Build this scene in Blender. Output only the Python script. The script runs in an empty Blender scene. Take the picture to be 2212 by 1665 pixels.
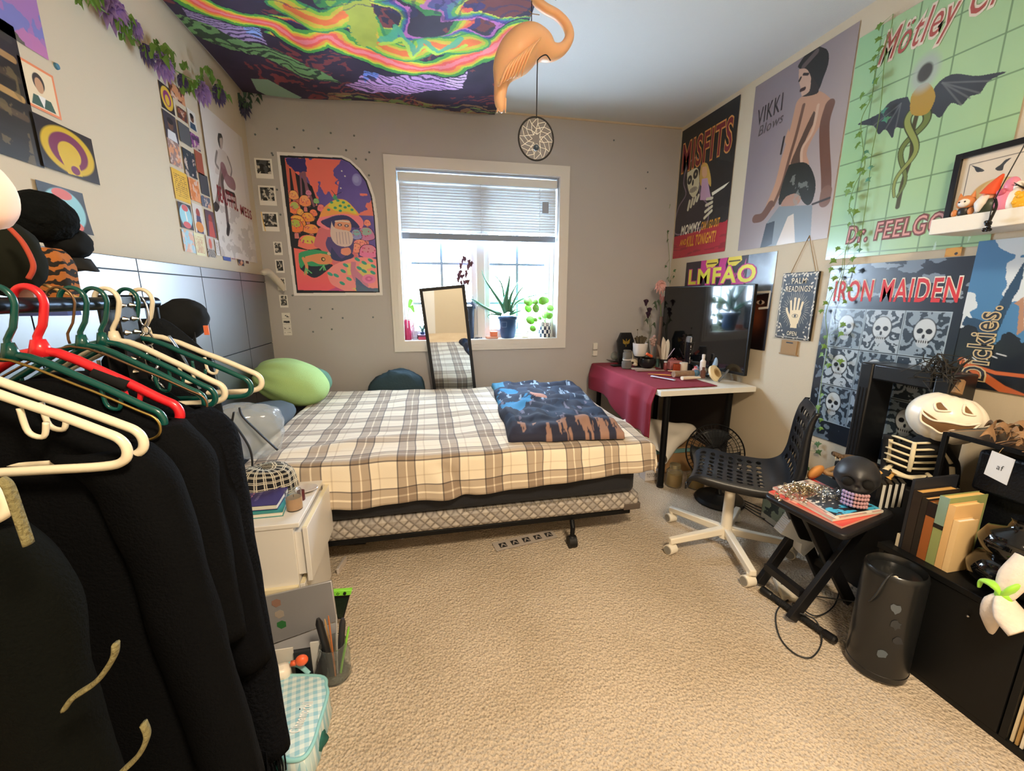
import bpy, bmesh, math, random
import numpy as np
from mathutils import Vector, Matrix, Euler
random.seed(7)
S = bpy.context.scene
C = S.collection
PI = math.pi
# ------------------------------------------------------------------ camera, world, light, exposure
CAM_H = 1.31; F = 890.0; YAW = math.radians(11.6); PIT = math.radians(-12.2)
RX, LX, BY, FY, CZ = 2.237, -1.21, 3.585, -1.3, 2.735      # right wall, left wall, back wall, front wall, ceiling
cam = bpy.data.objects.new('camera', bpy.data.cameras.new('camera'))
C.objects.link(cam)
cam.location = (0, 0, CAM_H)
cam.rotation_euler = (PI/2 + PIT, 0, -YAW)
cam.data.sensor_width = 36; cam.data.lens = F*36/2212
cam.data.clip_start = 0.02
S.camera = cam
S.view_settings.view_transform = 'Standard'
S.view_settings.look = 'None'
S.view_settings.exposure = 0.32
S.view_settings.gamma = 1.0
S.view_settings.use_curve_mapping = False
W = bpy.data.worlds.new('sky'); S.world = W; W.use_nodes = True
bg = W.node_tree.nodes['Background']
bg.inputs[0].default_value = (0.64, 0.81, 1.0, 1); bg.inputs[1].default_value = 44.0
def area(name, loc, rot, sx, sy, power, col, portal=False):
    l = bpy.data.lights.new(name, 'AREA'); l.shape = 'RECTANGLE'; l.size = sx; l.size_y = sy
    l.energy = power; l.color = col
    o = bpy.data.objects.new(name, l); C.objects.link(o); o.location = loc; o.rotation_euler = rot
    if portal: l.cycles.is_portal = True
    return o
area('window_portal', (0.48, BY+0.16, 1.61), (-PI/2, 0, 0), 1.5, 1.5, 1, (1, 1, 1), True)
LAMP_W = 80.0
_l = bpy.data.lights.new('ceiling_lamp_light', 'AREA'); _l.shape = 'DISK'; _l.size = 0.5; _l.energy = LAMP_W; _l.color = (1.0, 0.80, 0.56)
_o = bpy.data.objects.new('ceiling_lamp_light', _l); C.objects.link(_o); _o.location = (0.6, -0.35, CZ-0.14)

# ------------------------------------------------------------------ projection of photo pixels to real planes
_fw = Vector((math.sin(YAW)*math.cos(PIT), math.cos(YAW)*math.cos(PIT), math.sin(PIT)))
_rt = Vector((math.cos(YAW), -math.sin(YAW), 0)); _up = _rt.cross(_fw)*1.0
_cc = Vector((0, 0, CAM_H))
def at(px, py, ax, v):
    d = _fw + _rt*((px-1106)/F) - _up*((py-832.5)/F)
    i = 'xyz'.index(ax)
    return _cc + d*((v-_cc[i])/d[i])
# ------------------------------------------------------------------ materials
def lin(c):
    if isinstance(c, str):
        c = [int(c[i:i+2], 16)/255 for i in (0, 2, 4)]
    return tuple(((x/12.92) if x <= .04045 else ((x+.055)/1.055)**2.4) for x in c[:3])
MATS = {}
def M(name, col='808080', rough=.6, metal=0., bump=0., bscale=200., var=0., vscale=8., alpha=1., trans=0., coat=0., emit=0., sheen=0., ior=1.45, sub=0., spec=.5):
    if name in MATS: return MATS[name]
    m = bpy.data.materials.new(name); m.use_nodes = True
    nt = m.node_tree; b = nt.nodes['Principled BSDF']
    L = lin(col)
    b.inputs['Base Color'].default_value = (*L, 1); b.inputs['Roughness'].default_value = rough
    b.inputs['Metallic'].default_value = metal; b.inputs['Alpha'].default_value = alpha
    b.inputs['Transmission Weight'].default_value = trans; b.inputs['Coat Weight'].default_value = coat
    b.inputs['Sheen Weight'].default_value = sheen; b.inputs['IOR'].default_value = ior
    b.inputs['Specular IOR Level'].default_value = spec
    if sub: b.inputs['Subsurface Weight'].default_value = sub; b.inputs['Subsurface Radius'].default_value = (.02, .01, .005)
    if emit:
        b.inputs['Emission Color'].default_value = (*L, 1); b.inputs['Emission Strength'].default_value = emit
    tc = None
    if bump or var:
        tc = nt.nodes.new('ShaderNodeTexCoord')
    if var:
        n = nt.nodes.new('ShaderNodeTexNoise'); n.inputs['Scale'].default_value = vscale; n.inputs['Detail'].default_value = 6
        nt.links.new(tc.outputs['Object'], n.inputs['Vector'])
        r = nt.nodes.new('ShaderNodeMix'); r.data_type = 'RGBA'
        r.inputs[6].default_value = (*[x*(1-var) for x in L], 1); r.inputs[7].default_value = (*[min(1, x*(1+var)) for x in L], 1)
        nt.links.new(n.outputs['Fac'], r.inputs[0]); nt.links.new(r.outputs[2], b.inputs['Base Color'])
    if bump:
        n = nt.nodes.new('ShaderNodeTexNoise'); n.inputs['Scale'].default_value = bscale; n.inputs['Detail'].default_value = 4
        nt.links.new(tc.outputs['Object'], n.inputs['Vector'])
        bp = nt.nodes.new('ShaderNodeBump'); bp.inputs['Strength'].default_value = bump; bp.inputs['Distance'].default_value = .01
        nt.links.new(n.outputs['Fac'], bp.inputs['Height']); nt.links.new(bp.outputs['Normal'], b.inputs['Normal'])
    MATS[name] = m
    return m
def MC(name, rough=.45, coat=0., trans_back=0.):
    """material that shows the printed colours stored on the mesh"""
    if name in MATS: return MATS[name]
    m = bpy.data.materials.new(name); m.use_nodes = True
    nt = m.node_tree; b = nt.nodes['Principled BSDF']
    a = nt.nodes.new('ShaderNodeAttribute'); a.attribute_name = 'Col'
    nt.links.new(a.outputs['Color'], b.inputs['Base Color'])
    b.inputs['Roughness'].default_value = rough; b.inputs['Coat Weight'].default_value = coat; b.inputs['Coat Roughness'].default_value = .12
    MATS[name] = m
    return m
BLACK = lambda: M('black plastic', '141416', .4)
# ------------------------------------------------------------------ mesh builder
def frame_of(d):
    d = Vector(d).normalized()
    a = Vector((0, 0, 1)) if abs(d.z) < .95 else Vector((1, 0, 0))
    x = d.cross(a).normalized(); y = d.cross(x).normalized()
    return x, y
def smoothpath(pts, n=8):
    P = [Vector(p) for p in pts]; out = []
    for i in range(len(P)-1):
        p0 = P[max(i-1, 0)]; p1 = P[i]; p2 = P[i+1]; p3 = P[min(i+2, len(P)-1)]
        for k in range(n):
            t = k/n
            out.append(.5*((2*p1)+(p2-p0)*t+(2*p0-5*p1+4*p2-p3)*t*t+(3*p1-p0-3*p2+p3)*t**3))
    out.append(P[-1]); return out
class MB:
    def __init__(s): s.v = []; s.f = []; s.T = Matrix.Identity(4)
    def setT(s, loc=(0, 0, 0), rot=(0, 0, 0), sc=(1, 1, 1)):
        s.T = Matrix.LocRotScale(Vector(loc), Euler(rot), Vector(sc)); return s
    def add(s, vs, fs):
        b = len(s.v); s.v += [s.T @ Vector(v) for v in vs]; s.f += [tuple(b+i for i in f) for f in fs]; return s
    def box(s, c, d, rot=None):
        x, y, z = d[0]/2, d[1]/2, d[2]/2
        vs = [Vector((i*x, j*y, k*z)) for i in (-1, 1) for j in (-1, 1) for k in (-1, 1)]
        if rot: R = Euler(rot).to_matrix(); vs = [R @ v for v in vs]
        c = Vector(c)
        return s.add([v+c for v in vs], [(0, 1, 3, 2), (4, 6, 7, 5), (0, 4, 5, 1), (2, 3, 7, 6), (0, 2, 6, 4), (1, 5, 7, 3)])
    def bb(s, a, b):
        return s.box([(a[i]+b[i])/2 for i in range(3)], [abs(b[i]-a[i]) for i in range(3)])
    def tube(s, pts, r, seg=10, caps=True, flat=1., closed=False):
        P = [Vector(p) for p in pts]; n = len(P)
        rs = r if isinstance(r, (list, tuple)) else [r]*n
        if len(rs) != n: rs = [float(np.interp(i/(n-1), np.linspace(0, 1, len(rs)), rs)) for i in range(n)]
        vs = []; fs = []; X = None
        for i in range(n):
            if closed: d = P[(i+1) % n]-P[i-1]
            else: d = P[min(i+1, n-1)]-P[max(i-1, 0)]
            if d.length < 1e-9: d = Vector((0, 0, 1))
            d.normalize()
            if X is None: X, Y = frame_of(d)
            else:
                X = (X-d*X.dot(d)).normalized(); Y = d.cross(X)
            for k in range(seg):
                a = 2*PI*k/seg; vs.append(P[i]+X*math.cos(a)*rs[i]+Y*math.sin(a)*rs[i]*flat)
        m = n if closed else n-1
        for i in range(m):
            j = (i+1) % n
            for k in range(seg):
                l = (k+1) % seg; fs.append((i*seg+k, i*seg+l, j*seg+l, j*seg+k))
        if caps and not closed: fs.append(tuple(range(seg))[::-1]); fs.append(tuple((n-1)*seg+k for k in range(seg)))
        return s.add(vs, fs)
    def cyl(s, a, b, r, r2=None, seg=20, caps=True): return s.tube([a, b], [r, r if r2 is None else r2], seg, caps)
    def lathe(s, prof, c=(0, 0, 0), seg=28, ripple=None):
        vs = []; fs = []; n = len(prof)
        for (r, z) in prof:
            for k in range(seg):
                a = 2*PI*k/seg; q = r*(ripple(a, z) if ripple else 1)
                vs.append((c[0]+q*math.cos(a), c[1]+q*math.sin(a), c[2]+z))
        for i in range(n-1):
            for k in range(seg):
                l = (k+1) % seg; fs.append((i*seg+k, i*seg+l, (i+1)*seg+l, (i+1)*seg+k))
        if prof[0][0] > 1e-5: fs.append(tuple(range(seg))[::-1])
        if prof[-1][0] > 1e-5: fs.append(tuple((n-1)*seg+k for k in range(seg)))
        return s.add(vs, fs)
    def ball(s, c, r, seg=16, rings=10, warp=None):
        if not isinstance(r, (tuple, list, Vector)): r = (r, r, r)
        vs = []; fs = []
        for i in range(rings+1):
            t = PI*i/rings
            for k in range(seg):
                a = 2*PI*k/seg; d = Vector((math.sin(t)*math.cos(a), math.sin(t)*math.sin(a), math.cos(t)))
                q = warp(d) if warp else 1
                vs.append((c[0]+d.x*r[0]*q, c[1]+d.y*r[1]*q, c[2]+d.z*r[2]*q))
        for i in range(rings):
            for k in range(seg):
                l = (k+1) % seg; fs.append((i*seg+k, (i+1)*seg+k, (i+1)*seg+l, i*seg+l))
        return s.add(vs, fs)
    def grid(s, fn, nu, nv, cu=False):
        vs = [fn(i/(nu-1), j/(nv-1)) for j in range(nv) for i in range(nu)]
        fs = [(j*nu+i, j*nu+i+1, (j+1)*nu+i+1, (j+1)*nu+i) for j in range(nv-1) for i in range(nu-1)]
        return s.add(vs, fs)
    def prism(s, poly, o, ex, ey, h):
        """flat outline poly [(a,b)] laid on axes ex,ey at o and given thickness h along their normal"""
        o = Vector(o); ex = Vector(ex); ey = Vector(ey); n = ex.cross(ey).normalized()*h; k = len(poly)
        vs = [o+ex*a+ey*b for a, b in poly]+[o+ex*a+ey*b+n for a, b in poly]
        fs = [tuple(range(k))[::-1], tuple(range(k, 2*k))]+[(i, (i+1) % k, k+(i+1) % k, k+i) for i in range(k)]
        return s.add(vs, fs)
def off_of(o):
    v = Vector((0, 0, 0))
    while o is not None: v += o.location; o = o.parent
    return v
def tag(o, label=None, cat=None, group=None, kind=None):
    if label: o['label'] = label
    if cat: o['category'] = cat
    if group: o['group'] = group
    if kind: o['kind'] = kind
    return o
def root(name, label, cat, loc, group=None):
    o = bpy.data.objects.new(name, None); o.empty_display_size = .05; C.objects.link(o); o.location = loc
    return tag(o, label, cat, group)
def build(name, mb, mat, parent=None, label=None, cat=None, group=None, kind=None, bevel=0, smooth=35, sub=0, solid=0, center=True, cols=None, uv=None):
    me = bpy.data.meshes.new(name)
    if parent is not None: o0 = off_of(parent)
    elif center and kind != 'structure':
        a = np.array([tuple(v) for v in mb.v]); o0 = Vector(((a[:, 0].min()+a[:, 0].max())/2, (a[:, 1].min()+a[:, 1].max())/2, a[:, 2].min()))
    else: o0 = Vector((0, 0, 0))
    me.from_pydata([v-o0 for v in mb.v], [], mb.f)
    me.validate(); me.update()
    bm = bmesh.new(); bm.from_mesh(me); bmesh.ops.recalc_face_normals(bm, faces=bm.faces); bm.to_mesh(me); bm.free()
    if smooth:
        me.polygons.foreach_set('use_smooth', [True]*len(me.polygons))
        if smooth < 180: me.set_sharp_from_angle(angle=math.radians(smooth))
    if cols is not None:
        ca = me.color_attributes.new('Col', 'FLOAT_COLOR', 'POINT'); ca.data.foreach_set('color', np.asarray(cols, dtype=np.float32).ravel())
    if uv is not None:
        ul = me.uv_layers.new(name='UVMap'); li = np.empty(len(me.loops), dtype=np.int32); me.loops.foreach_get('vertex_index', li)
        ul.data.foreach_set('uv', np.asarray(uv, dtype=np.float32)[li].ravel())
    me.materials.append(mat)
    o = bpy.data.objects.new(name, me); C.objects.link(o)
    if parent is not None: o.parent = parent
    else: o.location = o0
    if bevel:
        b = o.modifiers.new('bevel', 'BEVEL'); b.width = bevel; b.segments = 2; b.limit_method = 'ANGLE'; b.harden_normals = False
    if solid:
        b = o.modifiers.new('solid', 'SOLIDIFY'); b.thickness = solid; b.offset = 0
    if sub:
        b = o.modifiers.new('sub', 'SUBSURF'); b.levels = sub; b.render_levels = sub
    return tag(o, label, cat, group, kind)
def copy_tree(o, parent=None):
    c = o.copy(); C.objects.link(c); c.parent = parent
    for ch in list(o.children): copy_tree(ch, c)
    return c
def textmesh(s, w, h, fr, u, v, mat, parent, name='lettering', shear=0, bold=0, off=.002, extrude=.0004, rot=0):
    """lettering s fitted into w x h metres, its top-left at (u,v) metres on sheet frame fr"""
    def tm(bo):
        cu = bpy.data.curves.new('t', 'FONT'); cu.body = s; cu.size = 1; cu.shear = shear; cu.offset = bo; cu.resolution_u = 3; cu.space_character = 1.12
        t = bpy.data.objects.new('t', cu); C.objects.link(t)
        dg = bpy.context.evaluated_depsgraph_get(); me = bpy.data.meshes.new_from_object(t.evaluated_get(dg))
        a = np.array([tuple(x.co) for x in me.vertices]); fs = [tuple(p.vertices) for p in me.polygons]
        bpy.data.objects.remove(t); bpy.data.meshes.remove(me); bpy.data.curves.remove(cu); return a, fs
    a0, _ = tm(0); a, fs = tm(bold)
    mn = a0.min(0); mx = a0.max(0); a[:, 0] = (a[:, 0]-mn[0])/(mx[0]-mn[0])*w; a[:, 1] = (mx[1]-a[:, 1])/(mx[1]-mn[1])*h
    mb = MB(); cr, sr = math.cos(rot), math.sin(rot)
    mb.add([fr.p(u+x*cr-y*sr, v+x*sr+y*cr, off) for x, y, _ in a], fs)
    return build(name, mb, mat, parent, smooth=0)
class Fr:
    """a flat sheet: top-left corner, right and down axes, normal into the room"""
    def __init__(s, o, ex, ey, w, h):
        s.o = Vector(o); s.ex = Vector(ex).normalized(); s.ey = Vector(ey).normalized(); s.n = s.ey.cross(s.ex).normalized(); s.w = w; s.h = h
    def p(s, u, v, off=0): return s.o+s.ex*u+s.ey*v+s.n*off
def rwall(yl, yr, zt, zb, off=.004): return Fr((RX-off, yl, zt), (0, -1, 0), (0, 0, -1), yl-yr, zt-zb)
def lwall(yl, yr, zt, zb, off=.004): return Fr((LX+off, yl, zt), (0, 1, 0), (0, 0, -1), yr-yl, zt-zb)
def bwall(xl, xr, zt, zb, off=.004): return Fr((xl, BY-off, zt), (1, 0, 0), (0, 0, -1), xr-xl, zt-zb)
# ------------------------------------------------------------------ printed artwork raster
def vnoise(x, y, seed=0):
    xi = np.floor(x).astype(int); yi = np.floor(y).astype(int); fx = x-xi; fy = y-yi
    fx = fx*fx*(3-2*fx); fy = fy*fy*(3-2*fy)
    def h(a, b):
        n = (a*374761393+b*668265263+seed*982451653) & 0x7fffffff
        n = ((n ^ (n >> 13))*1274126177) & 0x7fffffff
        return ((n ^ (n >> 16)) & 0xffff)/65535.
    return (h(xi, yi)*(1-fx)+h(xi+1, yi)*fx)*(1-fy)+(h(xi, yi+1)*(1-fx)+h(xi+1, yi+1)*fx)*fy
def fbm(x, y, seed=0, o=4):
    r = 0; a = .5
    for i in range(o): r = r+a*vnoise(x*2**i, y*2**i, seed+i*7); a *= .5
    return r
class Art:
    def __init__(s, fr, ppm=420, base='ffffff'):
        s.fr = fr; s.nx = max(4, int(fr.w*ppm)); s.ny = max(4, int(fr.h*ppm))
        s.X, s.Y = np.meshgrid(np.linspace(0, fr.w, s.nx), np.linspace(0, fr.h, s.ny))
        s.I = np.ones((s.ny, s.nx, 3))*np.array(lin(base)); s.px = fr.w/s.nx
        s.cut = None; s.cr = (0, 0, 1)
        s.ax = 'xyz'[max(range(3), key=lambda i: abs(fr.n[i]))]; s.pv = fr.o['xyz'.index(s.ax)]
    def crop(s, x, y, k): s.cr = (x, y, k); return s
    def q(s, px, py):
        px = s.cr[0]+px/s.cr[2]; py = s.cr[1]+py/s.cr[2]
        P = at(px, py, s.ax, s.pv)-s.fr.o
        return P.dot(s.fr.ex), P.dot(s.fr.ey)
    def put(s, m, col, a=1.):
        m = np.clip(m, 0, 1)[..., None]*a; c = np.array(lin(col)) if isinstance(col, str) else col
        s.I = s.I*(1-m)+c*m
    def poly(s, pts, col, a=1., pix=False, wob=0, seed=0):
        if pix: pts = [s.q(*p) for p in pts]
        X, Y = s.X, s.Y
        if wob: X = X+(fbm(s.X*40, s.Y*40, seed)-.5)*wob; Y = Y+(fbm(s.X*40+50, s.Y*40, seed)-.5)*wob
        ins = np.zeros(X.shape, bool); n = len(pts)
        for i in range(n):
            x1, y1 = pts[i]; x2, y2 = pts[(i+1) % n]
            if y1 == y2: continue
            c = ((y1 > Y) != (y2 > Y)) & (X < (x2-x1)*(Y-y1)/(y2-y1)+x1); ins ^= c
        s.put(ins.astype(float), col, a)
    def spoly(s, pts, col, a=1., pix=False, **k):
        if pix: pts = [s.q(*p) for p in pts]
        P = smoothpath([(x, y, 0) for x, y in pts+[pts[0]]], 5); s.poly([(p.x, p.y) for p in P], col, a, **k)
    def ell(s, cx, cy, rx, ry, col, a=1., rot=0, soft=.08):
        c, n = math.cos(rot), math.sin(rot); dx = s.X-cx; dy = s.Y-cy
        d = np.sqrt(((dx*c+dy*n)/rx)**2+((-dx*n+dy*c)/ry)**2); s.put((1-d)/soft+.5, col, a)
    def line(s, pts, w, col, a=1., pix=False, curve=False, taper=None):
        if pix: pts = [s.q(*p) for p in pts]
        if curve: pts = [(p.x, p.y) for p in smoothpath([(x, y, 0) for x, y in pts], 5)]
        D = np.full(s.X.shape, 9.)
        for i in range(len(pts)-1):
            x1, y1 = pts[i]; x2, y2 = pts[i+1]; dx = x2-x1; dy = y2-y1; L = dx*dx+dy*dy+1e-12
            t = np.clip(((s.X-x1)*dx+(s.Y-y1)*dy)/L, 0, 1)
            ww = 1. if taper is None else taper+(1-taper)*(1-(i+t)/(len(pts)-1))
            D = np.minimum(D, np.hypot(s.X-x1-dx*t, s.Y-y1-dy*t)/ww)
        s.put((w/2-D)/s.px+.5, col, a)
    def fn(s, f, col, a=1.): s.put(f(s.X, s.Y), col, a)
    def sheet(s, name, mat, parent=None, curl=None, **k):
        fr = s.fr; vs = []
        X = s.X.ravel(); Y = s.Y.ravel(); Z = curl(X/fr.w, Y/fr.h) if curl is not None else X*0
        P = np.array(fr.o)[None]+X[:, None]*np.array(fr.ex)+Y[:, None]*np.array(fr.ey)+Z[:, None]*np.array(fr.n)
        nx, ny = s.nx, s.ny; idx = np.arange(nx*ny).reshape(ny, nx)
        Q = np.stack([idx[:-1, :-1], idx[:-1, 1:], idx[1:, 1:], idx[1:, :-1]], -1).reshape(-1, 4)
        if s.cut is not None: Q = Q[s.cut.ravel()[Q].all(1)]
        o0 = off_of(parent) if parent is not None else Vector(P.mean(0)); P = P-np.array(o0)
        me = bpy.data.meshes.new(name); me.vertices.add(len(P)); me.vertices.foreach_set('co', P.astype(np.float32).ravel())
        me.loops.add(Q.size); me.loops.foreach_set('vertex_index', Q.ravel().astype(np.int32)); me.polygons.add(len(Q))
        me.polygons.foreach_set('loop_start', np.arange(0, Q.size, 4, dtype=np.int32)); me.polygons.foreach_set('loop_total', np.full(len(Q), 4, dtype=np.int32))
        me.update(calc_edges=True); me.polygons.foreach_set('use_smooth', [True]*len(Q))
        ca = me.color_attributes.new('Col', 'FLOAT_COLOR', 'POINT'); c4 = np.ones((nx*ny, 4), np.float32); c4[:, :3] = np.clip(s.I, 0, 1).reshape(-1, 3); ca.data.foreach_set('color', c4.ravel())
        me.materials.append(mat); o = bpy.data.objects.new(name, me); C.objects.link(o)
        if parent is not None: o.parent = parent
        else: o.location = o0
        return tag(o, **k)
PAPER = MC('printed paper', .5); GLOSS = MC('glossy printed poster', .3, .5)
# ================================================================== the room
def wallmat(name, col, b=.12): return M(name, col, .85, bump=b, bscale=260., var=.02, vscale=3)
WM = wallmat('beige wall paint', 'd2c4ab')
f = MB(); f.bb((LX-.1, FY-.1, -.1), (RX+.1, BY+.1, 0))
# carpet: pile bump and fleck colour
cm = bpy.data.materials.new('beige loop carpet'); cm.use_nodes = True; nt = cm.node_tree; b_ = nt.nodes['Principled BSDF']; b_.inputs['Roughness'].default_value = .95
tc = nt.nodes.new('ShaderNodeTexCoord')
n1 = nt.nodes.new('ShaderNodeTexNoise'); n1.inputs['Scale'].default_value = 160; n1.inputs['Detail'].default_value = 3
vo = nt.nodes.new('ShaderNodeTexVoronoi'); vo.inputs['Scale'].default_value = 95
n2 = nt.nodes.new('ShaderNodeTexNoise'); n2.inputs['Scale'].default_value = 2.2; n2.inputs['Detail'].default_value = 4
for n in (n1, vo, n2): nt.links.new(tc.outputs['Object'], n.inputs['Vector'])
rp = nt.nodes.new('ShaderNodeValToRGB'); rp.color_ramp.elements[0].position = .3; rp.color_ramp.elements[0].color = (*lin('9c8a74'), 1); rp.color_ramp.elements[1].position = .52; rp.color_ramp.elements[1].color = (*lin('cdbda8'), 1)
nt.links.new(n1.outputs['Fac'], rp.inputs[0])
mx = nt.nodes.new('ShaderNodeMix'); mx.data_type = 'RGBA'; mx.blend_type = 'MULTIPLY'; mx.inputs[0].default_value = 1
rp2 = nt.nodes.new('ShaderNodeValToRGB'); rp2.color_ramp.elements[0].position = .35; rp2.color_ramp.elements[0].color = (.86, .84, .8, 1); rp2.color_ramp.elements[1].position = .6; rp2.color_ramp.elements[1].color = (1, 1, 1, 1)
nt.links.new(n2.outputs['Fac'], rp2.inputs[0]); nt.links.new(rp.outputs[0], mx.inputs[6]); nt.links.new(rp2.outputs[0], mx.inputs[7]); nt.links.new(mx.outputs[2], b_.inputs['Base Color'])
bp = nt.nodes.new('ShaderNodeBump'); bp.inputs['Strength'].default_value = .6; bp.inputs['Distance'].default_value = .012
nt.links.new(vo.outputs['Distance'], bp.inputs['Height']); nt.links.new(bp.outputs['Normal'], b_.inputs['Normal'])
build('floor', f, cm, kind='structure', smooth=0)
build('ceiling', MB().bb((LX-.1, FY-.1, CZ), (RX+.1, BY+.1, CZ+.1)), M('ceiling paint', 'd3d6d6', .9, bump=.2, bscale=300), kind='structure', smooth=0)
build('wall_left', MB().bb((LX-.1, FY-.1, 0), (LX, BY+.2, CZ)), WM, kind='structure', smooth=0)
build('wall_right', MB().bb((RX, FY-.1, 0), (RX+.1, BY+.2, CZ)), WM, kind='structure', smooth=0)
build('wall_front', MB().bb((LX, FY-.1, 0), (RX, FY, CZ)), WM, kind='structure', smooth=0)
WX0, WX1, WZ0, WZ1 = -.185, 1.14, .94, 2.28
w = MB(); w.bb((LX, BY, 0), (WX0, BY+.2, CZ)); w.bb((WX1, BY, 0), (RX, BY+.2, CZ)); w.bb((WX0, BY, 0), (WX1, BY+.2, WZ0)); w.bb((WX0, BY, WZ1), (WX1, BY+.2, CZ))
build('wall_back', w, wallmat('backlit beige wall paint', 'bfbcbb'), kind='structure', smooth=0)  # same beige wall, its backlit grey put into the colour
WP = M('white painted trim', 'e9e7e2', .4)
for nm, a, b in (('back', (LX, BY-.014, 0), (RX, BY, .1)), ('right', (RX-.014, FY, 0), (RX, BY-.014, .1)), ('left', (LX, FY, 0), (LX+.014, BY-.014, .1))):
    build('baseboard_'+nm, MB().bb(a, b), WP, kind='structure', bevel=.004)
t = MB(); t.bb((LX, BY-.012, CZ-.012), (RX, BY, CZ)); build('trim_1', t, WM, kind='structure')
# window: casing, frame, sashes, muntins, glass, sill
win = root('window_1', 'white double window with moulded casing', None, (.48, BY, .86)); tag(win, kind='structure')
c = MB()
def rect0(mb, x0, x1, z0, z1, t, y0, y1):
    mb.bb((x0, y0, z0), (x0+t, y1, z1)); mb.bb((x1-t, y0, z0), (x1, y1, z1)); mb.bb((x0+t, y0, z0), (x1-t, y1, z0+t)); mb.bb((x0+t, y0, z1-t), (x1-t, y1, z1))
for e, d, q in ((0, .018, .022), (.022, .026, .028), (.05, .034, .038)): rect0(c, -.272+e, 1.228-e, .853+e, 2.37-e, q, BY-d, BY)
build('window_casing', c, WP, win)
build('window_sill', MB().bb((WX0, BY-.038, WZ0-.012), (WX1, BY+.2, WZ0+.006)), WP, win)
fr_ = MB(); yo = BY+.13
WF = M('white vinyl window frame', 'eef1f4', .35)
def rect(mb, x0, x1, z0, z1, t, y0, y1):
    mb.bb((x0, y0, z0), (x0+t, y1, z1)); mb.bb((x1-t, y0, z0), (x1, y1, z1)); mb.bb((x0+t, y0, z0), (x1-t, y1, z0+t)); mb.bb((x0+t, y0, z1-t), (x1-t, y1, z1))
rect(fr_, WX0, WX1, WZ0, WZ1, .035, yo-.03, yo+.07)
xm = (WX0+WX1)/2; fr_.bb((xm-.035, yo-.035, WZ0), (xm+.035, yo+.07, WZ1))
build('window_frame', fr_, WF, win, bevel=.003)
for x0, x1 in ((WX0+.035, xm-.035), (xm+.035, WX1-.035)):
    s_ = MB(); rect(s_, x0, x1, WZ0+.035, WZ1-.035, .045, yo-.015, yo+.04)
    sh = build('window_sash', s_, WF, win, bevel=.003)
    g = MB(); xc = (x0+x1)/2
    g.bb((xc-.011, yo-.002, WZ0+.08), (xc+.011, yo+.0105, WZ1-.08))
    for z in (1.25, 1.585, 1.92): g.bb((x0+.045, yo-.001, z-.010), (x1-.045, yo+.0105, z+.010))
    build('muntins', g, M('grey muntin bars', '8fa3b5', .5), sh)
    gm = MATS.get('window glass')
    if not gm:
        gm = bpy.data.materials.new('window glass'); gm.use_nodes = True; n_ = gm.node_tree; n_.nodes.clear()
        o_ = n_.nodes.new('ShaderNodeOutputMaterial'); a_ = n_.nodes.new('ShaderNodeBsdfTransparent'); b2 = n_.nodes.new('ShaderNodeBsdfGlossy'); b2.inputs['Roughness'].default_value = .02
        m_ = n_.nodes.new('ShaderNodeMixShader'); m_.inputs[0].default_value = .06
        n_.links.new(a_.outputs[0], m_.inputs[1]); n_.links.new(b2.outputs[0], m_.inputs[2]); n_.links.new(m_.outputs[0], o_.inputs[0]); MATS['window glass'] = gm
    build('pane', MB().bb((x0+.045, yo+.012, WZ0+.08), (x1-.045, yo+.016, WZ1-.08)), gm, sh)
# venetian blind
bl = root('window_blind', 'white venetian blind lowered over the top half of the window', 'window blind', (xm, BY+.05, 2.2))
yb = BY+.045
build('head_rail', MB().bb((WX0+.01, yb-.03, 2.2), (WX1-.01, yb+.03, 2.262)), M('blind white', 'e8eef2', .5), bl, bevel=.003)
sl = MB(); nsl = 17
for i in range(nsl):
    z = 2.185-i*.0212; a = math.radians(64)
    sl.box((xm, yb, z), (WX1-WX0-.03, .05, .0024), (a, 0, 0))
sm_ = M('blind slat', 'eef2f4', .5, trans=0)
_n = sm_.node_tree; _tr = _n.nodes.new('ShaderNodeBsdfTranslucent'); _tr.inputs[0].default_value = (*lin('eef2f4'), 1); _mx = _n.nodes.new('ShaderNodeMixShader'); _mx.inputs[0].default_value = .22
_n.links.new(_n.nodes['Principled BSDF'].outputs[0], _mx.inputs[1]); _n.links.new(_tr.outputs[0], _mx.inputs[2]); _n.links.new(_mx.outputs[0], _n.nodes['Material Output'].inputs[0])
build('slats', sl, sm_, bl)
build('bottom_rail', MB().bb((WX0+.015, yb-.026, 1.765), (WX1-.015, yb+.026, 1.815)), M('blind rail backlit tint', '8fa0b8', .5), bl, bevel=.004)  # white rail with its backlit blue-grey put into the colour
for x in (WX0+.16, xm, WX1-.16):
    cd = MB()
    for i in range(11): cd.box((x, yb, 1.83+i*.036), (.002, .058, .0015))
    cd.bb((x-.0012, yb-.0292, 1.8), (x+.0012, yb-.027, 2.21)); cd.bb((x-.0012, yb+.027, 1.8), (x+.0012, yb+.0292, 2.21))
    build('ladder_cord', cd, M('cord white', 'dfe3e6'), bl)
cd = MB().tube([(WX0+.02, yb-.034, 2.2), (WX0+.022, yb-.034, 1.6), (WX0+.028, yb-.036, 1.05)], .002, 6)
build('pull_cord', cd, M('cord white'), bl)
tg = MB(); tg.bb((1.0, yb-.035, 2.0), (1.055, yb-.033, 2.09)); build('warning_tag', tg, M('grey tag', 'a9b4c4'), bl)
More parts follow.
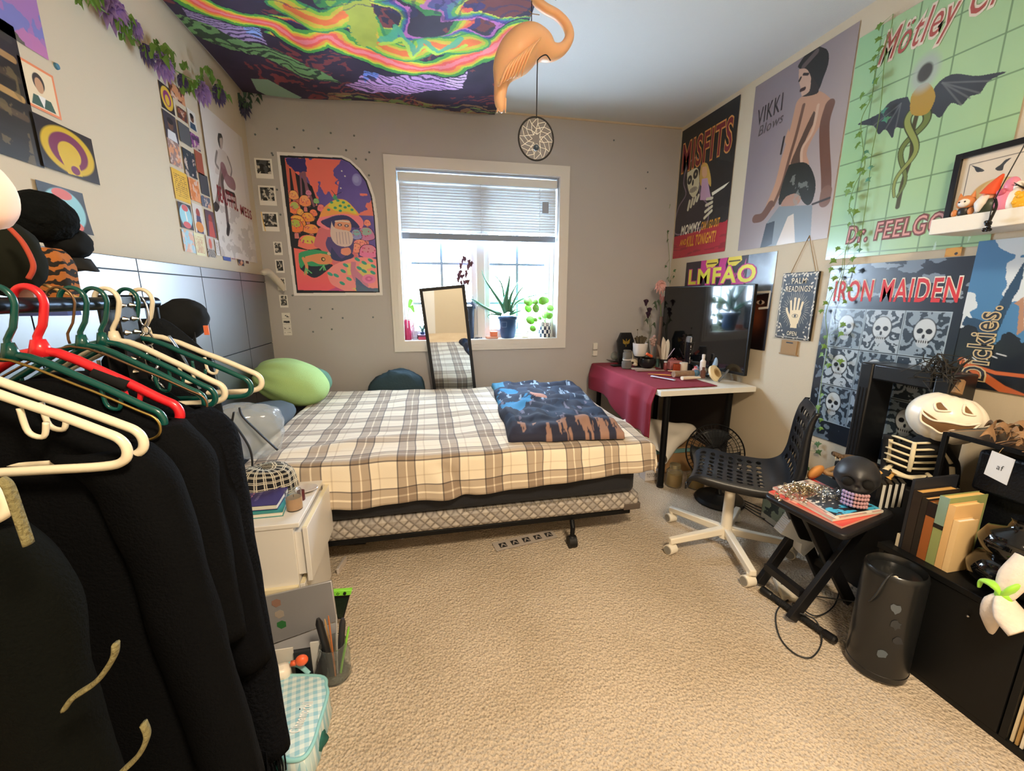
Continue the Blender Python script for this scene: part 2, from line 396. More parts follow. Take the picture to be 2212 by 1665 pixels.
# ceiling lamp above the camera (out of frame)
cl = root('ceiling_light', 'round white glass ceiling light', 'ceiling light', (.6, -.35, CZ-.12))
build('base', MB().cyl((.6, -.35, CZ-.03), (.6, -.35, CZ-.001), .16, .17), WP, cl)
build('shade', MB().lathe([(.0, -.1), (.08, -.092), (.14, -.06), (.16, -.03)], (.6, -.35, CZ), 24), M('opal glass', 'fff0dc', .3, emit=3.), cl)

d1 = root('door_1', 'white panelled door behind the camera', None, (-.25, FY+.02, 0)); tag(d1, kind='structure')
build('leaf', MB().bb((-.65, FY, 0), (.15, FY+.035, 2.05)), WP, d1, bevel=.003)
for z0, z1 in ((.2, .95), (1.1, 1.9)):
    for x0 in (-.57, -.2): 
        m = MB(); rect(m, x0, x0+.27, z0, z1, .025, FY+.035, FY+.043); build('moulding', m, WP, d1)
m = MB(); rect(m, -.72, .22, 0, 2.12, .07, FY, FY+.02); build('door_casing', m, WP, d1)
build('door_handle', MB().ball((.09, FY+.08, 1.0), .028).cyl((.09, FY+.035, 1), (.09, FY+.07, 1), .012), M('brushed nickel', 'b5b2aa', .3, 1), d1)
# ================================================================== posters on the right wall
def poster(name, label, cat, art, mat=GLOSS, group=None, curl=None):
    fr = art.fr; r = root(name, label, cat, fr.p(fr.w/2, fr.h), group)
    art.sheet('sheet', mat, r, curl=curl); return r
def T(s, art, w, h, p, mat, parent, **k):
    u, v = art.q(*p); return textmesh(s, w, h, art.fr, u, v, mat, parent, **k)
def ink(c): return M('ink '+c, c, .5)
def between(X, Y, pts): pass
# --- horror punk poster
a = Art(rwall(3.56, 2.875, 2.70, 1.645), 420, '161a20').crop(1430, 190, 4.379)
a.fn(lambda X, Y: fbm(X*14, Y*14, 3)*(Y > .35)*(fbm(X*5, Y*5, 9) > .45), '39403f', .35)
a.poly([(440, 590), (640, 560), (660, 700), (470, 660)], '262c2e', 1, True, .01)
a.poly([(60, 1420), (340, 1350), (620, 1250), (600, 1700), (0, 1750)], 'b3283a', 1, True, .02)
a.fn(lambda X, Y: ((fbm(X*6, Y*50, 5) > .62) & (Y > .9)).astype(float), '6d1a2a', .5)
hood = [(300, 660), (230, 760), (205, 900), (225, 1010), (150, 1150), (125, 1380), (330, 1330), (420, 1290), (440, 1120), (360, 1000), (370, 760), (340, 670)]
a.spoly(hood, '2b2431', pix=True); a.line(hood+[hood[0]], .012, '8d7b93', .8, True, True); a.spoly([(300, 690), (240, 800), (235, 930), (300, 1000), (350, 940), (352, 760)], '0e0d12', pix=True)
a.spoly([(240, 800), (330, 755), (352, 840), (345, 960), (300, 1035), (258, 990), (238, 900)], 'd9d5b4', pix=True)
for e in ((262, 870), (318, 815)):
    u, v = a.q(*e); a.ell(u, v, .032, .036, '1a1718'); a.ell(u, v, .01, .012, 'b0a58a')
u, v = a.q(292, 895); a.ell(u, v, .012, .024, '1a1718')
u, v = a.q(296, 962); a.ell(u, v, .055, .022, '1d1a1a')
for i in range(6): a.line([(u-.045+i*.018, v-.02), (u-.045+i*.018, v+.02)], .008, 'e3dfc4')
a.spoly([(395, 705), (430, 720), (460, 830), (462, 930), (430, 900), (372, 930), (355, 850), (370, 740)], 'd8b25c', pix=True)
a.spoly([(380, 750), (420, 745), (425, 820), (400, 850), (378, 820)], 'e2b48f', pix=True)
a.poly([(378, 860), (430, 850), (455, 1000), (470, 1060), (360, 1060)], 'c9a4c6', pix=True)
for k in range(4): a.line([(245+k*28, 1150-k*28), (262+k*28, 1070-k*18)], .026, 'd5d2b8', 1, True)
for k in range(4): a.line([(400+k*8, 1230-k*60), (470+k*2, 1160-k*40)], .022, 'd5d2b8', 1, True)
a.poly([(470, 990), (640, 885), (590, 940), (475, 1020)], 'e6e3cf', pix=True)
p = poster('horror_punk_poster', 'black and red poster of a hooded skeleton holding a doll, in the wall corner', 'poster', a)
fr = a.fr
for bo, c, of in ((.05, 'd99a55', .002), (.012, '7c2a35', .003)):
    textmesh('MISFITS', .60, .22, fr, .04, .12, ink(c), p, bold=bo, off=of, shear=0)
textmesh('MOMMY,', .27, .085, fr, .1, .79, ink('f2ecd8'), p, bold=.03, shear=.25)
textmesh('CAN I GO OUT', .22, .06, fr, .38, .80, ink('e2a23a'), p, bold=.03, shear=.2)
textmesh('AND', .09, .045, fr, .1, .905, ink('e2a23a'), p, bold=.03, shear=.2, name='lettering')
textmesh('KILL TONIGHT?', .37, .08, fr, .2, .89, ink('e2a23a'), p, bold=.03, shear=.2)
# --- grey photo poster of a woman seen from behind
a = Art(rwall(2.735, 2.04, 2.685, 1.632), 420, '8b7f86').crop(1580, 40, 3.203)
a.fn(lambda X, Y: np.clip((X*.9+Y*.5-.35)*1.1, 0, 1), 'c9b7a8', .75)
SK, SKD = 'b98d73', '6d4a3c'
a.spoly([(500, 545), (600, 500), (690, 560), (695, 620), (640, 700), (560, 830), (520, 930), (530, 1020), (400, 1080), (400, 960), (440, 700), (470, 600)], SK, pix=True)
a.spoly([(570, 640), (530, 720), (450, 900), (410, 1010), (470, 1020), (500, 880), (540, 780), (590, 680)], '2c211d', .85, pix=True)
a.line([(600, 600), (560, 780), (490, 900), (485, 1010)], .018, 'c9a68e', 1, True, True)
a.line([(480, 590), (430, 800), (380, 960), (330, 1150), (270, 1290)], .075, SK, 1, True, True)
a.line([(500, 600), (450, 800), (400, 970), (350, 1150), (290, 1290)], .022, '4a3028', .8, True, True)
a.line([(270, 1290), (215, 1370), (165, 1385)], .055, SKD, 1, True, True)
a.line([(680, 600), (645, 730), (645, 900), (655, 1080), (655, 1200)], .062, SKD, 1, True, True)
a.line([(655, 1200), (645, 1260)], .07, '7d5a4a', 1, True); a.line([(560, 1285), (680, 1240)], .012, '2c211d', 1, True)
a.spoly([(400, 1010), (520, 1000), (580, 1120), (565, 1250), (520, 1290), (440, 1220), (330, 1290), (350, 1150)], '1f2420', pix=True)
a.spoly([(380, 1230), (440, 1210), (480, 1240), (450, 1290), (350, 1300), (350, 1270)], 'a87f6c', pix=True)
a.fn(lambda X, Y: (fbm(X*22, Y*22, 4) > .55)*(np.hypot(X-a.q(430, 1200)[0], (Y-a.q(430, 1200)[1])) < .1), '8b9189', .5)
a.poly([(330, 1300), (560, 1290), (545, 1545), (440, 1555), (430, 1345), (300, 1590), (195, 1600), (240, 1420)], '7d858a', pix=True)
a.poly([(240, 1420), (300, 1400), (280, 1560), (195, 1600)], '2a3440', pix=True); a.poly([(430, 1350), (390, 1370), (300, 1590), (440, 1560)], 'd2c2b2', pix=True)
a.spoly([(600, 190), (530, 230), (465, 320), (470, 345), (520, 370), (590, 500), (640, 400), (672, 300), (665, 220)], '1d1c1c', pix=True)
a.line([(590, 230), (500, 330)], .03, '6a5c5c', .7, True)
a.spoly([(468, 350), (520, 350), (552, 410), (560, 480), (530, 520), (490, 540), (478, 480), (466, 420)], 'c4a08b', pix=True)
a.spoly([(552, 390), (600, 470), (590, 520), (490, 540), (540, 500)], '2c2422', pix=True)
a.line([(470, 430), (480, 410)], .014, '2a1f1e', 1, True); a.line([(500, 385), (530, 385)], .014, '2a1f1e', 1, True); a.line([(482, 495), (505, 485)], .02, '33161a', 1, True)
a.spoly([(395, 760), (370, 840), (380, 870), (410, 850)], 'b98d73', pix=True); a.line([(365, 820), (342, 935)], .014, '1e1a1a', 1, True)
p = poster('portrait_poster', 'grey photo poster of a dark-haired woman seen from behind looking over her shoulder', 'poster', a)
textmesh('VIKKI', .20, .1, a.fr, .05, .16, ink('3c3739'), p, shear=.2, rot=-.12)
textmesh('Blows', .2, .06, a.fr, .07, .27, ink('5d5658'), p, shear=.3, rot=-.1)
# --- green tiled rock poster
a = Art(rwall(2.03, 1.32, 2.60, 1.512), 420, '9fc69a').crop(1760, 0, 2.686)
a.fn(lambda X, Y: fbm(X*5, Y*5, 8)*1.1, 'b4d39c', .6); a.fn(lambda X, Y: (X < .12)*(fbm(X*3, Y*4, 2)), '7fc08b', .5)
for k in range(1, 5): a.line([(k*.165-.05, 0), (k*.165-.04, 1.1)], .006, '6f8f6a')
for k in range(1, 8): a.line([(0, k*.155-.02), (.72, k*.155-.01)], .006, '6f8f6a')
a.line([(640, 520), (600, 640), (570, 760), (560, 900), (510, 1060), (480, 1200)], .02, '4d4a30', 1, True, True)
# winged staff: two plain dark wings and two twined ribbons
a.spoly([(640, 640), (700, 500), (800, 430), (940, 440), (1110, 415), (1010, 470), (960, 540), (900, 560), (850, 610), (790, 600), (730, 680), (690, 660)], '3b4048', pix=True)
for q_ in ((1010, 470), (960, 540), (900, 570), (850, 610)): a.line([(740, 480), q_], .006, '6b6f72', .7, True)
a.spoly([(540, 560), (440, 590), (370, 660), (250, 720), (340, 730), (370, 780), (410, 750), (450, 800), (470, 740), (520, 740), (560, 640)], '3b4048', pix=True)
for q_ in ((340, 730), (410, 750), (470, 740)): a.line([(500, 600), q_], .006, '6b6f72', .7, True)
n_ = 26
for ph, c1 in ((0, '6f7f45'), (PI, '8f9a55')):
    pts = []
    for i in range(n_+1):
        t = i/n_; pts.append((620-150*t+math.sin(t*9+ph)*(62-38*t), 600+540*t))
    a.line(pts, .040, '39402a', 1, True, True, .35); a.line(pts, .028, c1, 1, True, True, .35)
a.spoly([(600, 500), (660, 480), (700, 560), (650, 660), (560, 660), (560, 560)], 'b08f3c', pix=True)
u, v = a.q(640, 420); a.ell(u, v, .055, .075, 'aab3b0', .8, soft=.5); a.ell(u, v, .03, .038, '4a4a48', soft=.3)
a.fn(lambda X, Y: (fbm(X*30, Y*4+X*20, 31) > .66)*(Y > .95), 'd9f2e4', .6)
p = poster('green_tile_poster', 'large green tiled poster with a dark winged staff, behind the hanging ivy', 'poster', a)
for bo, c, of in ((.06, 'e7d9c8', .002), (.0, 'b05a55', .003)):
    textmesh('Mötley Crüe', .57, .17, a.fr, .12, .05, ink(c), p, bold=bo, off=of, shear=.45, rot=-.02)
for bo, c, of in ((.07, '7a4a44', .002), (.0, 'd89a92', .003)):
    textmesh('Dr. FEELGOOD', .56, .08, a.fr, .11, .93, ink(c), p, bold=bo, off=of, shear=.1)
# --- black and white grid poster
a = Art(rwall(1.985, 1.35, 1.475, .50), 460, '1b2430').crop(1660, 540, 3.469)
a.fn(lambda X, Y: (fbm(X*12, Y*26, 12) > .56)*(Y < .22), '9fb0c0', .6); a.fn(lambda X, Y: (fbm(X*30, Y*30, 14) > .62)*((X < .06) | (Y > .86)), '8093a5', .6)
cw, ch = .172, .2; gx, gy = .055, .235
for r_ in range(3):
    for c_ in range(3):
        x0 = gx+c_*(cw+.012); y0 = gy+r_*(ch+.014); sd = r_*3+c_
        a.poly([(x0-.005, y0-.005), (x0+cw+.005, y0-.005), (x0+cw+.005, y0+ch+.005), (x0-.005, y0+ch+.005)], '9fb0bb')
        a.poly([(x0, y0), (x0+cw, y0), (x0+cw, y0+ch), (x0, y0+ch)], '2e3c49')
        inn = lambda X, Y: ((X > x0) & (X < x0+cw) & (Y > y0) & (Y < y0+ch))
        cx, cy = x0+cw/2, y0+ch*.48
        a.fn(lambda X, Y: inn(X, Y)*(np.sin((np.arctan2(Y-cy, X-cx)*9+fbm(X*22, Y*22, sd)*16)) > .0)*(np.hypot((X-cx), (Y-cy)) > .045), 'b9c8d4' if sd % 2 else '93a6b6', .85)
        a.ell(cx, cy-.01, .047, .06, '1a232c'); a.ell(cx, cy-.012, .042, .054, 'c6d0d6'); a.ell(cx, cy+.042, .026, .024, 'b3bfc8')
        for sx in (-1, 1): a.ell(cx+sx*.018, cy-.01, .013, .012, '151c24', rot=sx*.4)
        a.ell(cx, cy+.014, .006, .01, '1b232c')
        a.line([(cx-.022, cy+.038), (cx+.022, cy+.038)], .012, '1b232c')
        for q_ in range(5): a.line([(cx-.018+q_*.009, cy+.032), (cx-.018+q_*.009, cy+.044)], .0035, 'd8dfe2')
p = poster('band_grid_poster', 'black and white poster with a grid of skull portraits under red lettering', 'poster', a, curl=lambda U, V: .006*np.sin(V*3)+.02*np.clip(V-.85, 0, 1))
for bo, c, of in ((.055, 'ece7da', .003), (.015, 'cf2c2f', .0042)):
    textmesh('IRON MAIDEN', .56, .105, a.fr, .045, .085, ink(c), p, bold=bo, off=of)
# --- night street poster
a = Art(rwall(1.352, 1.02, 1.53, .938, .008), 420, '4a7fae').crop(1660, 540, 3.469)
a.fn(lambda X, Y: (fbm(X*7, Y*7, 21) > .48)*1., 'dfe9ee', .85)
a.poly([(1480, 490), (1640, 540), (1915, 80), (1915, 200), (1680, 680), (1620, 640), (1450, 560)], '2c4a66', 1, True, .01)
a.poly([(1860, 640), (1915, 600), (1915, 350), (1840, 400), (1880, 420)], 'b0866a', 1, True)
a.poly([(1340, 600), (1500, 560), (1700, 700), (1780, 600), (1920, 680), (2300, 700), (2300, 1400), (1300, 1400)], '1c222b', 1, True, .03)
a.line([(1450, 830), (1560, 910), (1750, 1040), (1960, 1130)], .03, 'c8683c', 1, True); a.line([(1480, 850), (1700, 920), (1960, 950)], .014, 'c8683c', 1, True)
for k in range(5): a.line([(1500+k*70, 850-k*14), (1470+k*60, 815-k*10)], .004, 'e8eef2', .8, True)
p = poster('skyline_poster', 'dark blue evening street poster with orange light trails and sideways lettering', 'poster', a)
for bo, c, of in ((.05, 'c9b489', .002), (0, '2a2d33', .003)):
    textmesh('Dickies.', .3, .075, a.fr, .045, .56, ink(c), p, bold=bo, off=of, rot=-PI/2)
# --- party poster behind the television
a = Art(rwall(3.34, 2.375, 1.595, .95), 380, '2a2430').crop(1420, 180, 2.685)
a.fn(lambda X, Y: (fbm(X*22+Y*6, Y*3, 5) > .5)*(Y < .2)*(X > .2)*(X < .7), 'd43f93', .95)
a.fn(lambda X, Y: ((X > .72)*(Y < .3))*fbm(X*8, Y*8, 9)*1.5, '9db0c4', .9)
for x in (.33, .58): a.poly([(x-.06, 0), (x+.07, 0), (x+.08, .03), (x+.02, .065), (x-.05, .065), (x-.07, .03)], 'ead24a'); a.line([(x-.05, .03), (x+.06, .03)], .01, '4a3a20')
a.poly([(.62, .3), (.97, .26), (.97, .65), (.62, .65)], '1b1416')
a.fn(lambda X, Y: np.exp(-((X-.84)**2/.004+(Y-.42)**2/.008)), '8a4a30', .95)
u, v = a.q(598, 1270); a.ell(u, v, .035, .014, 'c9b3a0'); a.ell(u, v, .014, .014, '1a1010')
a.line([(580, 1212), (655, 1208), (640, 1300), (590, 1305)], .014, 'e9e4d8', 1, True)
p = poster('party_poster', 'pink and yellow music poster half hidden behind the television', 'poster', a)
for bo, c, of in ((.07, 'd23f8f', .002), (.03, 'ece14c', .003)):
    textmesh('LMFAO', .74, .115, a.fr, .06, .068, ink(c), p, bold=bo, off=of)
# --- palm reading sign on a string
yl, yr, zt, zb = 2.295, 2.045, 1.452, 1.05
sg = root('palm_reading_sign', 'black and cream hanging palm reading sign with an open hand', 'sign', (RX-.01, (yl+yr)/2, zb))
build('board', MB().bb((RX-.014, yr, zb), (RX-.002, yl, zt)), M('sign wood', '1d1b1a', .5), sg, bevel=.001)
a = Art(rwall(yl-.002, yr+.002, zt-.002, zb+.002, .0155), 900, '1c1a1c')
w_, h_ = a.fr.w, a.fr.h
a.fn(lambda X, Y: ((np.sin(X*160+np.sin(Y*90)*2)*np.sin(Y*150+np.sin(X*80)*2) > .35)*((np.abs(X-w_/2)/(w_*.44))**2+(np.abs(Y-h_*.52)/(h_*.47))**2 > 1.02)), 'cfc3ae')
a.line([(.008, .008), (w_-.008, .008), (w_-.008, h_-.008), (.008, h_-.008), (.008, .008)], .003, 'cfc3ae')
for k in range(40):
    t = 2*PI*k/40; r0, r1 = .065, .1+.014*(k % 2); a.line([(w_/2+r0*math.cos(t), .22+r0*math.sin(t)), (w_/2+r1*.86*math.cos(t), .22+r1*math.sin(t))], .0022, 'b5a98f')
H = 'e8cf9f'; cx, cy = w_/2+.004, .245
a.spoly([(cx-.04, cy-.02), (cx+.036, cy-.02), (cx+.034, cy+.03), (cx+.02, cy+.065), (cx-.022, cy+.065), (cx-.036, cy+.03)], H)
a.poly([(cx-.022, cy+.055), (cx+.02, cy+.055), (cx+.024, cy+.085), (cx-.024, cy+.085)], H)
for x, l, s in ((-.03, .075, -.012), (-.010, .092, -.004), (.010, .088, .003), (.029, .068, .012)): a.line([(cx+x, cy), (cx+x+s, cy-l)], .0155, H)
a.line([(cx-.03, cy+.035), (cx-.06, cy-.012), (cx-.066, cy-.03)], .015, H, curve=True)
a.ell(cx, cy+.012, .022, .012, '2a2420'); a.ell(cx, cy+.012, .019, .009, H); a.ell(cx, cy+.012, .008, .008, '2a2420')
a.sheet('print', PAPER, sg)
textmesh('PALM', .1, .034, a.fr, w_/2-.05, .03, ink('e8d8b8'), sg, bold=.01)
textmesh('READINGS', .17, .034, a.fr, w_/2-.085, .078, ink('e8d8b8'), sg, bold=.01)
textmesh('OPEN', .07, .026, a.fr, w_/2-.035, .352, ink('e8d8b8'), sg, bold=.01)
nl = Vector((RX-.006, 2.155, 1.66))
build('string', MB().tube([(RX-.008, yl-.05, zt), nl, (RX-.008, yr+.03, zt)], .0022, 6), M('twine', 'a58a62', .8), sg)
tg = root('cardboard_tag', 'small brown cardboard tag with a slot hanging under the palm sign', 'tag', (RX-.006, 2.19, .96))
a = MB(); a.bb((RX-.012, 2.125, .955), (RX-.003, 2.24, 1.04)); a.bb((RX-.008, 2.115, .948), (RX-.002, 2.255, .955)); build('card', a, M('kraft card', 'a4835c', .8), tg)
build('slot', MB().bb((RX-.0125, 2.155, 1.022), (RX-.0119, 2.205, 1.03)), BLACK(), tg)
st = Art(rwall(1.462, 1.405, 1.515, 1.478, .006), 600, 'd98f2c'); st.ell(.028, .018, .03, .018, 'eaa63a'); st.ell(.04, .026, .006, .006, '2a2018')
st.sheet('sticker', PAPER, None, label='small orange sticker on the wall above the skull grid poster', cat='sticker')
# ================================================================== back wall
a = Art(bwall(-1.02, -.285, 2.345, 1.315), 470, 'f1efee').crop(590, 310, 4.756)
archx = lambda Y: 0
def arch(pts_px, inv=False):
    b = Art.__new__(Art); b.__dict__.update(a.__dict__); b.I = np.zeros(a.I.shape); Art.poly(b, [a.q(*p_) for p_ in pts_px], np.array([1., 1, 1])); return b.I[..., 0] > .5
keep = arch([(20, 60), (36, 82), (700, 118), (790, 160), (900, 260), (1000, 400), (1050, 560), (1075, 760), (1128, 1560), (215, 1568), (30, 80)])
inner = [(68, 120), (700, 146), (790, 190), (880, 275), (960, 380), (1015, 540), (1045, 760), (1095, 1530), (243, 1536)]
a.poly(inner, '17202c', pix=True)
art_in = [(120, 145), (700, 160), (780, 195), (870, 285), (948, 390), (1003, 550), (1033, 760), (1080, 1520), (255, 1505)]
m_in = arch(art_in); base = a.I.copy()
a.put(m_in.astype(float), '5b4fa6'); a.fn(lambda X, Y: fbm(X*6, Y*6, 3)*m_in, '7d6cc8', .8)
a.fn(lambda X, Y: m_in*(fbm(X*9, Y*9, 17) > .47)*(X < .16+.25*np.clip(.32-Y, 0, 1)+.22)*(Y < .36)*(Y > .03), 'ff7d6b', .95)
a.fn(lambda X, Y: m_in*(fbm(X*12, Y*12, 27) > .5)*(X > .43)*(Y > .26)*(Y < .42), 'ff8a72', .9)
u, v = a.q(860, 372); a.ell(u, v, .035, .044, '8f8fd8', .9); a.ell(u-.006, v-.004, .022, .026, 'a9aee6', .7, soft=.5)
for s_ in ((705, 282), (738, 335), (695, 458)): u, v = a.q(*s_); a.ell(u, v, .005, .005, 'ffffff', soft=.8)
a.poly([(120, 210), (400, 440), (470, 640), (500, 760), (560, 900), (600, 1180), (190, 1070)], '1a2130', 1, True)
for x0, x1, wd in ((140, 165, .030), (190, 260, .026), (270, 300, .012), (300, 370, .02), (240, 420, .016)): a.line([(x0, 160 if x0 > 200 else 200), (x1, 640)], wd, 'e0715f' if x0 < 200 else '8e6077', 1, True)
a.poly([(122, 148), (330, 148), (350, 290), (220, 290), (150, 210)], '37327c', 1, True, .02)
def mush(x, y, w_, h_, c1='ff9a5e', c2='c9e05a', dots='d0527a', st=True, nd=9):
    u, v = a.q(x, y); w_ /= 4.756*2.2*1.0/2.2*0+4.756*1.0*0+1 if False else 1
    sx = (a.q(x+w_/2, y)[0]-u); sy = (a.q(x, y+h_)[1]-v)
    if st: a.poly([(u-sx*.22, v+sy*.8), (u+sx*.22, v+sy*.8), (u+sx*.3, v+sy*1.5), (u-sx*.3, v+sy*1.5)], 'e58a8a')
    P = [(u-sx, v+sy*.8), (u-sx*.85, v+sy*.3), (u-sx*.4, v), (u+sx*.4, v), (u+sx*.85, v+sy*.3), (u+sx, v+sy*.8), (u+sx*.3, v+sy), (u-sx*.3, v+sy)]
    a.spoly([((p_[0]-u)*1.07+u, (p_[1]-v-sy*.5)*1.08+v+sy*.5) for p_ in P], '14202e'); a.spoly(P, c1)
    a.spoly([(u-sx*.7, v+sy*.42), (u-sx*.3, v+sy*.05), (u+sx*.4, v+sy*.05), (u+sx*.7, v+sy*.42), (u, v+sy*.6)], c2, .75)
    rnd = random.Random(int(x*7+y))
    for k in range(nd):
        t = rnd.uniform(-.75, .75); r_ = rnd.uniform(.15, .8); a.ell(u+t*sx, v+sy*(.12+r_*(.8-.3*abs(t))), sx*.07, sy*.06, dots)
for q_ in ((205, 485, 100, 90, 'ffb073', 'ffcc7a'), (320, 535, 120, 110, 'ffa06a', 'ffb880'), (360, 480, 60, 50, 'e08cb0', 'e08cb0'), (440, 565, 60, 50, '8fd08a', '8fd08a'), (490, 628, 80, 70, 'ff8a9a', 'ff9a8a'), (212, 600, 130, 120, 'ff8a5e', '9fe07a'), (275, 672, 70, 60, 'ffc05e', 'ffd05e'), (410, 680, 80, 65, 'ff8a6a', 'ff9a6a'), (350, 712, 130, 90, 'ffa04e', 'ffc85e'), (240, 740, 170, 120, 'ffa04e', 'ffd05e'), (225, 780, 160, 130, 'ff8a4e', 'a0e060'), (385, 832, 160, 90, 'ff9a5e', 'ffb85e'), (515, 885, 100, 110, 'ff9a7e', '8fe09a'), (360, 945, 230, 140, 'ff8a7a', 'e0e85a'), (965, 785, 70, 60, 'ffa08a', 'ffa08a'), (950, 865, 170, 130, 'd58ac0', '8ad0b8'), (850, 885, 110, 100, '9aa0e0', '8ad0c8'), (890, 990, 140, 70, 'ff9aa0', 'ffb090'), (850, 1030, 120, 90, 'ffa090', 'ffb090'), (975, 1045, 190, 130, 'f58ac0', 'e8a0b0')): mush(*q_)
a.spoly([(470, 870), (560, 840), (640, 960), (860, 1150), (700, 1260), (560, 1260), (500, 1100), (420, 1040)], 'e57a86', pix=True)
a.poly([(195, 1070), (560, 1130), (640, 1290), (560, 1330), (640, 1480), (560, 1510), (250, 1505)], 'ff7a72', 1, True); a.fn(lambda X, Y: m_in*(X < .42)*(Y > .8)*np.clip((Y-.8)*6, 0, 1), 'ff5f7e', .6)
a.spoly([(280, 1290), (420, 1380), (560, 1300), (600, 1240), (300, 1230)], '1c2b44', pix=True)
# frog
a.spoly([(262, 1130), (300, 1110), (420, 1090), (540, 1110), (590, 1130), (600, 1210), (540, 1250), (400, 1260), (330, 1240), (290, 1280), (265, 1220)], '3fae7a', pix=True)
a.spoly([(330, 1160), (480, 1130), (600, 1160), (590, 1230), (480, 1240), (400, 1210), (330, 1220)], 'f0a070', pix=True)
a.line([(310, 1180), (345, 1260), (330, 1340)], .022, 'f0a070', 1, True, True)
for dx in (-20, 10, 50): a.line([(335, 1280), (345+dx, 1330)], .008, '6fd08a', 1, True)
for dx in (-40, 0, 20): a.line([(520, 1250), (520+dx, 1300)], .008, '6fd08a', 1, True)
u, v = a.q(515, 1188); a.ell(u, v, .015, .015, '22202c'); a.ell(u+.002, v, .009, .009, 'e8d090'); u, v = a.q(575, 1130); a.ell(u, v, .014, .012, 'f0c8a8')
# gnome with a toadstool hat
a.spoly([(560, 960), (540, 1040), (600, 1140), (700, 1200), (800, 1150), (830, 1040), (800, 960)], '5e5290', pix=True)
a.spoly([(600, 1060), (700, 1180), (780, 1120), (830, 1160), (720, 1210), (600, 1180)], '3a4478', pix=True)
a.spoly([(450, 800), (520, 720), (720, 680), (880, 740), (930, 820), (890, 870), (780, 760), (640, 750), (490, 800), (575, 870), (560, 885), (460, 840)], 'ff8fa0', pix=True)
a.spoly([(490, 800), (640, 740), (780, 750), (890, 860), (780, 860), (640, 860), (560, 860)], '3a3d78', pix=True)
a.spoly([(470, 760), (530, 650), (640, 575), (740, 580), (830, 660), (880, 740), (720, 720), (560, 745)], 'ffb060', pix=True)
a.spoly([(560, 640), (640, 580), (740, 585), (820, 660), (860, 725), (760, 700), (640, 690)], 'e5e85a', .9, pix=True)
for q_ in ((600, 605), (665, 585), (722, 605), (638, 660), (690, 640), (740, 655), (778, 640), (810, 680), (570, 680), (690, 690)): u, v = a.q(*q_); a.ell(u, v, .012, .009, '3fae8a')
a.spoly([(610, 560), (630, 520), (660, 560), (640, 580)], '4fb08a', pix=True); a.line([(640, 530), (600, 480)], .004, '2a3050', 1, True); a.line([(640, 530), (700, 500)], .004, '2a3050', 1, True)
a.spoly([(640, 790), (780, 790), (790, 900), (640, 900)], 'f0a98a', pix=True)
a.spoly([(600, 800), (640, 870), (780, 900), (820, 960), (800, 1040), (730, 1060), (640, 1030), (590, 940)], 'e8d2cc', pix=True)
for k in range(5): a.line([(650+k*30, 910), (660+k*32, 1030)], .004, '9a7f98', .8, True, True)
for q_ in ((685, 835), (755, 845)): u, v = a.q(*q_); a.ell(u, v, .016, .01, '4a3a5a'); a.ell(u, v, .008, .006, 'e8e0e0')
u, v = a.q(725, 870); a.ell(u, v, .013, .014, 'f59a80'); a.line([(640, 800), (700, 795), (780, 805)], .01, 'f0e0d8', 1, True, True)
a.spoly([(700, 1080), (780, 1070), (800, 1120), (760, 1150), (700, 1130)], 'f5a088', pix=True)
# big toadstool and snail
a.spoly([(560, 1310), (640, 1240), (860, 1170), (1060, 1190), (1150, 1300), (1180, 1530), (900, 1560), (640, 1470), (570, 1390)], 'ffa0a0', pix=True)
a.fn(lambda X, Y: m_in*(fbm(X*10, Y*10, 41) > .47)*(X > .42)*(Y > .78), 'e8e27a', .8)
for q_ in ((745, 1250), (720, 1310), (648, 1355), (710, 1435), (865, 1190), (885, 1280), (935, 1310), (935, 1225), (1000, 1200), (1030, 1260), (1025, 1325), (780, 1390), (585, 1340)): u, v = a.q(*q_); a.ell(u, v, .022, .012, '3fae9a', rot=.5)
a.spoly([(800, 1215), (850, 1220), (850, 1290), (920, 1360), (980, 1470), (860, 1440), (800, 1330)], 'd88aa8', pix=True)
u, v = a.q(985, 1390); a.ell(u, v, .052, .036, 'f58fc0'); a.ell(u, v, .030, .02, 'e070a8'); a.ell(u, v, .012, .009, 'f58fc0')
a.poly([(840, 1370), (980, 1480), (1090, 1480), (1090, 1530), (860, 1520)], '2f6f9a', .9, True, .02)
out = ~m_in; a.I[out] = base[out]
a.cut = keep
p = poster('mushroom_gnome_poster', 'neon poster of a toadstool-hatted gnome and a frog, cut to an arch', 'poster', a, PAPER)
# instant photos
def mono(fr, base='f3f1ec', seed=1, margin=(.1, .1, .1, .28), dark='1c2023', ppm=700):
    a = Art(fr, ppm, base); l, t_, r_, b_ = [margin[i]*fr.w for i in range(4)]
    a.poly([(l, t_), (fr.w-r_, t_), (fr.w-r_, fr.h-b_), (l, fr.h-b_)], '4a4e50')
    a.fn(lambda X, Y: (X > l)*(X < fr.w-r_)*(Y > t_)*(Y < fr.h-b_)*(fbm(X/fr.w*5, Y/fr.w*5, seed) > .48), dark)
    a.fn(lambda X, Y: (X > l)*(X < fr.w-r_)*(Y > t_)*(Y < fr.h-b_)*(fbm(X/fr.w*6+9, Y/fr.w*6, seed+4) > .56), 'c9c6bf')
    return a
def brect(x0, y0, x1, y1, off=.003, k=(520, 300, 2.973)):
    p = at(k[0]+x0/k[2], k[1]+y0/k[2], 'y', BY); q = at(k[0]+x1/k[2], k[1]+y1/k[2], 'y', BY)
    return bwall(p.x, q.x, p.z, q.z, off)
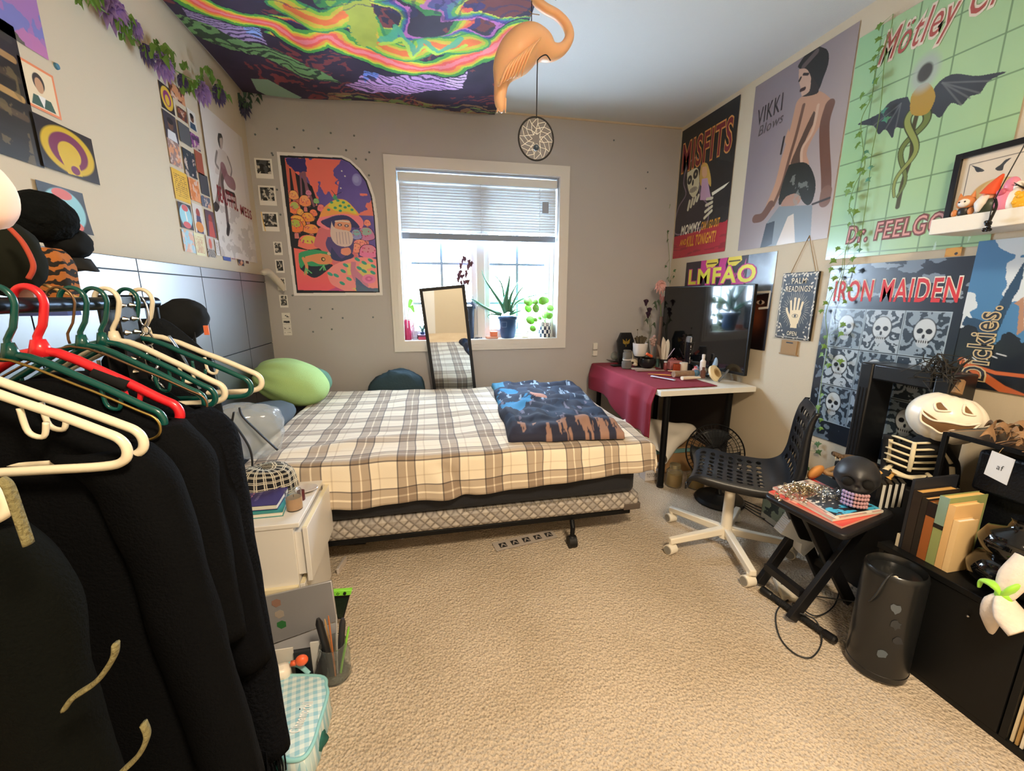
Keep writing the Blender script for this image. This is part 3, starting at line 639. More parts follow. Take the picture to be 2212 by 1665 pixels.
for i, (x0, y0, x1, y1, ds) in enumerate(((86, 122, 214, 258, 'topmost large instant photo, two people, left of the gnome poster'), (110, 298, 236, 430, 'middle large instant photo of a street left of the gnome poster'), (128, 468, 252, 595, 'lowest large instant photo with a yellow glint, left of the gnome poster'))):
    a = mono(brect(x0, y0, x1, y1), seed=11+i)
    if i == 2: a.line([(.004, .0), (.018, a.fr.h)], .006, 'e8c060')
    a.sheet('instant_photo', PAPER, None, curl=lambda U, V: .004*np.sin(V*PI), label=ds, cat='photo', group='large instant photos on the back wall')
for i, (x0, y0, x1, y1, ds) in enumerate(((208, 660, 272, 746, 'topmost small instant photo of a couple in the vertical row'), (220, 776, 284, 860, 'second small instant photo in the vertical row, grey figure'), (231, 892, 294, 972, 'third small instant photo in the vertical row, white figure'), (246, 1002, 308, 1082, 'lowest small instant photo in the row, just above the photo strip'))):
    mono(brect(x0, y0, x1, y1), seed=31+i, margin=(.14, .1, .14, .25)).sheet('instant_photo', PAPER, None, label=ds, cat='photo', group='small instant photos on the back wall')
a = Art(brect(262, 1115, 332, 1260), 700, 'eceae4')
for k in range(4):
    y = a.fr.h*(k/4)+.008; a.line([(0, y-.006), (a.fr.w, y-.006)], .002, 'b5b2aa')
    a.fn(lambda X, Y: (X > .008)*(X < a.fr.w-.008)*(Y > y+.012)*(Y < y+.03)*(fbm(X*60, Y*60, 51+k) > .45), '3a3c40')
a.sheet('photo_strip', PAPER, None, label='strip of four tiny group photos low on the back wall', cat='photo strip')
# push pins and putty spots
pin = None; pts = [(343, 55), (500, 62), (677, 72), (825, 86), (740, 127), (804, 133), (823, 234), (200, 92), (206, 104), (233, 326), (255, 486), (333, 1005), (445, 1092), (590, 1092), (517, 1147), (655, 1150), (585, 1222), (465, 1238), (850, 1145)]
pts2 = [(611, 684), (495, 714), (751, 692), (896, 706), (1020, 720), (702, 783), (830, 788), (977, 798), (1100, 808)]
allp = [(520+x/2.973, 300+y/2.973) for x, y in pts]+[(350+x/2.458, y/2.458) for x, y in pts2]+[(1399, 372), (1395, 407), (1326, 303)]
for px, py in allp:
    P = at(px, py, 'y', BY)
    if pin is None:
        m = MB(); m.tube([P+Vector((0, -.001, 0)), P+Vector((0, -.004, 0))], [.0075, .0065], 10)
        pin = build('wall_tack', m, M('grey putty', '6f7779', .7), label='tiny grey tack stuck in the plain back wall', cat='tack', group='tacks left in the back wall'); p0 = P
    else:
        o = pin.copy(); C.objects.link(o); o.location = pin.location+(P-p0)
P = at(121, 143, 'x', LX); build('wall_tack', MB().tube([P, P+Vector((.006, 0, 0))], [.011, .009], 12), M('blue tack', '4a7f9a', .5), label='blue round tack on the left wall between the portrait print and the garland', cat='tack')
# ================================================================== left wall
def lq(px, py): P = at(px, py, 'x', LX); return P.y, P.z
def lcard(x0, y0, x1, y1, k=(330, 120, 3.468), off=.003):
    y0_, z0_ = lq(k[0]+x0/k[2], k[1]+y0/k[2]); y1_, z1_ = lq(k[0]+x1/k[2], k[1]+y1/k[2]); return lwall(y0_, y1_, z0_, z1_, off)
cards = [
 (35, 180, 165, 455, '2a2226', 'ring', 'print with a purple figure in a yellow disc, top left of the collage'),
 (110, 178, 240, 385, '6a3a2c', 'blob', 'reddish print beside the purple flowers in the collage'),
 (172, 370, 256, 512, '8a4a30', 'blob', 'brown and orange print below the reddish one in the collage'),
 (248, 385, 332, 580, 'd8d4cc', 'face', 'pale print with a dark blue portrait in the collage'),
 (62, 395, 192, 668, '3c3640', 'face', 'dark print of a man in a white shirt in the collage'),
 (175, 480, 286, 692, '55585c', None, 'plain charcoal grey card in the collage'),
 (272, 565, 356, 722, '8a4a8c', 'blob', 'purple and pink print in the collage'),
 (98, 612, 216, 852, '9c7f78', 'blob', 'print of a group of people above the yellow text card'),
 (208, 680, 330, 932, '2c3840', 'blob', 'dark teal print in the middle of the collage'),
 (305, 700, 386, 905, 'a0523c', None, 'rust red card beside the white poster in the collage'),
 (128, 832, 280, 1115, 'e2b33c', 'text', 'yellow card covered with small writing'),
 (255, 905, 356, 1108, 'd07a3c', 'blob', 'orange flower print beside the yellow text card'),
 (338, 870, 426, 1062, '40454c', None, 'slate grey card beside the white poster, below the rust red one'),
 (352, 1040, 432, 1152, '5a6478', 'blob', 'small blue and orange print below the slate grey card'),
 (175, 1088, 302, 1312, '3a3640', 'disc', 'dark print with a sky blue and red disc in the collage'),
 (285, 1098, 392, 1342, 'd8d0c8', 'figure', 'pale print with a red-haired figure and orange disc'),
 (380, 1148, 477, 1370, '5c4450', 'figure', 'dark print with a woman in red, bottom right of the main collage'),
 (205, 1298, 318, 1482, '9cc8d8', 'blob', 'light blue print with a brown shape, bottom left of the collage'),
 (300, 1322, 396, 1505, 'e2dcb0', 'text', 'cream card with scattered red words in the bottom row'),
 (388, 1345, 468, 1516, 'c4bcb4', 'rays', 'grey card with black and white rays in the bottom row'),
 (455, 1375, 516, 1502, 'dcd8d4', 'text', 'small white card with grey drawing in the bottom row'),
 (505, 1385, 583, 1542, '4a62a8', 'inner', 'blue card with a white framed picture in the bottom row'),
 (572, 1403, 613, 1528, 'b05068', 'blob', 'narrow crimson card in the bottom row'),
 (618, 1420, 679, 1576, '34364c', 'blob', 'navy card low in the bottom row'),
 (672, 1438, 724, 1562, 'e0d8cc', 'fig2', 'white card with a brown shape at the far end of the bottom row')]
for i, (x0, y0, x1, y1, bc, kind, lb) in enumerate(cards):
    fr = lcard(x0, y0, x1, y1, off=.003+.0012*(i % 3)); a = Art(fr, 500, bc); w_, h_ = fr.w, fr.h
    if kind == 'ring': a.ell(w_/2, h_/2, w_*.46, h_*.44, 'd9b13a'); a.ell(w_/2, h_/2, w_*.3, h_*.3, '8a3470'); a.ell(w_/2, h_*.56, w_*.17, h_*.2, 'd9b13a')
    if kind == 'blob':
        a.fn(lambda X, Y: fbm(X/w_*4, Y/w_*4, 60+i) > .5, 'e8a070' if i % 2 else '1f2c3c', .75); a.fn(lambda X, Y: fbm(X/w_*5, Y/w_*5, 90+i) > .58, 'e0c8b8', .7)
    if kind == 'face': a.poly([(w_*.1, h_), (w_*.2, h_*.65), (w_*.8, h_*.65), (w_*.9, h_)], '2a4a66' if i == 3 else 'd8d8dc'); a.ell(w_/2, h_*.42, w_*.22, h_*.2, '6a4a3c'); a.ell(w_/2, h_*.28, w_*.24, h_*.12, '1c1c20')
    if kind == 'text': a.fn(lambda X, Y: (np.sin(Y/h_*90) > .1)*(vnoise(X/w_*40, np.floor(Y/h_*14)*3, i) > .42)*(X > .1*w_)*(X < .9*w_)*(Y > .12*h_)*(Y < .88*h_), '6a4a20' if i != 18 else 'b04030')
    if kind == 'disc': a.ell(w_/2, h_/2, w_*.47, h_*.46, '9cd0dc'); a.ell(w_/2, h_*.18, w_*.25, h_*.13, 'd06060'); a.ell(w_/2, h_*.84, w_*.3, h_*.13, 'd06060'); a.line([(w_*.5, h_*.35), (w_*.55, h_*.65)], w_*.1, 'f0e8e0')
    if kind in ('figure', 'fig2'):
        a.ell(w_/2, h_*.3, w_*.2, h_*.16, '9a3c34' if kind == 'figure' else '5a3428'); a.poly([(w_*.3, h_*.4), (w_*.7, h_*.4), (w_*.85, h_), (w_*.15, h_)], 'c05048' if i == 16 else ('4a4468' if kind == 'figure' else '5a3428'))
        if i == 15: a.ell(w_/2, h_*.78, w_*.4, h_*.18, 'd8883c')
    if kind == 'rays':
        a.fn(lambda X, Y: (Y > h_*.62)*(np.sin(np.arctan2(Y-h_*.45, X-w_/2)*22) > 0), '1c1c1e'); a.ell(w_/2, h_*.35, w_*.2, h_*.25, 'd06a58')
    if kind == 'inner': a.poly([(w_*.25, h_*.2), (w_*.75, h_*.2), (w_*.75, h_*.8), (w_*.25, h_*.8)], 'e8e8ec'); a.poly([(w_*.35, h_*.3), (w_*.65, h_*.3), (w_*.65, h_*.72), (w_*.35, h_*.72)], '30405c')
    a.sheet('collage_print', PAPER, None, label=lb, cat='print', group='prints of the wall collage')
# white poster of a seated woman
a = Art(lwall(2.905, 3.47, 2.385, 1.55, .0085), 420, 'ddd6cf').crop(330, 120, 3.468)
a.fn(lambda X, Y: (Y > .52)*(fbm(X*16, Y*22, 77) > .52), 'a59a92', .5); a.fn(lambda X, Y: (X > .5)*1., 'cfc8c0', .6)
a.spoly([(490, 580), (515, 590), (525, 640), (518, 700), (502, 690), (486, 630)], '2a2624', pix=True); a.spoly([(500, 620), (520, 620), (522, 690), (508, 700)], 'b8a59a', pix=True)
a.spoly([(470, 720), (500, 700), (540, 720), (580, 790), (590, 880), (540, 900), (470, 880), (480, 800)], 'cfc4bb', pix=True); a.line([(480, 720), (470, 800), (490, 840)], .02, '6a5f58', .8, True, True); a.line([(560, 760), (590, 850), (585, 900)], .014, '4a423e', .8, True, True)
a.line([(520, 860), (500, 1000), (485, 1100), (470, 1140)], .045, '8a7a74', 1, True, True); a.line([(540, 870), (520, 940), (545, 1100), (565, 1280)], .035, '5e504c', 1, True, True)
a.line([(530, 850), (560, 930), (600, 960)], .08, '8a5a60', .9, True, True)
a.spoly([(470, 1090), (500, 1130), (480, 1170), (445, 1130)], '1f1b1a', pix=True); a.spoly([(560, 1240), (580, 1280), (570, 1350), (552, 1330)], '1f1b1a', pix=True)
a.line([(550, 1020), (610, 1045)], .03, '2a2422', 1, True); a.line([(560, 1080), (615, 1100)], .015, '3a3432', 1, True)
p = poster('fashion_poster', 'pale poster of a woman seated on a stool with red lettering, in the left corner', 'poster', a, PAPER)
textmesh('BEAUTIFUL', .27, .09, a.fr, .07, .42, ink('8c2832'), p, bold=.02, rot=.04); textmesh('MESS', .18, .06, a.fr, .38, .47, ink('8c2832'), p, bold=.02, rot=.04)
# near posters on the left wall (crop A)
KA = (0, 0, 2.775)
a = Art(lwall(1.50, 1.865, 2.60, 2.085, .004), 500, 'a878b8').crop(*KA)
a.fn(lambda X, Y: fbm(X*9, Y*9, 3) > .5, '6f7fc4', .8); a.fn(lambda X, Y: fbm(X*10, Y*10, 13) > .56, 'c27ab0', .9); a.fn(lambda X, Y: (fbm(X*9, Y*9, 23) > .55)*(X < .28), '5c5a4c', .95)
poster('psychedelic_print', 'lilac and pink psychedelic print at the top edge of the left wall', 'poster', a, PAPER)
a = Art(lwall(1.738, 1.868, 2.04, 1.905, .004), 700, 'e88a5c'); w_, h_ = a.fr.w, a.fr.h
a.poly([(.008, .008), (w_-.008, .008), (w_-.008, h_-.008), (.008, h_-.008)], 'ecd8b4'); a.ell(w_*.48, h_*.36, w_*.17, h_*.2, '3a2f28'); a.ell(w_*.48, h_*.43, w_*.12, h_*.17, 'c99a74'); a.poly([(w_*.15, h_*.92), (w_*.25, h_*.68), (w_*.75, h_*.68), (w_*.85, h_*.92)], '3d5a4c'); a.poly([(w_*.38, h_*.66), (w_*.6, h_*.66), (w_*.5, h_*.92)], 'f0ece4')
a.sheet('portrait_print', PAPER, None, label='small orange-bordered print of a dark-haired person in a green jacket', cat='print')
a = Art(lwall(1.742, 1.985, 1.885, 1.725, .009), 700, '241f22'); w_, h_ = a.fr.w, a.fr.h
a.ell(w_/2, h_/2, w_*.46, h_*.46, 'd9b52c'); a.ell(w_*.5, h_*.5, w_*.34, h_*.36, '7c2a54'); a.ell(w_*.5, h_*.55, w_*.2, h_*.24, 'dcb834'); a.poly([(w_*.3, h_*.62), (w_*.62, h_*.55), (w_*.66, h_*.95), (w_*.4, h_*.98)], 'dcb834'); a.ell(w_*.55, h_*.86, w_*.08, h_*.09, '7c2a54')
a.sheet('record_sleeve', GLOSS, None, label='square sleeve with a purple figure curled in a yellow disc', cat='record sleeve')
a = Art(lwall(1.70, 1.89, 1.675, 1.53, .006), 700, '2a2a30'); w_, h_ = a.fr.w, a.fr.h
a.ell(w_/2, h_/2, w_*.44, h_*.46, '8cc4c8'); a.ell(w_*.5, h_*.16, w_*.22, h_*.12, 'd86050'); a.ell(w_*.55, h_*.85, w_*.25, h_*.13, 'd86050'); a.line([(w_*.5, h_*.35), (w_*.52, h_*.62)], w_*.06, 'e8d8d0')
a.sheet('record_sleeve', GLOSS, None, label='square sleeve with a sky blue disc and red spots, above the black caps', cat='record sleeve', curl=lambda U, V: .01*V*V)
a = Art(lwall(1.48, 1.75, 2.12, 1.72, .004), 500, '2c2a26'); w_, h_ = a.fr.w, a.fr.h
for k, c in enumerate(('3a3830', 'a88452', '4a4034', 'b8935c', '5a4a38', '2e2c28')): a.line([(w_*.2, h_*(.1+k*.13)), (w_*.9, h_*(.12+k*.135))], .02, c)
a.fn(lambda X, Y: (fbm(X*20, Y*20, 7) > .55)*(X > .1)*(X < .24), '7a6a48', .6)
poster('dark_print', 'dark print with gold machinery lines at the left edge of the picture', 'poster', a)
# ================================================================== bed
def plaid(name, per, stopsU, stopsV, base, rough=.9, bump=.3, bs=500):
    m = bpy.data.materials.new(name); m.use_nodes = True; nt = m.node_tree; b = nt.nodes['Principled BSDF']; b.inputs['Roughness'].default_value = rough; b.inputs['Sheen Weight'].default_value = .2
    uv = nt.nodes.new('ShaderNodeUVMap'); uv.uv_map = 'UVMap'; sp = nt.nodes.new('ShaderNodeSeparateXYZ'); nt.links.new(uv.outputs[0], sp.inputs[0])
    outs = []
    for i, st in enumerate((stopsU, stopsV)):
        d = nt.nodes.new('ShaderNodeMath'); d.operation = 'DIVIDE'; d.inputs[1].default_value = per; nt.links.new(sp.outputs[i], d.inputs[0])
        f = nt.nodes.new('ShaderNodeMath'); f.operation = 'FRACT'; nt.links.new(d.outputs[0], f.inputs[0])
        r = nt.nodes.new('ShaderNodeValToRGB'); r.color_ramp.interpolation = 'LINEAR'
        el = r.color_ramp.elements
        while len(el) > 1: el.remove(el[0])
        el[0].position = st[0][0]; el[0].color = (*lin(st[0][1]), 1)
        prev = st[0][1]
        for p, c in st[1:]:
            e = el.new(max(0, p-.008)); e.color = (*lin(prev), 1); e = el.new(p+.008); e.color = (*lin(c), 1); prev = c
        nt.links.new(f.outputs[0], r.inputs[0]); outs.append(r)
    mx = nt.nodes.new('ShaderNodeMix'); mx.data_type = 'RGBA'; mx.blend_type = 'MULTIPLY'; mx.inputs[0].default_value = 1
    nt.links.new(outs[0].outputs[0], mx.inputs[6]); nt.links.new(outs[1].outputs[0], mx.inputs[7])
    m2 = nt.nodes.new('ShaderNodeMix'); m2.data_type = 'RGBA'; m2.blend_type = 'MULTIPLY'; m2.inputs[0].default_value = 1; m2.inputs[7].default_value = (*lin(base), 1)
    nt.links.new(mx.outputs[2], m2.inputs[6]); nt.links.new(m2.outputs[2], b.inputs['Base Color'])
    tc = nt.nodes.new('ShaderNodeTexCoord'); n = nt.nodes.new('ShaderNodeTexNoise'); n.inputs['Scale'].default_value = bs; nt.links.new(tc.outputs['Object'], n.inputs['Vector'])
    bp = nt.nodes.new('ShaderNodeBump'); bp.inputs['Strength'].default_value = bump; bp.inputs['Distance'].default_value = .003; nt.links.new(n.outputs['Fac'], bp.inputs['Height']); nt.links.new(bp.outputs['Normal'], b.inputs['Normal'])
    return m
from mathutils import noise as MN
def nz(x, y, z=0): return MN.noise(Vector((x, y, z)))
BX0, BX1, BYF, BYB = -1.10, 1.09, 1.90, 3.33
bf = root('bed_frame', 'low dark steel bed frame with caster legs under the box spring', 'bed frame', ((BX0+BX1)/2, 2.6, 0))
BLK = M('black metal', '17181a', .45, .6)
for y in (BYF+.01, BYB-.04): build('side_rail', MB().bb((BX0, y, .135), (BX1-.03, y+.03, .16)), BLK, bf, bevel=.002)
for x in (BX0+.25, .72, BX1-.12): build('cross_bar', MB().bb((x-.02, BYF+.042, .135), (x+.02, BYB-.042, .158)), BLK, bf)
for x, y in ((.72, BYF-.045), (-.85, BYF+.03), (.72, BYB-.1), (-.85, BYB-.1)):
    y += .02
    lg = build('leg', MB().tube([(x, y+.03, .134), (x-.005, y, .11), (x-.01, y-.005, .05)], .013, 10), BLK, bf)
    build('caster', MB().cyl((x-.03, y-.005, .032), (x+.012, y-.005, .032), .032, seg=20).ball((x-.01, y-.005, .05), .02), M('black rubber', '101012', .6), lg)
# box spring with a quilted diamond print border
bs = bpy.data.materials.new('quilted silver lattice fabric'); bs.use_nodes = True; nt = bs.node_tree; b_ = nt.nodes['Principled BSDF']; b_.inputs['Roughness'].default_value = .6
tc = nt.nodes.new('ShaderNodeTexCoord'); mp = nt.nodes.new('ShaderNodeMapping'); mp.inputs['Rotation'].default_value = (0, PI/4, 0); mp.inputs['Scale'].default_value = (28, 28, 28); nt.links.new(tc.outputs['Object'], mp.inputs[0])
sx = nt.nodes.new('ShaderNodeSeparateXYZ'); nt.links.new(mp.outputs[0], sx.inputs[0])
def mth(nt, op, a, b=None):
    n = nt.nodes.new('ShaderNodeMath'); n.operation = op
    for i, v in enumerate((a, b)):
        if v is None: continue
        if isinstance(v, (int, float)): n.inputs[i].default_value = v
        else: nt.links.new(v, n.inputs[i])
    return n.outputs[0]
aa = mth(nt, 'PINGPONG', sx.outputs[0], .5); bb_ = mth(nt, 'PINGPONG', sx.outputs[2], .5); mn = mth(nt, 'MINIMUM', aa, bb_)
ck = mth(nt, 'MULTIPLY', mth(nt, 'GREATER_THAN', mth(nt, 'FRACT', mth(nt, 'MULTIPLY', sx.outputs[0], .5)), .5), .5)
rp = nt.nodes.new('ShaderNodeValToRGB'); e = rp.color_ramp.elements; e[0].position = .02; e[0].color = (*lin('6e665e'), 1); e[1].position = .2; e[1].color = (*lin('b7b0a8'), 1)
nt.links.new(mn, rp.inputs[0]); mx = nt.nodes.new('ShaderNodeMix'); mx.data_type = 'RGBA'; mx.inputs[7].default_value = (*lin('8f8a88'), 1); nt.links.new(ck, mx.inputs[0]); nt.links.new(rp.outputs[0], mx.inputs[6]); nt.links.new(mx.outputs[2], b_.inputs['Base Color'])
bp = nt.nodes.new('ShaderNodeBump'); bp.inputs['Strength'].default_value = .8; bp.inputs['Distance'].default_value = .01; nt.links.new(mn, bp.inputs['Height']); nt.links.new(bp.outputs['Normal'], b_.inputs['Normal'])
bx = root('box_spring', 'thin box spring with a silver grey lattice border below the black mattress', 'box spring', (0, 2.6, .16))
build('border', MB().bb((BX0, BYF, .161), (BX1+.02, BYB, .255)), bs, bx, bevel=.02)
build('corner_guard', MB().bb((BX1-.075, BYF-.004, .162), (BX1+.024, BYF+.08, .2)), M('worn brown card', '5a5048', .8), bx, bevel=.006)
mt = root('mattress', 'thick mattress in a plain black zip cover', 'mattress', (0, 2.6, .256))
build('cover', MB().bb((BX0+.01, BYF+.005, .257), (BX1-.01, BYB, .53)), M('black mattress cloth', '191b22', .8, sheen=.05, bump=.2), mt, bevel=.035)
z_ = MB()
for i in range(90): x = .15+i*.0085; z_.box((x, BYF-.002, .262+.004*math.sin(i*.1)), (.004, .006, .008))
zp = build('zip', z_, M('zip teeth', 'a8a49a', .4, .6), mt)
# plaid cover
UA = [(0, 'ffffff'), (.20, '74727a'), (.225, 'c4bcb8'), (.40, 'ffffff'), (.43, 'c4bcb8'), (.60, '74727a'), (.625, 'ffffff'), (.80, 'e8e4e0'), (.83, 'ffffff')]
PL = plaid('cream and grey plaid fleece', .205, UA, [(0, 'ffffff'), (.15, '74727a'), (.175, 'cfc8c4'), (.36, 'ffffff'), (.40, 'cfc8c4'), (.56, '74727a'), (.585, 'ffffff'), (.8, 'ece8e4'), (.83, 'ffffff')], 'efe3cd')
NU, NV = 200, 150; vs = []; uv = []
prof = [(0, 0), (.10, 0), (.20, .0), (.26, .0)]
for j in range(NV):
    for i in range(NU):
        s = -.93+2.17*i/(NU-1); t = 1.68+1.88*j/(NV-1)      # unrolled cloth coordinates
        hemk = 1-.25*np.clip((s-.2)/.9, 0, 1)+.0*math.sin(s*5)
        if s < -.55: hemk *= 1-.75*min(1, (-.55-s)/.28)
        x0, x1, y0, y1 = -.80, 1.10, 1.905, 3.32
        ox = max(0, x0-s)*1.0 if s < x0 else (max(0, s-x1) if s > x1 else 0)
        oy = (y0-t)*hemk if t < y0 else (t-y1 if t > y1 else 0)
        x = min(max(s, x0), x1); y = min(max(t, y0), y1)
        R_ = .03
        def drop(o):
            a_ = min(o/R_, PI/2); return (R_*math.sin(a_)+.10*max(0, o-R_*PI/2), R_*(1-math.cos(a_))+max(0, o-R_*PI/2))
        hx, dx = drop(ox); hy, dy = drop(oy)
        if s < x0: hx = -hx*1.3; dx = min(dx, .06)
        if s > x1: hx = hx*1.9
        if t < y0: hy = -hy
        z = .565-max(dx, dy)-.25*min(dx, dy)
        inner_ = max(0, min(1, (t-1.95)/.2))
        z += .018*nz(s*1.7, t*1.9)+.009*nz(s*5, t*6, 3)+.012*inner_
        z += .02*math.exp(-((t-2.0-.25*(s+.8))**2)/.003)*max(0, min(1, (.1-s)*2))*max(0, (s+1)*2 if s < -.5 else 1)
        fold = (.012*math.sin(s*13+nz(s*2, 1)*3)+.006*math.sin(s*31))*min(1, dy/.12) if t < y0 else 0
        fold -= .025*math.exp(-((s-.02-.6*(dy))**2)/.002)*min(1, dy/.08) if t < y0 else 0
        yy = y+hy+fold*(-1)-.004
        if t < y0: yy = min(yy, BYF-.008)
        vs.append((x+hx+.004*nz(s*8, t*8), yy, z)); uv.append((s*.99+.008*nz(s*4, t*4, 9), t))
cv = MB(); cv.add(vs, [(j*NU+i, j*NU+i+1, (j+1)*NU+i+1, (j+1)*NU+i) for j in range(NV-1) for i in range(NU-1)])
build('plaid_blanket', cv, PL, None, 'cream, grey and black plaid fleece blanket spread over the bed', 'blanket', uv=uv, smooth=180, solid=.012)
# dark printed throw
def patch(px, z): return at(px[0], px[1], 'z', z)
Q = [patch(p_, .62) for p_ in ((1100, 938), (1350, 930), (1243, 826), (1062, 824))]
vs = []; cs = []; n_ = 120
for j in range(n_):
    for i in range(n_):
        u = i/(n_-1); v = j/(n_-1)
        P = (Q[0]*(1-u)+Q[1]*u)*(1-v)+(Q[3]*(1-u)+Q[2]*u)*v
        edge = min(u, v, 1-u, 1-v); h = .05*min(1, edge*14)**.5
        wr = .035*abs(nz(u*3, v*6, 2))+.018*nz(u*8, v*12, 5)+(.02*math.exp(-((v-.12-.04*math.sin(u*6))**2)/.0012))
        P = P+Vector((.02*nz(u*4, v*4, 7), .03*nz(u*4, v*4, 8), 0)); z = .592+h*.7+wr*min(1, edge*20)
        if edge == 0: z = .575
        vs.append((P.x, P.y, z)); f1 = fbm(np.array(u*7.), np.array(v*7.), 3); f2 = fbm(np.array(u*26.), np.array(v*9.), 13)
        c = np.array(lin('141c34'))
        if f1 > .52: c = np.array(lin('22324c'))
        if f2 > .65: c = np.array(lin('8fa3b8')) if v > .5 else np.array(lin('6a6478'))
        if (u-.16)**2/.02+(v-.55)**2/.03 < 1+f2: c = np.array(lin('2f80b0')) if f1 < .5 else c
        if (u-.42)**2/.012+(v-.58)**2/.004 < .8: c = np.array(lin('c08a78'))
        if u < .13 and v > .8: c = np.array(lin('3f7f9c'))
        if v < .1: c = np.array(lin('2a2c40')) if f2 < .5 else np.array(lin('9c7a6c'))
        cs.append((*c, 1))
cv = MB(); cv.add(vs, [(j*n_+i, j*n_+i+1, (j+1)*n_+i+1, (j+1)*n_+i) for j in range(n_-1) for i in range(n_-1)])
build('printed_throw', cv, MC('printed plush fleece', .9), None, 'navy throw printed with blue and orange, crumpled on the right end of the bed', 'throw blanket', cols=cs, smooth=180, solid=.01)
# pillows and plush at the head end
def pillow(name, c, d, mat, label, cat, rot=0, seed=0, e=2.6, parent=None):
    mb = MB(); mb.setT(c, (0, 0, rot))
    def w_(dv):
        q = (abs(dv.x)**e+abs(dv.y)**e+abs(dv.z)**2)**(-1/e) if True else 1
        return q*(1+.05*nz(dv.x*3+seed, dv.y*3, dv.z*3))
    mb.ball((0, 0, 0), (d[0]/2, d[1]/2, d[2]/2), 40, 24, w_); return build(name, mb, mat, parent, label, cat, smooth=180)
pillow('pillow', (-.955, 2.54, .615), (.28, .62, .15), M('slate cotton', '55616b', .9, bump=.2), 'flattened slate grey pillow at the head of the bed below the green plush', 'pillow', seed=4)
pillow('pillow', (-.975, 2.06, .61), (.24, .28, .13), M('mauve print cotton', '5c5566', .9, var=.3, vscale=20), 'small mauve cushion wedged against the black headboard', 'pillow', seed=9)
gp = root('plush_toy', 'large round lime green plush toy against the headboard', 'plush toy', (-.94, 3.0, .55))
mb = MB(); mb.setT((-.915, 3.01, .735), (0, .35, .2))
mb.ball((0, 0, 0), (.235, .21, .155), 56, 32, lambda d: 1+.035*math.cos(math.atan2(d.z, d.y+.0001)*9)*max(0, -d.x+.2)+.02*nz(d.x*2, d.y*2, d.z*2))
build('body', mb, M('lime plush', 'b4d98c', .9, sheen=.05, bump=.4, bscale=400), gp, smooth=180)
build('button', MB().ball((-.95, 2.82, .78), (.018, .012, .012)), M('dimple grey', '5f6a5a', .8), gp)
mb = MB(); mb.setT((-.84, 3.23, .70), (0, .2, 0)); mb.ball((0, 0, 0), (.13, .06, .10), 32, 20, lambda d: 1+.03*nz(d.x*3, d.y*3, d.z*3)); build('plush_toy', mb, M('mint plush', '79b3a2', .85, sheen=.05), None, 'mint green round plush half hidden behind the lime one', 'plush toy', smooth=180)
# headboard
hb = root('headboard', 'tall glossy black panelled headboard standing along the left wall', 'headboard', (-1.175, 2.3, 0))
HM = M('black satin board', '262a31', .46, ior=1.8)
build('panel', MB().bb((-1.20, .9, 0), (-1.155, 3.42, 1.462)), M('seam black', '08090b', .6), hb)
ys = [.9, 1.5, 2.02, 2.52, 3.0, 3.42]; zs = [0, .45, .97, 1.41, 1.462]
m = MB()
for i in range(5):
    for j in range(4): m.bb((-1.156, ys[i]+.003, zs[j]+.003), (-1.148, ys[i+1]-.003, zs[j+1]-.003))
_b = HM.node_tree.nodes['Principled BSDF']; _b.inputs['Coat Weight'].default_value = 1; _b.inputs['Coat Roughness'].default_value = .38; _b.inputs['Coat IOR'].default_value = 1.9
build('facing', m, HM, hb)
m = MB(); P = [(-1.135, 3.36, 1.475), (-1.13, 3.44, 1.485), (-1.10, 3.49, 1.44), (-1.07, 3.51, 1.39), (-1.055, 3.51, 1.35)]
m.tube(smoothpath(P, 6), [.02, .03, .028, .03, .026, .006], 14, flat=.8); build('cloth', m, M('off white knit', 'd8cfc0', .9, bump=.5), None, 'off-white knitted sock draped over the end of the headboard', 'sock', smooth=180)
# dark bag behind the bed
mb = MB(); mb.ball((-.27, 3.455, .36), (.245, .095, .36), 48, 30, lambda d: (abs(d.x)**3+abs(d.y)**3+abs(d.z)**3)**(-1/3)*(1+.07*nz(d.x*3, d.y*3, d.z*4)-.06*max(0, d.z)*(d.x < -.2))); build('duffel_bag', mb, M('dark teal nylon', '2c434e', .8, bump=.3, bscale=60), None, 'dark slumped fabric bag on the floor between bed and wall', 'bag', smooth=180)
# leaning mirror
mr = root('standing_mirror', 'narrow black framed mirror standing tilted between the bed and the window', 'mirror', (.09, 3.46, 0))
Hm, Wm = 1.375, .365
T_ = Matrix.Translation(Vector((.262, 3.52, .022))) @ Matrix.Rotation(math.radians(-5.4), 4, 'Y') @ Matrix.Rotation(math.radians(3.6), 4, 'X')
m = MB(); m.T = T_; t = .026
m.bb((-Wm/2, -.012, 0), (-Wm/2+t, .012, Hm)); m.bb((Wm/2-t, -.012, 0), (Wm/2, .012, Hm)); m.bb((-Wm/2+t, -.012, 0), (Wm/2-t, .012, t)); m.bb((-Wm/2+t, -.012, Hm-t), (Wm/2-t, .012, Hm))
build('frame', m, M('black painted wood', '1b1d22', .45), mr, bevel=.002)
m = MB(); m.T = T_; m.bb((-Wm/2+t, -.004, t), (Wm/2-t, .0, Hm-t)); build('mirror_glass', m, M('mirror', 'dfe6ea', .02, 1.), mr, smooth=0)
m = MB(); m.T = T_; m.bb((-Wm/2+t, .001, t), (Wm/2-t, .01, Hm-t)); build('backing', m, M('brown board', '6a5238', .8), mr, smooth=0)
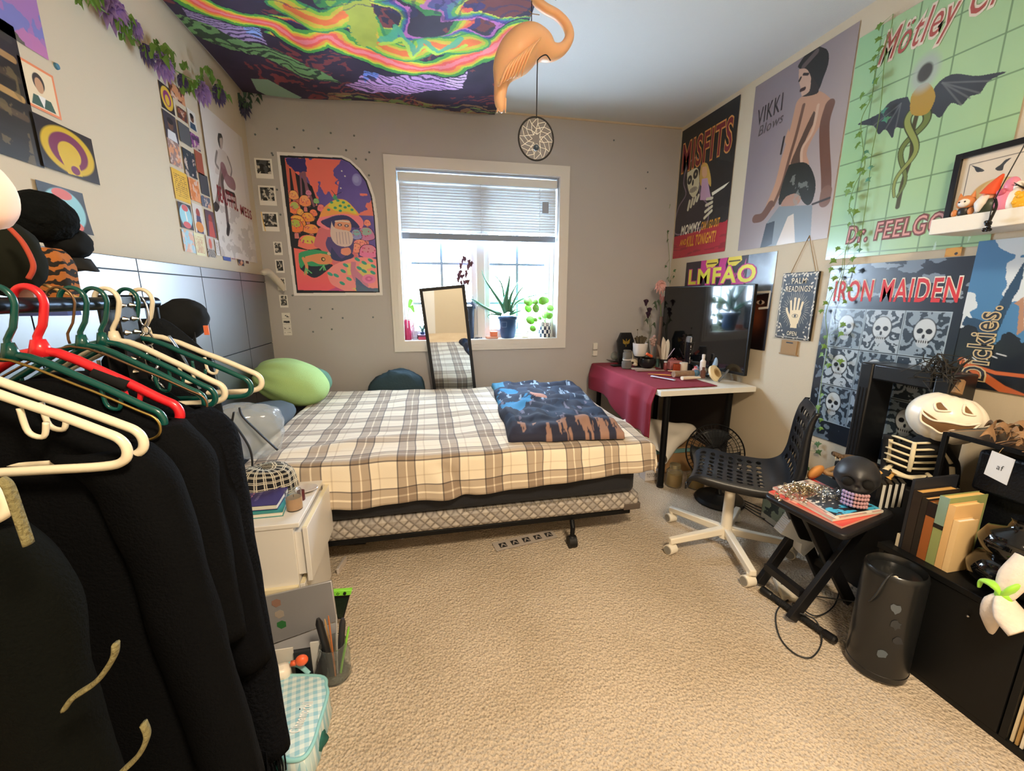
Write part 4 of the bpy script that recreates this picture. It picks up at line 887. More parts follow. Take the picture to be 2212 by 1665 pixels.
# things on the floor under the bed
a = Art(Fr(at(1062, 1172, 'z', .004), at(1190, 1145, 'z', .004)-at(1062, 1172, 'z', .004), (0, 0, 0), 1, 1), 4) if False else None
p0 = at(1062, 1172, 'z', .006); p1 = at(1190, 1143, 'z', .006); ex = (p1-p0).normalized(); ey = Vector((0, 0, 1)).cross(ex)*-1
fr = Fr(p0, ex, -ey if ey.y > 0 else ey, (p1-p0).length, .085); a = Art.__new__(Art)
fr.n = Vector((0, 0, 1))
def flatart(fr, ppm, base):
    a = Art(fr, ppm, base); return a
a = flatart(fr, 400, 'b5aaa0'); w_ = fr.w
for k in range(5): x = .03+k*w_*.19; a.poly([(x, .022), (x+.04, .022), (x+.04, .062), (x, .062)], '2a2a2c'); a.line([(x+.008, .055), (x+.02, .03), (x+.034, .052)], .006, 'b5aaa0')
a.sheet('cardboard_strip', PAPER, None, label='grey strip of card with black symbols lying under the bed', cat='card')
m = MB(); p0 = at(868, 1165, 'z', .003); m.add([p0+Vector((0, 0, .0)), p0+Vector((.12, .10, .0)), p0+Vector((.10, .16, .05)), p0+Vector((-.01, .08, .045))], [(0, 1, 2, 3)]); build('paper_sheet', m, M('white paper', 'dcdad6', .8), None, 'folded white paper lying under the bed', 'paper', solid=.002)
p0 = at(728, 1172, 'z', .02); p1 = at(790, 1170, 'z', .02); m = MB().tube([p0-Vector((.05, 0, 0)), p1], .012, 8); build('rod', m, BLACK(), None, 'short black rod on the floor under the left end of the bed', 'rod')
# ================================================================== ceiling tapestry
tf = Fr((-1.175, 1.55, 2.712), (1, 0, 0), (0, 1, 0), 1.76, 1.96)
a = Art(tf, 330, '33283f').crop(350, 0, 2.458)
wx = lambda X, Y: fbm(X*5, Y*5, 2)*.25; wy = lambda X, Y: fbm(X*5+9, Y*5, 4)*.25
a.fn(lambda X, Y: (np.sin((X*1.2+Y*2.4+wx(X, Y)*6)*26) > .35)*(fbm(X*4, Y*4, 8) > .5), 'a0453c', .5)
a.fn(lambda X, Y: (np.sin((X*1.0-Y*2.0+wy(X, Y)*6)*16) > .6)*(Y < .5), 'c85a34', .8)
a.poly([(1440, -40), (1960, -40), (1900, 60), (1700, 130), (1560, 60)], '8a3c34', .6, True, .03)
a.poly([(60, 0), (330, 60), (520, 90), (560, 250), (330, 190), (170, 110)], 'a58fc0', 1, True, .03); a.poly([(400, 90), (525, 90), (545, 225), (470, 190)], '86a8e6', .9, True, .02)
a.poly([(940, 420), (1150, 330), (1400, 330), (1640, 320), (1600, 425), (1420, 440), (1300, 465), (1000, 455)], 'c79ad2', 1, True, .02); a.poly([(1080, 330), (1150, 320), (1150, 370), (1060, 400)], '6f8fe0', .9, True, .02)
a.poly([(720, 165), (800, 175), (780, 215), (715, 210)], '6f8fe0', .9, True, .02); a.poly([(1480, 330), (1640, 318), (1600, 420), (1520, 400)], 'e8c8e8', .8, True)
msk = lambda X, Y: (a.I.sum(-1) > 1.0)
lines = (np.sin((a.X*1.1-a.Y*2.9+fbm(a.X*3, a.Y*3, 5)*1.0)*58) > .45) & (a.I.sum(-1) > .9); a.put(lines.astype(float), '2e2448', .9)
a.poly([(80, 70), (330, 175), (560, 265), (700, 290), (830, 345), (930, 415), (700, 372), (560, 315), (330, 265), (170, 180)], '6f9a62', 1, True, .02)
sw = (np.sin((fbm(a.X*5, a.Y*5, 9)*5+a.X*1.5+a.Y*3)*9) > .3); b0 = Art.__new__(Art); b0.__dict__.update(a.__dict__); b0.I = np.zeros(a.I.shape); Art.poly(b0, [a.q(*q_) for q_ in [(80, 70), (330, 175), (560, 265), (700, 290), (830, 345), (930, 415), (700, 372), (560, 315), (330, 265), (170, 180)]], np.array([1., 1, 1])); a.put((sw & (b0.I[..., 0] > .5)).astype(float), '26332c', .9)
def flow(seed, lo, hi, cols, ymax):
    v = fbm(a.X*1.9+a.Y*.7, a.Y*3.2, seed, 3); t = (v-lo)/(hi-lo)*len(cols); m = (t > 0) & (t < len(cols)) & (a.Y < ymax)
    for k_, c in enumerate(cols): a.put((m & (t >= k_) & (t < k_+1)).astype(float), c, .92)
flow(61, .40, .52, ('3f8f4c', '86b83c', 'd2c63c', 'ec8f3a', 'e8604a', '3a2f6a'), 1.28)
flow(67, .50, .58, ('c8d04a', '58a860', '3f7f9a', '4a4a9a', 'c070b8'), 1.05)
c1 = [(-300, -260), (60, -70), (300, 30), (450, 90), (600, 112), (700, 160), (760, 150), (850, 112), (930, 150), (1030, 222), (1130, 245), (1220, 262), (1330, 290), (1500, 312), (1650, 285), (1780, 235), (1900, 150)]
for w_, c in ((.20, '252040'), (.175, '4c9a44'), (.125, 'c6cf3c'), (.095, 'f0963c'), (.062, 'ee5f55'), (.028, 'f08088')): a.line(c1, w_, c, 1, True, True)
c2 = [(600, -40), (720, 20), (840, 50), (930, 20), (1000, 60), (1090, 150), (1180, 210), (1300, 230), (1450, 200), (1560, 240), (1700, 220)]
for w_, c in ((.17, '3a8f5a'), (.14, '8fc23c'), (.10, 'd8b83c'), (.05, 'e8713c')): a.line([(x, y-20) for x, y in c2], w_, c, .95, True, True)
a.poly([(880, -60), (1070, -60), (1110, 90), (1180, 200), (1100, 210), (1000, 140), (930, 60)], 'a8b040', 1, True, .04)
a.line([(1180, 170), (1250, 90), (1340, 210), (1400, 150), (1480, 230), (1600, 190)], .045, '4fae8a', .9, True, True); a.line([(1180, 190), (1260, 130), (1330, 230), (1400, 190), (1500, 250), (1620, 220)], .02, 'b8d84c', .9, True, True)
rb = [(x, y-42) for x, y in c1]; a.fn(lambda X, Y: (np.sin((X*.8+Y*2.5+fbm(X*4, Y*4, 19)*1.4)*30) > .75)*(Y < .9), '2d2a55', .6)
a.fn(lambda X, Y: (Y > 1.83)*(fbm(X*9, Y*30, 3) > .5)*(X > .55), 'a5805a', .7); a.fn(lambda X, Y: (Y > 1.86)*(fbm(X*9, Y*30, 23) > .55)*(X > .55), '8fae5a', .6)
gy_, gx_ = np.mgrid[0:a.ny, 0:a.nx]
for sc2, am in ((3.2, 26), (9, 9), (26, 3.5)):
    ii = np.clip(gy_+(fbm(a.X*sc2, a.Y*sc2, 81, 2)-.38)*am*2.2, 0, a.ny-1).astype(int); jj = np.clip(gx_+(fbm(a.X*sc2+7, a.Y*sc2, 83, 2)-.38)*am*2.2, 0, a.nx-1).astype(int); a.I = a.I[ii, jj]
a.I = np.clip(a.I*(.75+.7*fbm(a.X*7, a.Y*7, 91))[..., None], 0, 1)
a.poly([(470, 400), (560, 405), (740, 488), (690, 505), (600, 500), (500, 455)], '8fae96', 1, True)
def tc_(U, V):
    edge = np.minimum(np.minimum(U, 1-U)*4, 1)*np.minimum(np.minimum(V, 1-V)*4, 1)
    return .012+.05*edge*(.5+.5*np.sin(U*5+1)*np.sin(V*6))+.012*np.sin(U*23+V*9)*edge+.02*np.clip(V-.85, 0, 1)*4*(1+np.sin(U*9))
ob = a.sheet('ceiling_tapestry', MC('printed polyester tapestry', .75), None, curl=tc_, label='swirling rainbow and purple psychedelic tapestry sagging from the ceiling', cat='tapestry')
for i_, p_ in enumerate(ob.data.vertices): pass
# ================================================================== flamingo and hanging ring
FYp = 1.9
def fp(px, py, y=FYp): return at(px, py, 'y', y)
fl = root('flamingo_ornament', 'orange plastic flamingo hanging from the ceiling on a cord', 'flamingo', fp(1130, 130))
path = [(1084, 243, 3), (1082, 232, 11), (1080, 215, 15), (1083, 180, 19), (1092, 150, 34), (1112, 122, 46), (1140, 98, 45), (1168, 100, 36), (1193, 112, 21), (1216, 104, 14), (1230, 80, 12), (1224, 55, 11.5), (1204, 33, 11), (1176, 17, 11), (1158, 0, 11), (1152, -22, 11), (1160, -44, 13), (1180, -52, 15), (1200, -42, 9), (1208, -22, 5), (1200, -8, 2)]
P = [fp(x, y) for x, y, r in path]; k_ = (fp(1100, 100)-fp(1000, 100)).length/100
mb = MB(); pp = smoothpath(P, 6); rr = smoothpath([(r*k_, 0, 0) for x, y, r in path], 6)
mb.tube(pp, [max(.002, q_.x) for q_ in rr], 28, flat=.85)
FM = M('orange blow-moulded plastic', 'ffc89c', .4, sub=.6)
build('body', mb, FM, fl, smooth=180)
mb = MB()
for k in range(7):
    x0 = 1150-k*9; y0 = 78+k*7; pts_ = [fp(x0+18, y0+4, FYp-.085), fp(x0-2, y0+28, FYp-.098), fp(x0-16, y0+62, FYp-.075), fp(x0-24, y0+88-k*6, FYp-.045)]
    mb = MB(); mb.tube(smoothpath(pts_, 5), [.004, .011, .009, .003], 8, flat=.5); build('wing_feather', mb, FM, fl, smooth=180)
mb = MB()
for k in range(3): mb.tube([fp(1078+k*6, 215), fp(1074+k*9, 243)], [.018, .004], 8, flat=.5)
build('tail', mb, FM, fl, smooth=180)
build('beak', MB().tube([fp(1203, -30), fp(1209, -14), fp(1200, 0)], [.014, .01, .002], 10), M('black gloss', '18181a', .3), fl)
top = Vector((fp(1148, 60).x, FYp, CZ)); build('cord', MB().tube([fp(1148, 62), top], .0018, 6), M('black cord', '1a1a1c', .7), fl)
m = MB(); c_ = fp(1150, 30)
for k in range(3): m.tube([c_, c_+Vector((math.cos(k*2.1)*.03, 0, math.sin(k*2.1)*.012))], .0015, 5)
build('knot', m, M('twine'), fl)
dc = root('dreamcatcher', 'black ring dreamcatcher with a white web hanging below the flamingo', 'dreamcatcher', fp(1158, 343, 1.86))
Yd = 1.8; cc = fp(1158, 300, Yd); R_ = (fp(1195, 300, Yd)-cc).length
ring = [cc+Vector((math.cos(2*PI*k/48)*R_, 0, math.sin(2*PI*k/48)*R_*1.1)) for k in range(48)]
build('ring', MB().tube(ring, .0035, 8, closed=True), M('black cord'), dc, smooth=180)
m = MB(); rings = []
for lv, nn in ((1, 12), (.72, 12), (.46, 10), (.22, 7)):
    rings.append([cc+Vector((math.cos(2*PI*k/nn+lv*2)*R_*lv*(1+.1*nz(k, lv*9)*(lv < 1)), 0, math.sin(2*PI*k/nn+lv*2)*R_*1.1*lv)) for k in range(nn)])
for a_, b_r in zip(rings[:-1], rings[1:]):
    for p_ in a_:
        q_ = sorted(b_r, key=lambda t: (t-p_).length)[:2]
        for t in q_: m.tube([p_, t], .0011, 4, caps=False)
build('web', m, M('white thread', 'e8e6e0', .6), dc)
build('bead', MB().ball(cc+Vector((.0, -.003, -R_*.45)), .012), M('dark bead', '3a4a5c', .3), dc)
m = MB(); hk = fp(1163, 128, Yd); m.tube(smoothpath([hk+Vector((.05, .0, .0)), hk+Vector((.03, 0, .018)), hk, hk+Vector((-.004, 0, -.03)), fp(1159, 256, Yd)], 6), .0022, 6)
build('hook', m, M('black cord'), dc)
# ================================================================== on the window sill
YS = 3.655; SZ = WZ0+.0062
def sp_(px, py=None, y=YS):
    P = at(px, py if py else 735, 'y', y); return P
def leaf(mb, base, tip, w, bend=(0, 0, .03), n=7, curl=.25, fold=.15):
    """pointed leaf blade from base to tip with width w"""
    b = Vector(base); t = Vector(tip); d = t-b; s = d.cross(Vector((0, -1, .2)))
    if s.length < 1e-5: s = Vector((1, 0, 0))
    s.normalize(); nrm = s.cross(d).normalized(); vs = []; k = len(mb.v)
    for i in range(n+1):
        u = i/n; c = b+d*u+Vector(bend)*math.sin(u*PI); ww = w*math.sin(PI*min(1, u*.85+.15))**.8*(1 if u < .99 else .05)
        vs += [c-s*ww/2+nrm*ww*fold, c, c+s*ww/2+nrm*ww*fold]
    mb.add(vs, [q for i in range(n) for q in ((i*3, i*3+1, i*3+4, i*3+3), (i*3+1, i*3+2, i*3+5, i*3+4))])
ap = root('potted_aloe', 'aloe plant with long pointed leaves in a dark blue plastic pot on the sill', 'plant', (sp_(1097).x, YS, SZ))
X0 = sp_(1097).x
build('pot', MB().lathe([(.0, .001), (.055, .001), (.062, .01), (.088, .165), (.096, .168), (.096, .19), (.09, .19), (.086, .17), (.0, .165)], (X0, YS, SZ), 36), M('navy plastic pot', '2c4a74', .4), ap)
m = MB(); P = [(X0-.074, SZ+.145), (X0-.026, SZ+.145), (X0-.03, SZ+.1), (X0-.07, SZ+.1)]
m.tube([(x, YS-.083-(z-SZ-.1)*.15, z) for x, z in P], .0012, 5, closed=True); build('pot_label', m, M('grey print', '9fb4cc'), ap)
K7 = 5.98; c7 = lambda x, y, yy=YS: at(860+x/K7, 540+y/K7, 'y', yy)
crown = Vector((X0, YS, SZ+.18))
for i, (pts_, w_) in enumerate(([[(1380, 820), (1320, 680), (1200, 500), (1120, 370), (1078, 255)], .030], [[(1360, 780), (1365, 600), (1330, 430), (1240, 320), (1170, 270)], .02], [[(1400, 800), (1400, 600), (1430, 420), (1443, 295)], .045], [[(1430, 800), (1450, 620), (1500, 500), (1590, 345)], .03], [[(1450, 800), (1480, 700), (1560, 540), (1695, 395)], .022], [[(1450, 800), (1520, 680), (1700, 600), (1935, 560)], .028], [[(1440, 830), (1530, 800), (1615, 772)], .03], [[(1450, 820), (1500, 780), (1540, 740)], .02], [[(1340, 830), (1150, 750), (1000, 660), (900, 612)], .03], [[(1330, 840), (1180, 770), (1050, 700), (940, 660)], .026], [[(1300, 840), (1200, 830), (1160, 860), (1215, 915)], .014], [[(1390, 810), (1375, 640), (1420, 500)], .04])):
    rnd = random.Random(i); pp = [c7(x, y, YS+rnd.uniform(-.03, .03)*(k > 0)) for k, (x, y) in enumerate(pts_)]
    mb = MB(); mb.tube(smoothpath(pp, 6), [w_*.62, w_*.66, w_*.46, w_*.24, .001], 10, flat=.7)
    build('leaf', mb, M('aloe green', '4f8a6e', .5, sub=.1, var=.15, vscale=30), ap, smooth=180)
m = MB(); m.lathe([(0, 0), (.085, .0)], (X0, YS, SZ+.172), 24); build('soil', m, M('potting soil', '4a3a2c', .95), ap)
cp = root('potted_pilea', 'small round-leaved plant in a black and white checked pot on the sill', 'plant', (sp_(1176).x, YS, SZ)); X1 = sp_(1176).x
ck_ = MB(); wh_ = MB(); prof_r = .054
for i in range(16):
    for j in range(4):
        a0, a1 = 2*PI*i/16, 2*PI*(i+1)/16; z0, z1 = .002+j*.033, .002+(j+1)*.033
        (ck_ if (i+j) % 2 else wh_).add([(X1+prof_r*math.cos(t), YS+prof_r*math.sin(t), SZ+z) for t, z in ((a0, z0), (a1, z0), (a1, z1), (a0, z1))], [(0, 1, 2, 3)])
wh_.lathe([(0, .003), (.052, .003), (.0535, .13), (.05, .134), (.046, .12), (0, .115)], (X1, YS, SZ), 32)
build('pot', wh_, M('white glaze', 'eceae6', .25), cp, smooth=0); build('check_pattern', ck_, M('black glaze', '24304a', .25), cp, smooth=0)
def round_leaf(mb, c, r, n=(0, -1, .2)):
    X_, Y_ = frame_of(n); nn = Vector(n).normalized()
    mb.add([Vector(c)-nn*.004]+[Vector(c)+X_*r*math.cos(2*PI*k/14)+Y_*r*math.sin(2*PI*k/14) for k in range(14)], [(0, 1+k, 1+(k+1) % 14) for k in range(14)])
lf = M('fresh leaf green', '7ec24a', .5, sub=.2, var=.15, vscale=25)
for i, (x, y, r) in enumerate(((1680, 665, 54), (1680, 755, 44), (1775, 668, 28), (1780, 752, 46), (1865, 655, 44), (1905, 650, 34), (1990, 748, 38), (1710, 905, 50), (1740, 1010, 36), (1775, 900, 24), (1900, 840, 40), (1950, 850, 34), (1830, 880, 24), (1980, 840, 22))):
    rnd = random.Random(i+5); yy = YS-.03+rnd.uniform(-.04, .04); c_ = c7(x, y, yy); c_.x = min(c_.x, 1.095); m = MB(); round_leaf(m, c_, r/K7*.0052, (rnd.uniform(-.5, .5), -1, rnd.uniform(0, .8))); build('leaf', m, lf, cp, solid=.001)
    m = MB(); m.tube(smoothpath([Vector((X1+rnd.uniform(-.02, .02), YS, SZ+.12)), (Vector((X1, YS, SZ+.17))+c_)/2+Vector((0, 0, .02)), c_], 4), .0014, 5); build('stem', m, M('stem green', '6f8f4a'), cp)
# dark tall planter with orchid spike behind the mirror
X2 = sp_(1012).x; op = root('orchid_planter', 'tall dark planter with a dried orchid spike, on the sill behind the mirror', 'plant', (X2, YS, SZ))
build('pot', MB().lathe([(0, .001), (.05, .001), (.06, .26), (.066, .262), (.066, .28), (.055, .28), (.05, .25), (0, .25)], (X2, YS+.01, SZ), 28), M('blue black pot', '2b3c52', .5), op)
st_ = [c7(960, 740), c7(940, 600), c7(925, 400), c7(930, 200), c7(918, 20), c7(935, -20)]
build('stem', MB().tube(smoothpath(st_, 6), .0025, 6), M('dry brown stem', '5a3f35', .8), op, smooth=180)
rnd = random.Random(3)
for i, (x, y) in enumerate(((850, 130), (830, 170), (920, 190), (940, 215), (810, 240), (900, 260), (800, 330), (830, 380), (870, 360), (780, 420), (850, 440), (900, 410), (830, 470), (880, 300), (790, 370), (895, 450))):
    m = MB(); c_ = c7(x, y, YS+rnd.uniform(-.03, .03))
    for k in range(3): leaf(m, c_, c_+Vector((rnd.uniform(-.03, .03), rnd.uniform(-.02, .02), rnd.uniform(-.03, .03))), .026)
    build('blossom', m, M('dried mauve petal', '6a4a58', .8, sub=.1), op)
    build('twig', MB().tube([c_, c7(925, y+20)], .001, 4), M('dry brown stem'), op)
m = MB()
for k in range(26): a_ = c7(905+rnd.uniform(-20, 60), 640+rnd.uniform(-20, 60), YS-.05); m.tube([c7(1000, 760, YS-.04), a_+Vector((rnd.uniform(-.01, .02), 0, rnd.uniform(-.01, .02)))], .0012, 4)
build('dried_sprigs', m, M('lavender grey', '5a6a8a', .8), op)
# small sill things
def smallv(name, mb, mat, label, cat, **k): return build(name, mb, mat, None, label, cat, **k)
x = sp_(881).x; v_ = root('bud_vase', 'pinkish red cylinder vase with one leaf at the left end of the sill', 'vase', (x, YS, SZ))
build('vase', MB().lathe([(0, .001), (.034, .001), (.034, .165), (.03, .168), (.03, .01), (0, .01)], (x, YS, SZ), 24), M('rose glass', 'c23a66', .2, trans=.3), v_)
m = MB(); leaf(m, c7(140, 740), c7(195, 655), .03); leaf(m, c7(145, 740), c7(215, 820), .035); build('leaf', m, lf, v_, solid=.001); build('stem', MB().tube([Vector((x, YS, SZ+.02)), c7(120, 850), c7(145, 740)], .0015, 5), M('stem green'), v_)
GL = M('clear glass', 'eef4f4', .03, trans=1., ior=1.3)
x = sp_(892).x; smallv('glass_bottle', MB().lathe([(0, .001), (.024, .001), (.026, .01), (.026, .11), (.014, .125), (.014, .145), (.011, .145), (.011, .125), (.022, .11), (.022, .008), (0, .008)], (x+.02, YS-.015, SZ), 20), GL, 'small empty clear glass bottle beside the pink vase', 'bottle')
x = sp_(905).x; t_ = root('trinket_box', 'little dark red box beside the glass bottle on the sill', 'box', (x+.03, YS-.01, SZ)); build('body', MB().bb((x-.004, YS-.05, SZ+.001), (x+.1, YS+.03, SZ+.028)), M('dark red card', '9a2f45', .6), t_, bevel=.002); build('lid', MB().bb((x-.006, YS-.052, SZ+.0285), (x+.102, YS+.032, SZ+.042)), M('maroon card', '5a3550', .6), t_, bevel=.002)
m = MB(); x = sp_(906).x
for k in range(7): b_0 = Vector((x+.03, YS, SZ+.05)); leaf(m, b_0, b_0+Vector((math.cos(k*.9)*.04, math.sin(k*.9)*.03, .05+.02*math.sin(k*2.3))), .012)
t_ = root('succulent', 'tiny dark green succulent on top of the red box', 'plant', (x+.03, YS, SZ+.043)); build('leaves', m, M('dusty green', '4a7a78', .6), t_, solid=.001); build('pot', MB().lathe([(0, 0), (.016, 0), (.02, .022), (0, .02)], (x+.03, YS, SZ+.0432), 16), M('navy plastic pot'), t_)
x = sp_(1063).x; t_ = root('soap_box', 'coral orange little box on a pale tray on the sill beside the aloe', 'box', (x, YS-.03, SZ)); build('tray', MB().bb((x-.06, YS-.07, SZ+.001), (x+.045, YS+.0, SZ+.018)), M('peach plastic', 'e8b09a', .5), t_, bevel=.003); build('body', MB().bb((x-.02, YS-.055, SZ+.019), (x+.04, YS-.01, SZ+.06)), M('coral card', 'ef8a66', .6), t_, bevel=.002)
x = sp_(1134).x; t_ = root('bird_figurine', 'tiny white figurine on a cream base between the aloe and the checked pot', 'figurine', (x, YS-.02, SZ)); build('base', MB().bb((x-.04, YS-.05, SZ+.001), (x+.02, YS+.0, SZ+.014)), M('cream plaster', 'e8e2cc', .6), t_, bevel=.002); build('figure', MB().ball((x+.015, YS-.025, SZ+.032), (.014, .01, .018)).ball((x+.022, YS-.025, SZ+.054), .009), M('white glaze'), t_, smooth=180)
m = MB(); x = sp_(1032).x
for k in range(9): m.ball((x+rnd.uniform(-.03, .04), YS-.03+rnd.uniform(-.02, .02), SZ+.007), rnd.uniform(.005, .008), 8, 6)
build('pebbles', m, M('blue grey pebble', '6f7f94', .6), None, 'scatter of small blue grey pebbles on the sill', 'pebbles', kind='stuff')
# ================================================================== desk
DX0, DX1, DY0, DY1, DZ = 1.49, 2.215, 2.385, 3.56, .70
dk = root('desk', 'white desk top on four round black legs in the right corner', 'desk', (1.85, 2.97, 0))
build('desk_top', MB().bb((DX0, DY0, DZ-.036), (DX1, DY1, DZ)), M('white laminate', 'ece8dd', .4), dk, bevel=.002)
for x, y in ((DX0+.07, DY0+.035), (DX1-.07, DY0+.16), (DX0+.06, DY1-.05), (DX1-.07, DY1-.05)):
    lg = build('leg', MB().tube([(x, y, .012), (x, y, DZ-.04)], .022, 18), BLK, dk); build('foot', MB().cyl((x, y, 0.001), (x, y, .014), .024), M('black rubber'), lg); build('mount_plate', MB().bb((x-.05, y-.03, DZ-.0395), (x+.05, y+.05, DZ-.0365)), BLK, lg)
# red cloth
CLO = M('burgundy cloth', '8a1a30', .85, bump=.3, bscale=700, sheen=.03, var=.08, vscale=5); vs = []; NU, NV = 90, 110
for j in range(NV):
    for i in range(NU):
        t = 2.44+1.10*j/(NV-1); s = -.34+.80*i/(NU-1)           # s<0 hangs over the left edge
        if t < 2.5: smin = -.34
        hang = .55+.45*min(1, max(0, (3.0-t)/.35))
        hang = (.30-.10*math.cos((t-2.44)*5.0)*.4) if t > 2.95 else .34
        k_ = min(1, max(0, (t-2.85)/.2)); hang = .335*(1-k_)+.22*k_
        fx = 0
        if s < 0:
            q = -s/.34*hang; z = DZ+.006-q; fd = min(1, q/.1); x = DX0-.008-.022*fd*(1+math.sin(t*19+1.2*math.sin(t*7)))*.8-.015*fd; y = t+.02*fd*math.sin(t*11)
            y -= .05*fd*min(1, max(0, (2.62-t)/.2))
            if t < 2.47: x += .01
        else:
            x = DX0+s; y = t; z = DZ+.006+.002*nz(s*9, t*9)
            y = t-(.0 if t > 2.5 else .0)
        vs.append((x, y, z))
m = MB(); m.add(vs, [(j*NU+i, j*NU+i+1, (j+1)*NU+i+1, (j+1)*NU+i) for j in range(NV-1) for i in range(NU-1)])
build('desk_cloth', m, CLO, None, 'burgundy cloth spread on the desk and hanging over its left edge', 'cloth', smooth=180, solid=.003)
for y, z in ((3.575, .74), (3.572, .69)): pass
# television: screen faces left
A_ = Vector((2.155, 2.44, 0)); B_ = at(1437, 620, 'y', 3.33); B_.z = 0; dr = (B_-A_); Lt = dr.length; dr.normalize(); nn = Vector((0, 0, 1)).cross(dr)   # facing left
zt0, zt1 = .765, 1.392
tv = root('television', 'large flat black television standing on the back of the desk', 'television', (A_+B_)/2+Vector((0, 0, .70)))
m = MB(); m.T = Matrix.Translation(A_) @ Matrix(((dr.x, -nn.x, 0, 0), (dr.y, -nn.y, 0, 0), (0, 0, 1, 0), (0, 0, 0, 1)))
T0 = m.T.copy()
m.bb((0, .0, zt0), (Lt, .026, zt1)); build('housing', m, M('black tv plastic', '0e0f11', .35), tv, bevel=.003)
m = MB(); m.T = T0; m.bb((.012, -.0012, zt0+.02), (Lt-.012, .0002, zt1-.01)); build('screen', m, M('glossy screen', '0b0d0f', .08, coat=.6), tv, smooth=0)
m = MB(); m.T = T0; m.bb((.2, .026, zt0+.05), (Lt-.2, .055, zt1-.2)); build('rear_cover', m, M('black tv plastic'), tv, bevel=.006)
for s_ in (.14, Lt-.16):
    m = MB(); m.T = T0; m.tube([(s_, .013, zt0+.03), (s_-.01, -.09, .712)], .008, 8); m.tube([(s_, .013, zt0+.03), (s_+.0, .05, .712)], .008, 8); build('stand_foot', m, M('grey metal', '8b8e92', .35, .8), tv)
# ---------- things on the desk (zoom crop of the desk: origin 1270,620 scale 5.672)
KD = 5.672
def dq(x, y, z=DZ+.011): return at(1270+x/KD, 620+y/KD, 'z', z)
def dy_(x, y, yy): return at(1270+x/KD, 620+y/KD, 'y', yy)
ZD = DZ+.0115
def jar(name, P, r, h, mat, lid, label, cat, lidc='2a2a2c', neck=.8):
    t = root(name, label, cat, P)
    build('body', MB().lathe([(0, .0), (r*.92, .0), (r, h*.06), (r, h*.8), (r*neck, h*.9), (r*neck, h)], P, 20), mat, t)
    if lid: build('lid', MB().lathe([(0, h), (r*neck*1.08, h), (r*neck*1.08, h*1.18), (0, h*1.2)], P, 20), M('lid '+lidc, lidc, .4), t)
    return t
P = dq(320, 905); t = root('snow_globe', 'clear glass dome ornament on a grey dish at the far left of the desk', 'ornament', P)
build('dish', MB().lathe([(0, 0), (.04, .0), (.085, .018), (.083, .022), (.04, .006), (0, .005)], P, 28), M('pewter', '8d8a90', .35, .6), t); build('dome', MB().ball(P+Vector((0, 0, .05)), .045, 24, 14), M('dome glass', 'dfe6dd', .05, trans=.7), t, smooth=180)
cs_ = [(-.05, 0), (.05, 0), (.075, .2), (.045, .27), (-.045, .27), (-.075, .2)]
P = dq(440, 860); P.y = 3.40; P.x = dy_(450, 860, 3.40).x; t = root('coffin_shelf', 'black coffin shaped frame with a gold moth, against the back wall on the desk', 'frame', (P.x, P.y, ZD))
o_ = Vector((P.x, 3.42, ZD)); k_ = 1.05
m = MB(); m.prism([(x*k_, y*k_) for x, y in cs_], o_, (1, 0, 0), (0, 0, 1), .03); build('case', m, M('black stained wood', '17181b', .4), t, bevel=.002)
m = MB(); zz = .2
for s_ in (-1, 1): m.prism([(0, zz), (s_*.035, zz+.03), (s_*.03, zz-.01), (s_*.01, zz-.02)], o_+Vector((0, -.033, 0)), (1, 0, 0), (0, 0, 1), .002)
m.bb((o_.x-.003, 3.386, ZD+zz-.04), (o_.x+.003, 3.388, ZD+zz+.03)); build('moth', m, M('gold foil', 'c9a548', .35, .7), t)
for (x, y, r, h, lab, c) in ((480, 835, .042, .07, 'squat clear glass jar with a cream label beside the coffin frame', 'b8b2a2'),):
    P = dq(x, y+0); P = Vector((dy_(x, y, 3.2).x, 3.2, ZD)); jar('glass_jar', P, r, h, M('smoky glass', '9a9a94', .1, trans=.5), True, lab, 'jar', 'c9c7c0')
    P2 = P+Vector((0, 0, h*1.2+.001)); jar('glass_jar', P2, .036, .06, M('smoky glass'), True, 'round glass jar of dried herbs stacked on the squat labelled jar', 'jar', '6a665e')
# white pot on a small black stand with dry twigs
P = Vector((dy_(640, 730, 3.25).x, 3.25, ZD)); t = root('pot_stand', 'small black block stand under the white pot on the desk', 'stand', P); build('base', MB().lathe([(0, 0), (.05, 0), (.05, .012), (.014, .02), (.014, .075), (.045, .085), (.045, .095), (0, .095)], P, 20), M('black gloss', '18181a', .3), t)
P = P+Vector((0, 0, .096)); t = root('flower_pot', 'white pot of dried brown leaves on the stand in front of the coffin frame', 'plant', P)
build('pot', MB().lathe([(0, 0), (.045, 0), (.055, .02), (.064, .11), (.06, .11), (.05, .09), (0, .09)], P, 28), M('white glaze'), t)
m = MB(); rnd = random.Random(8)
for k in range(26): a_ = rnd.uniform(0, 2*PI); r_ = rnd.uniform(.01, .06); leaf(m, P+Vector((math.cos(a_)*r_*.5, math.sin(a_)*r_*.5, .1)), P+Vector((math.cos(a_)*r_*1.2, math.sin(a_)*r_, .12+rnd.uniform(0, .05))), .02)
m.tube([P+Vector((-.02, 0, .1)), P+Vector((-.035, 0, .22))], .0012, 4); m.ball(P+Vector((-.035, 0, .224)), .006)
build('dried_leaves', m, M('dried leaf', '5c5240', .9), t)
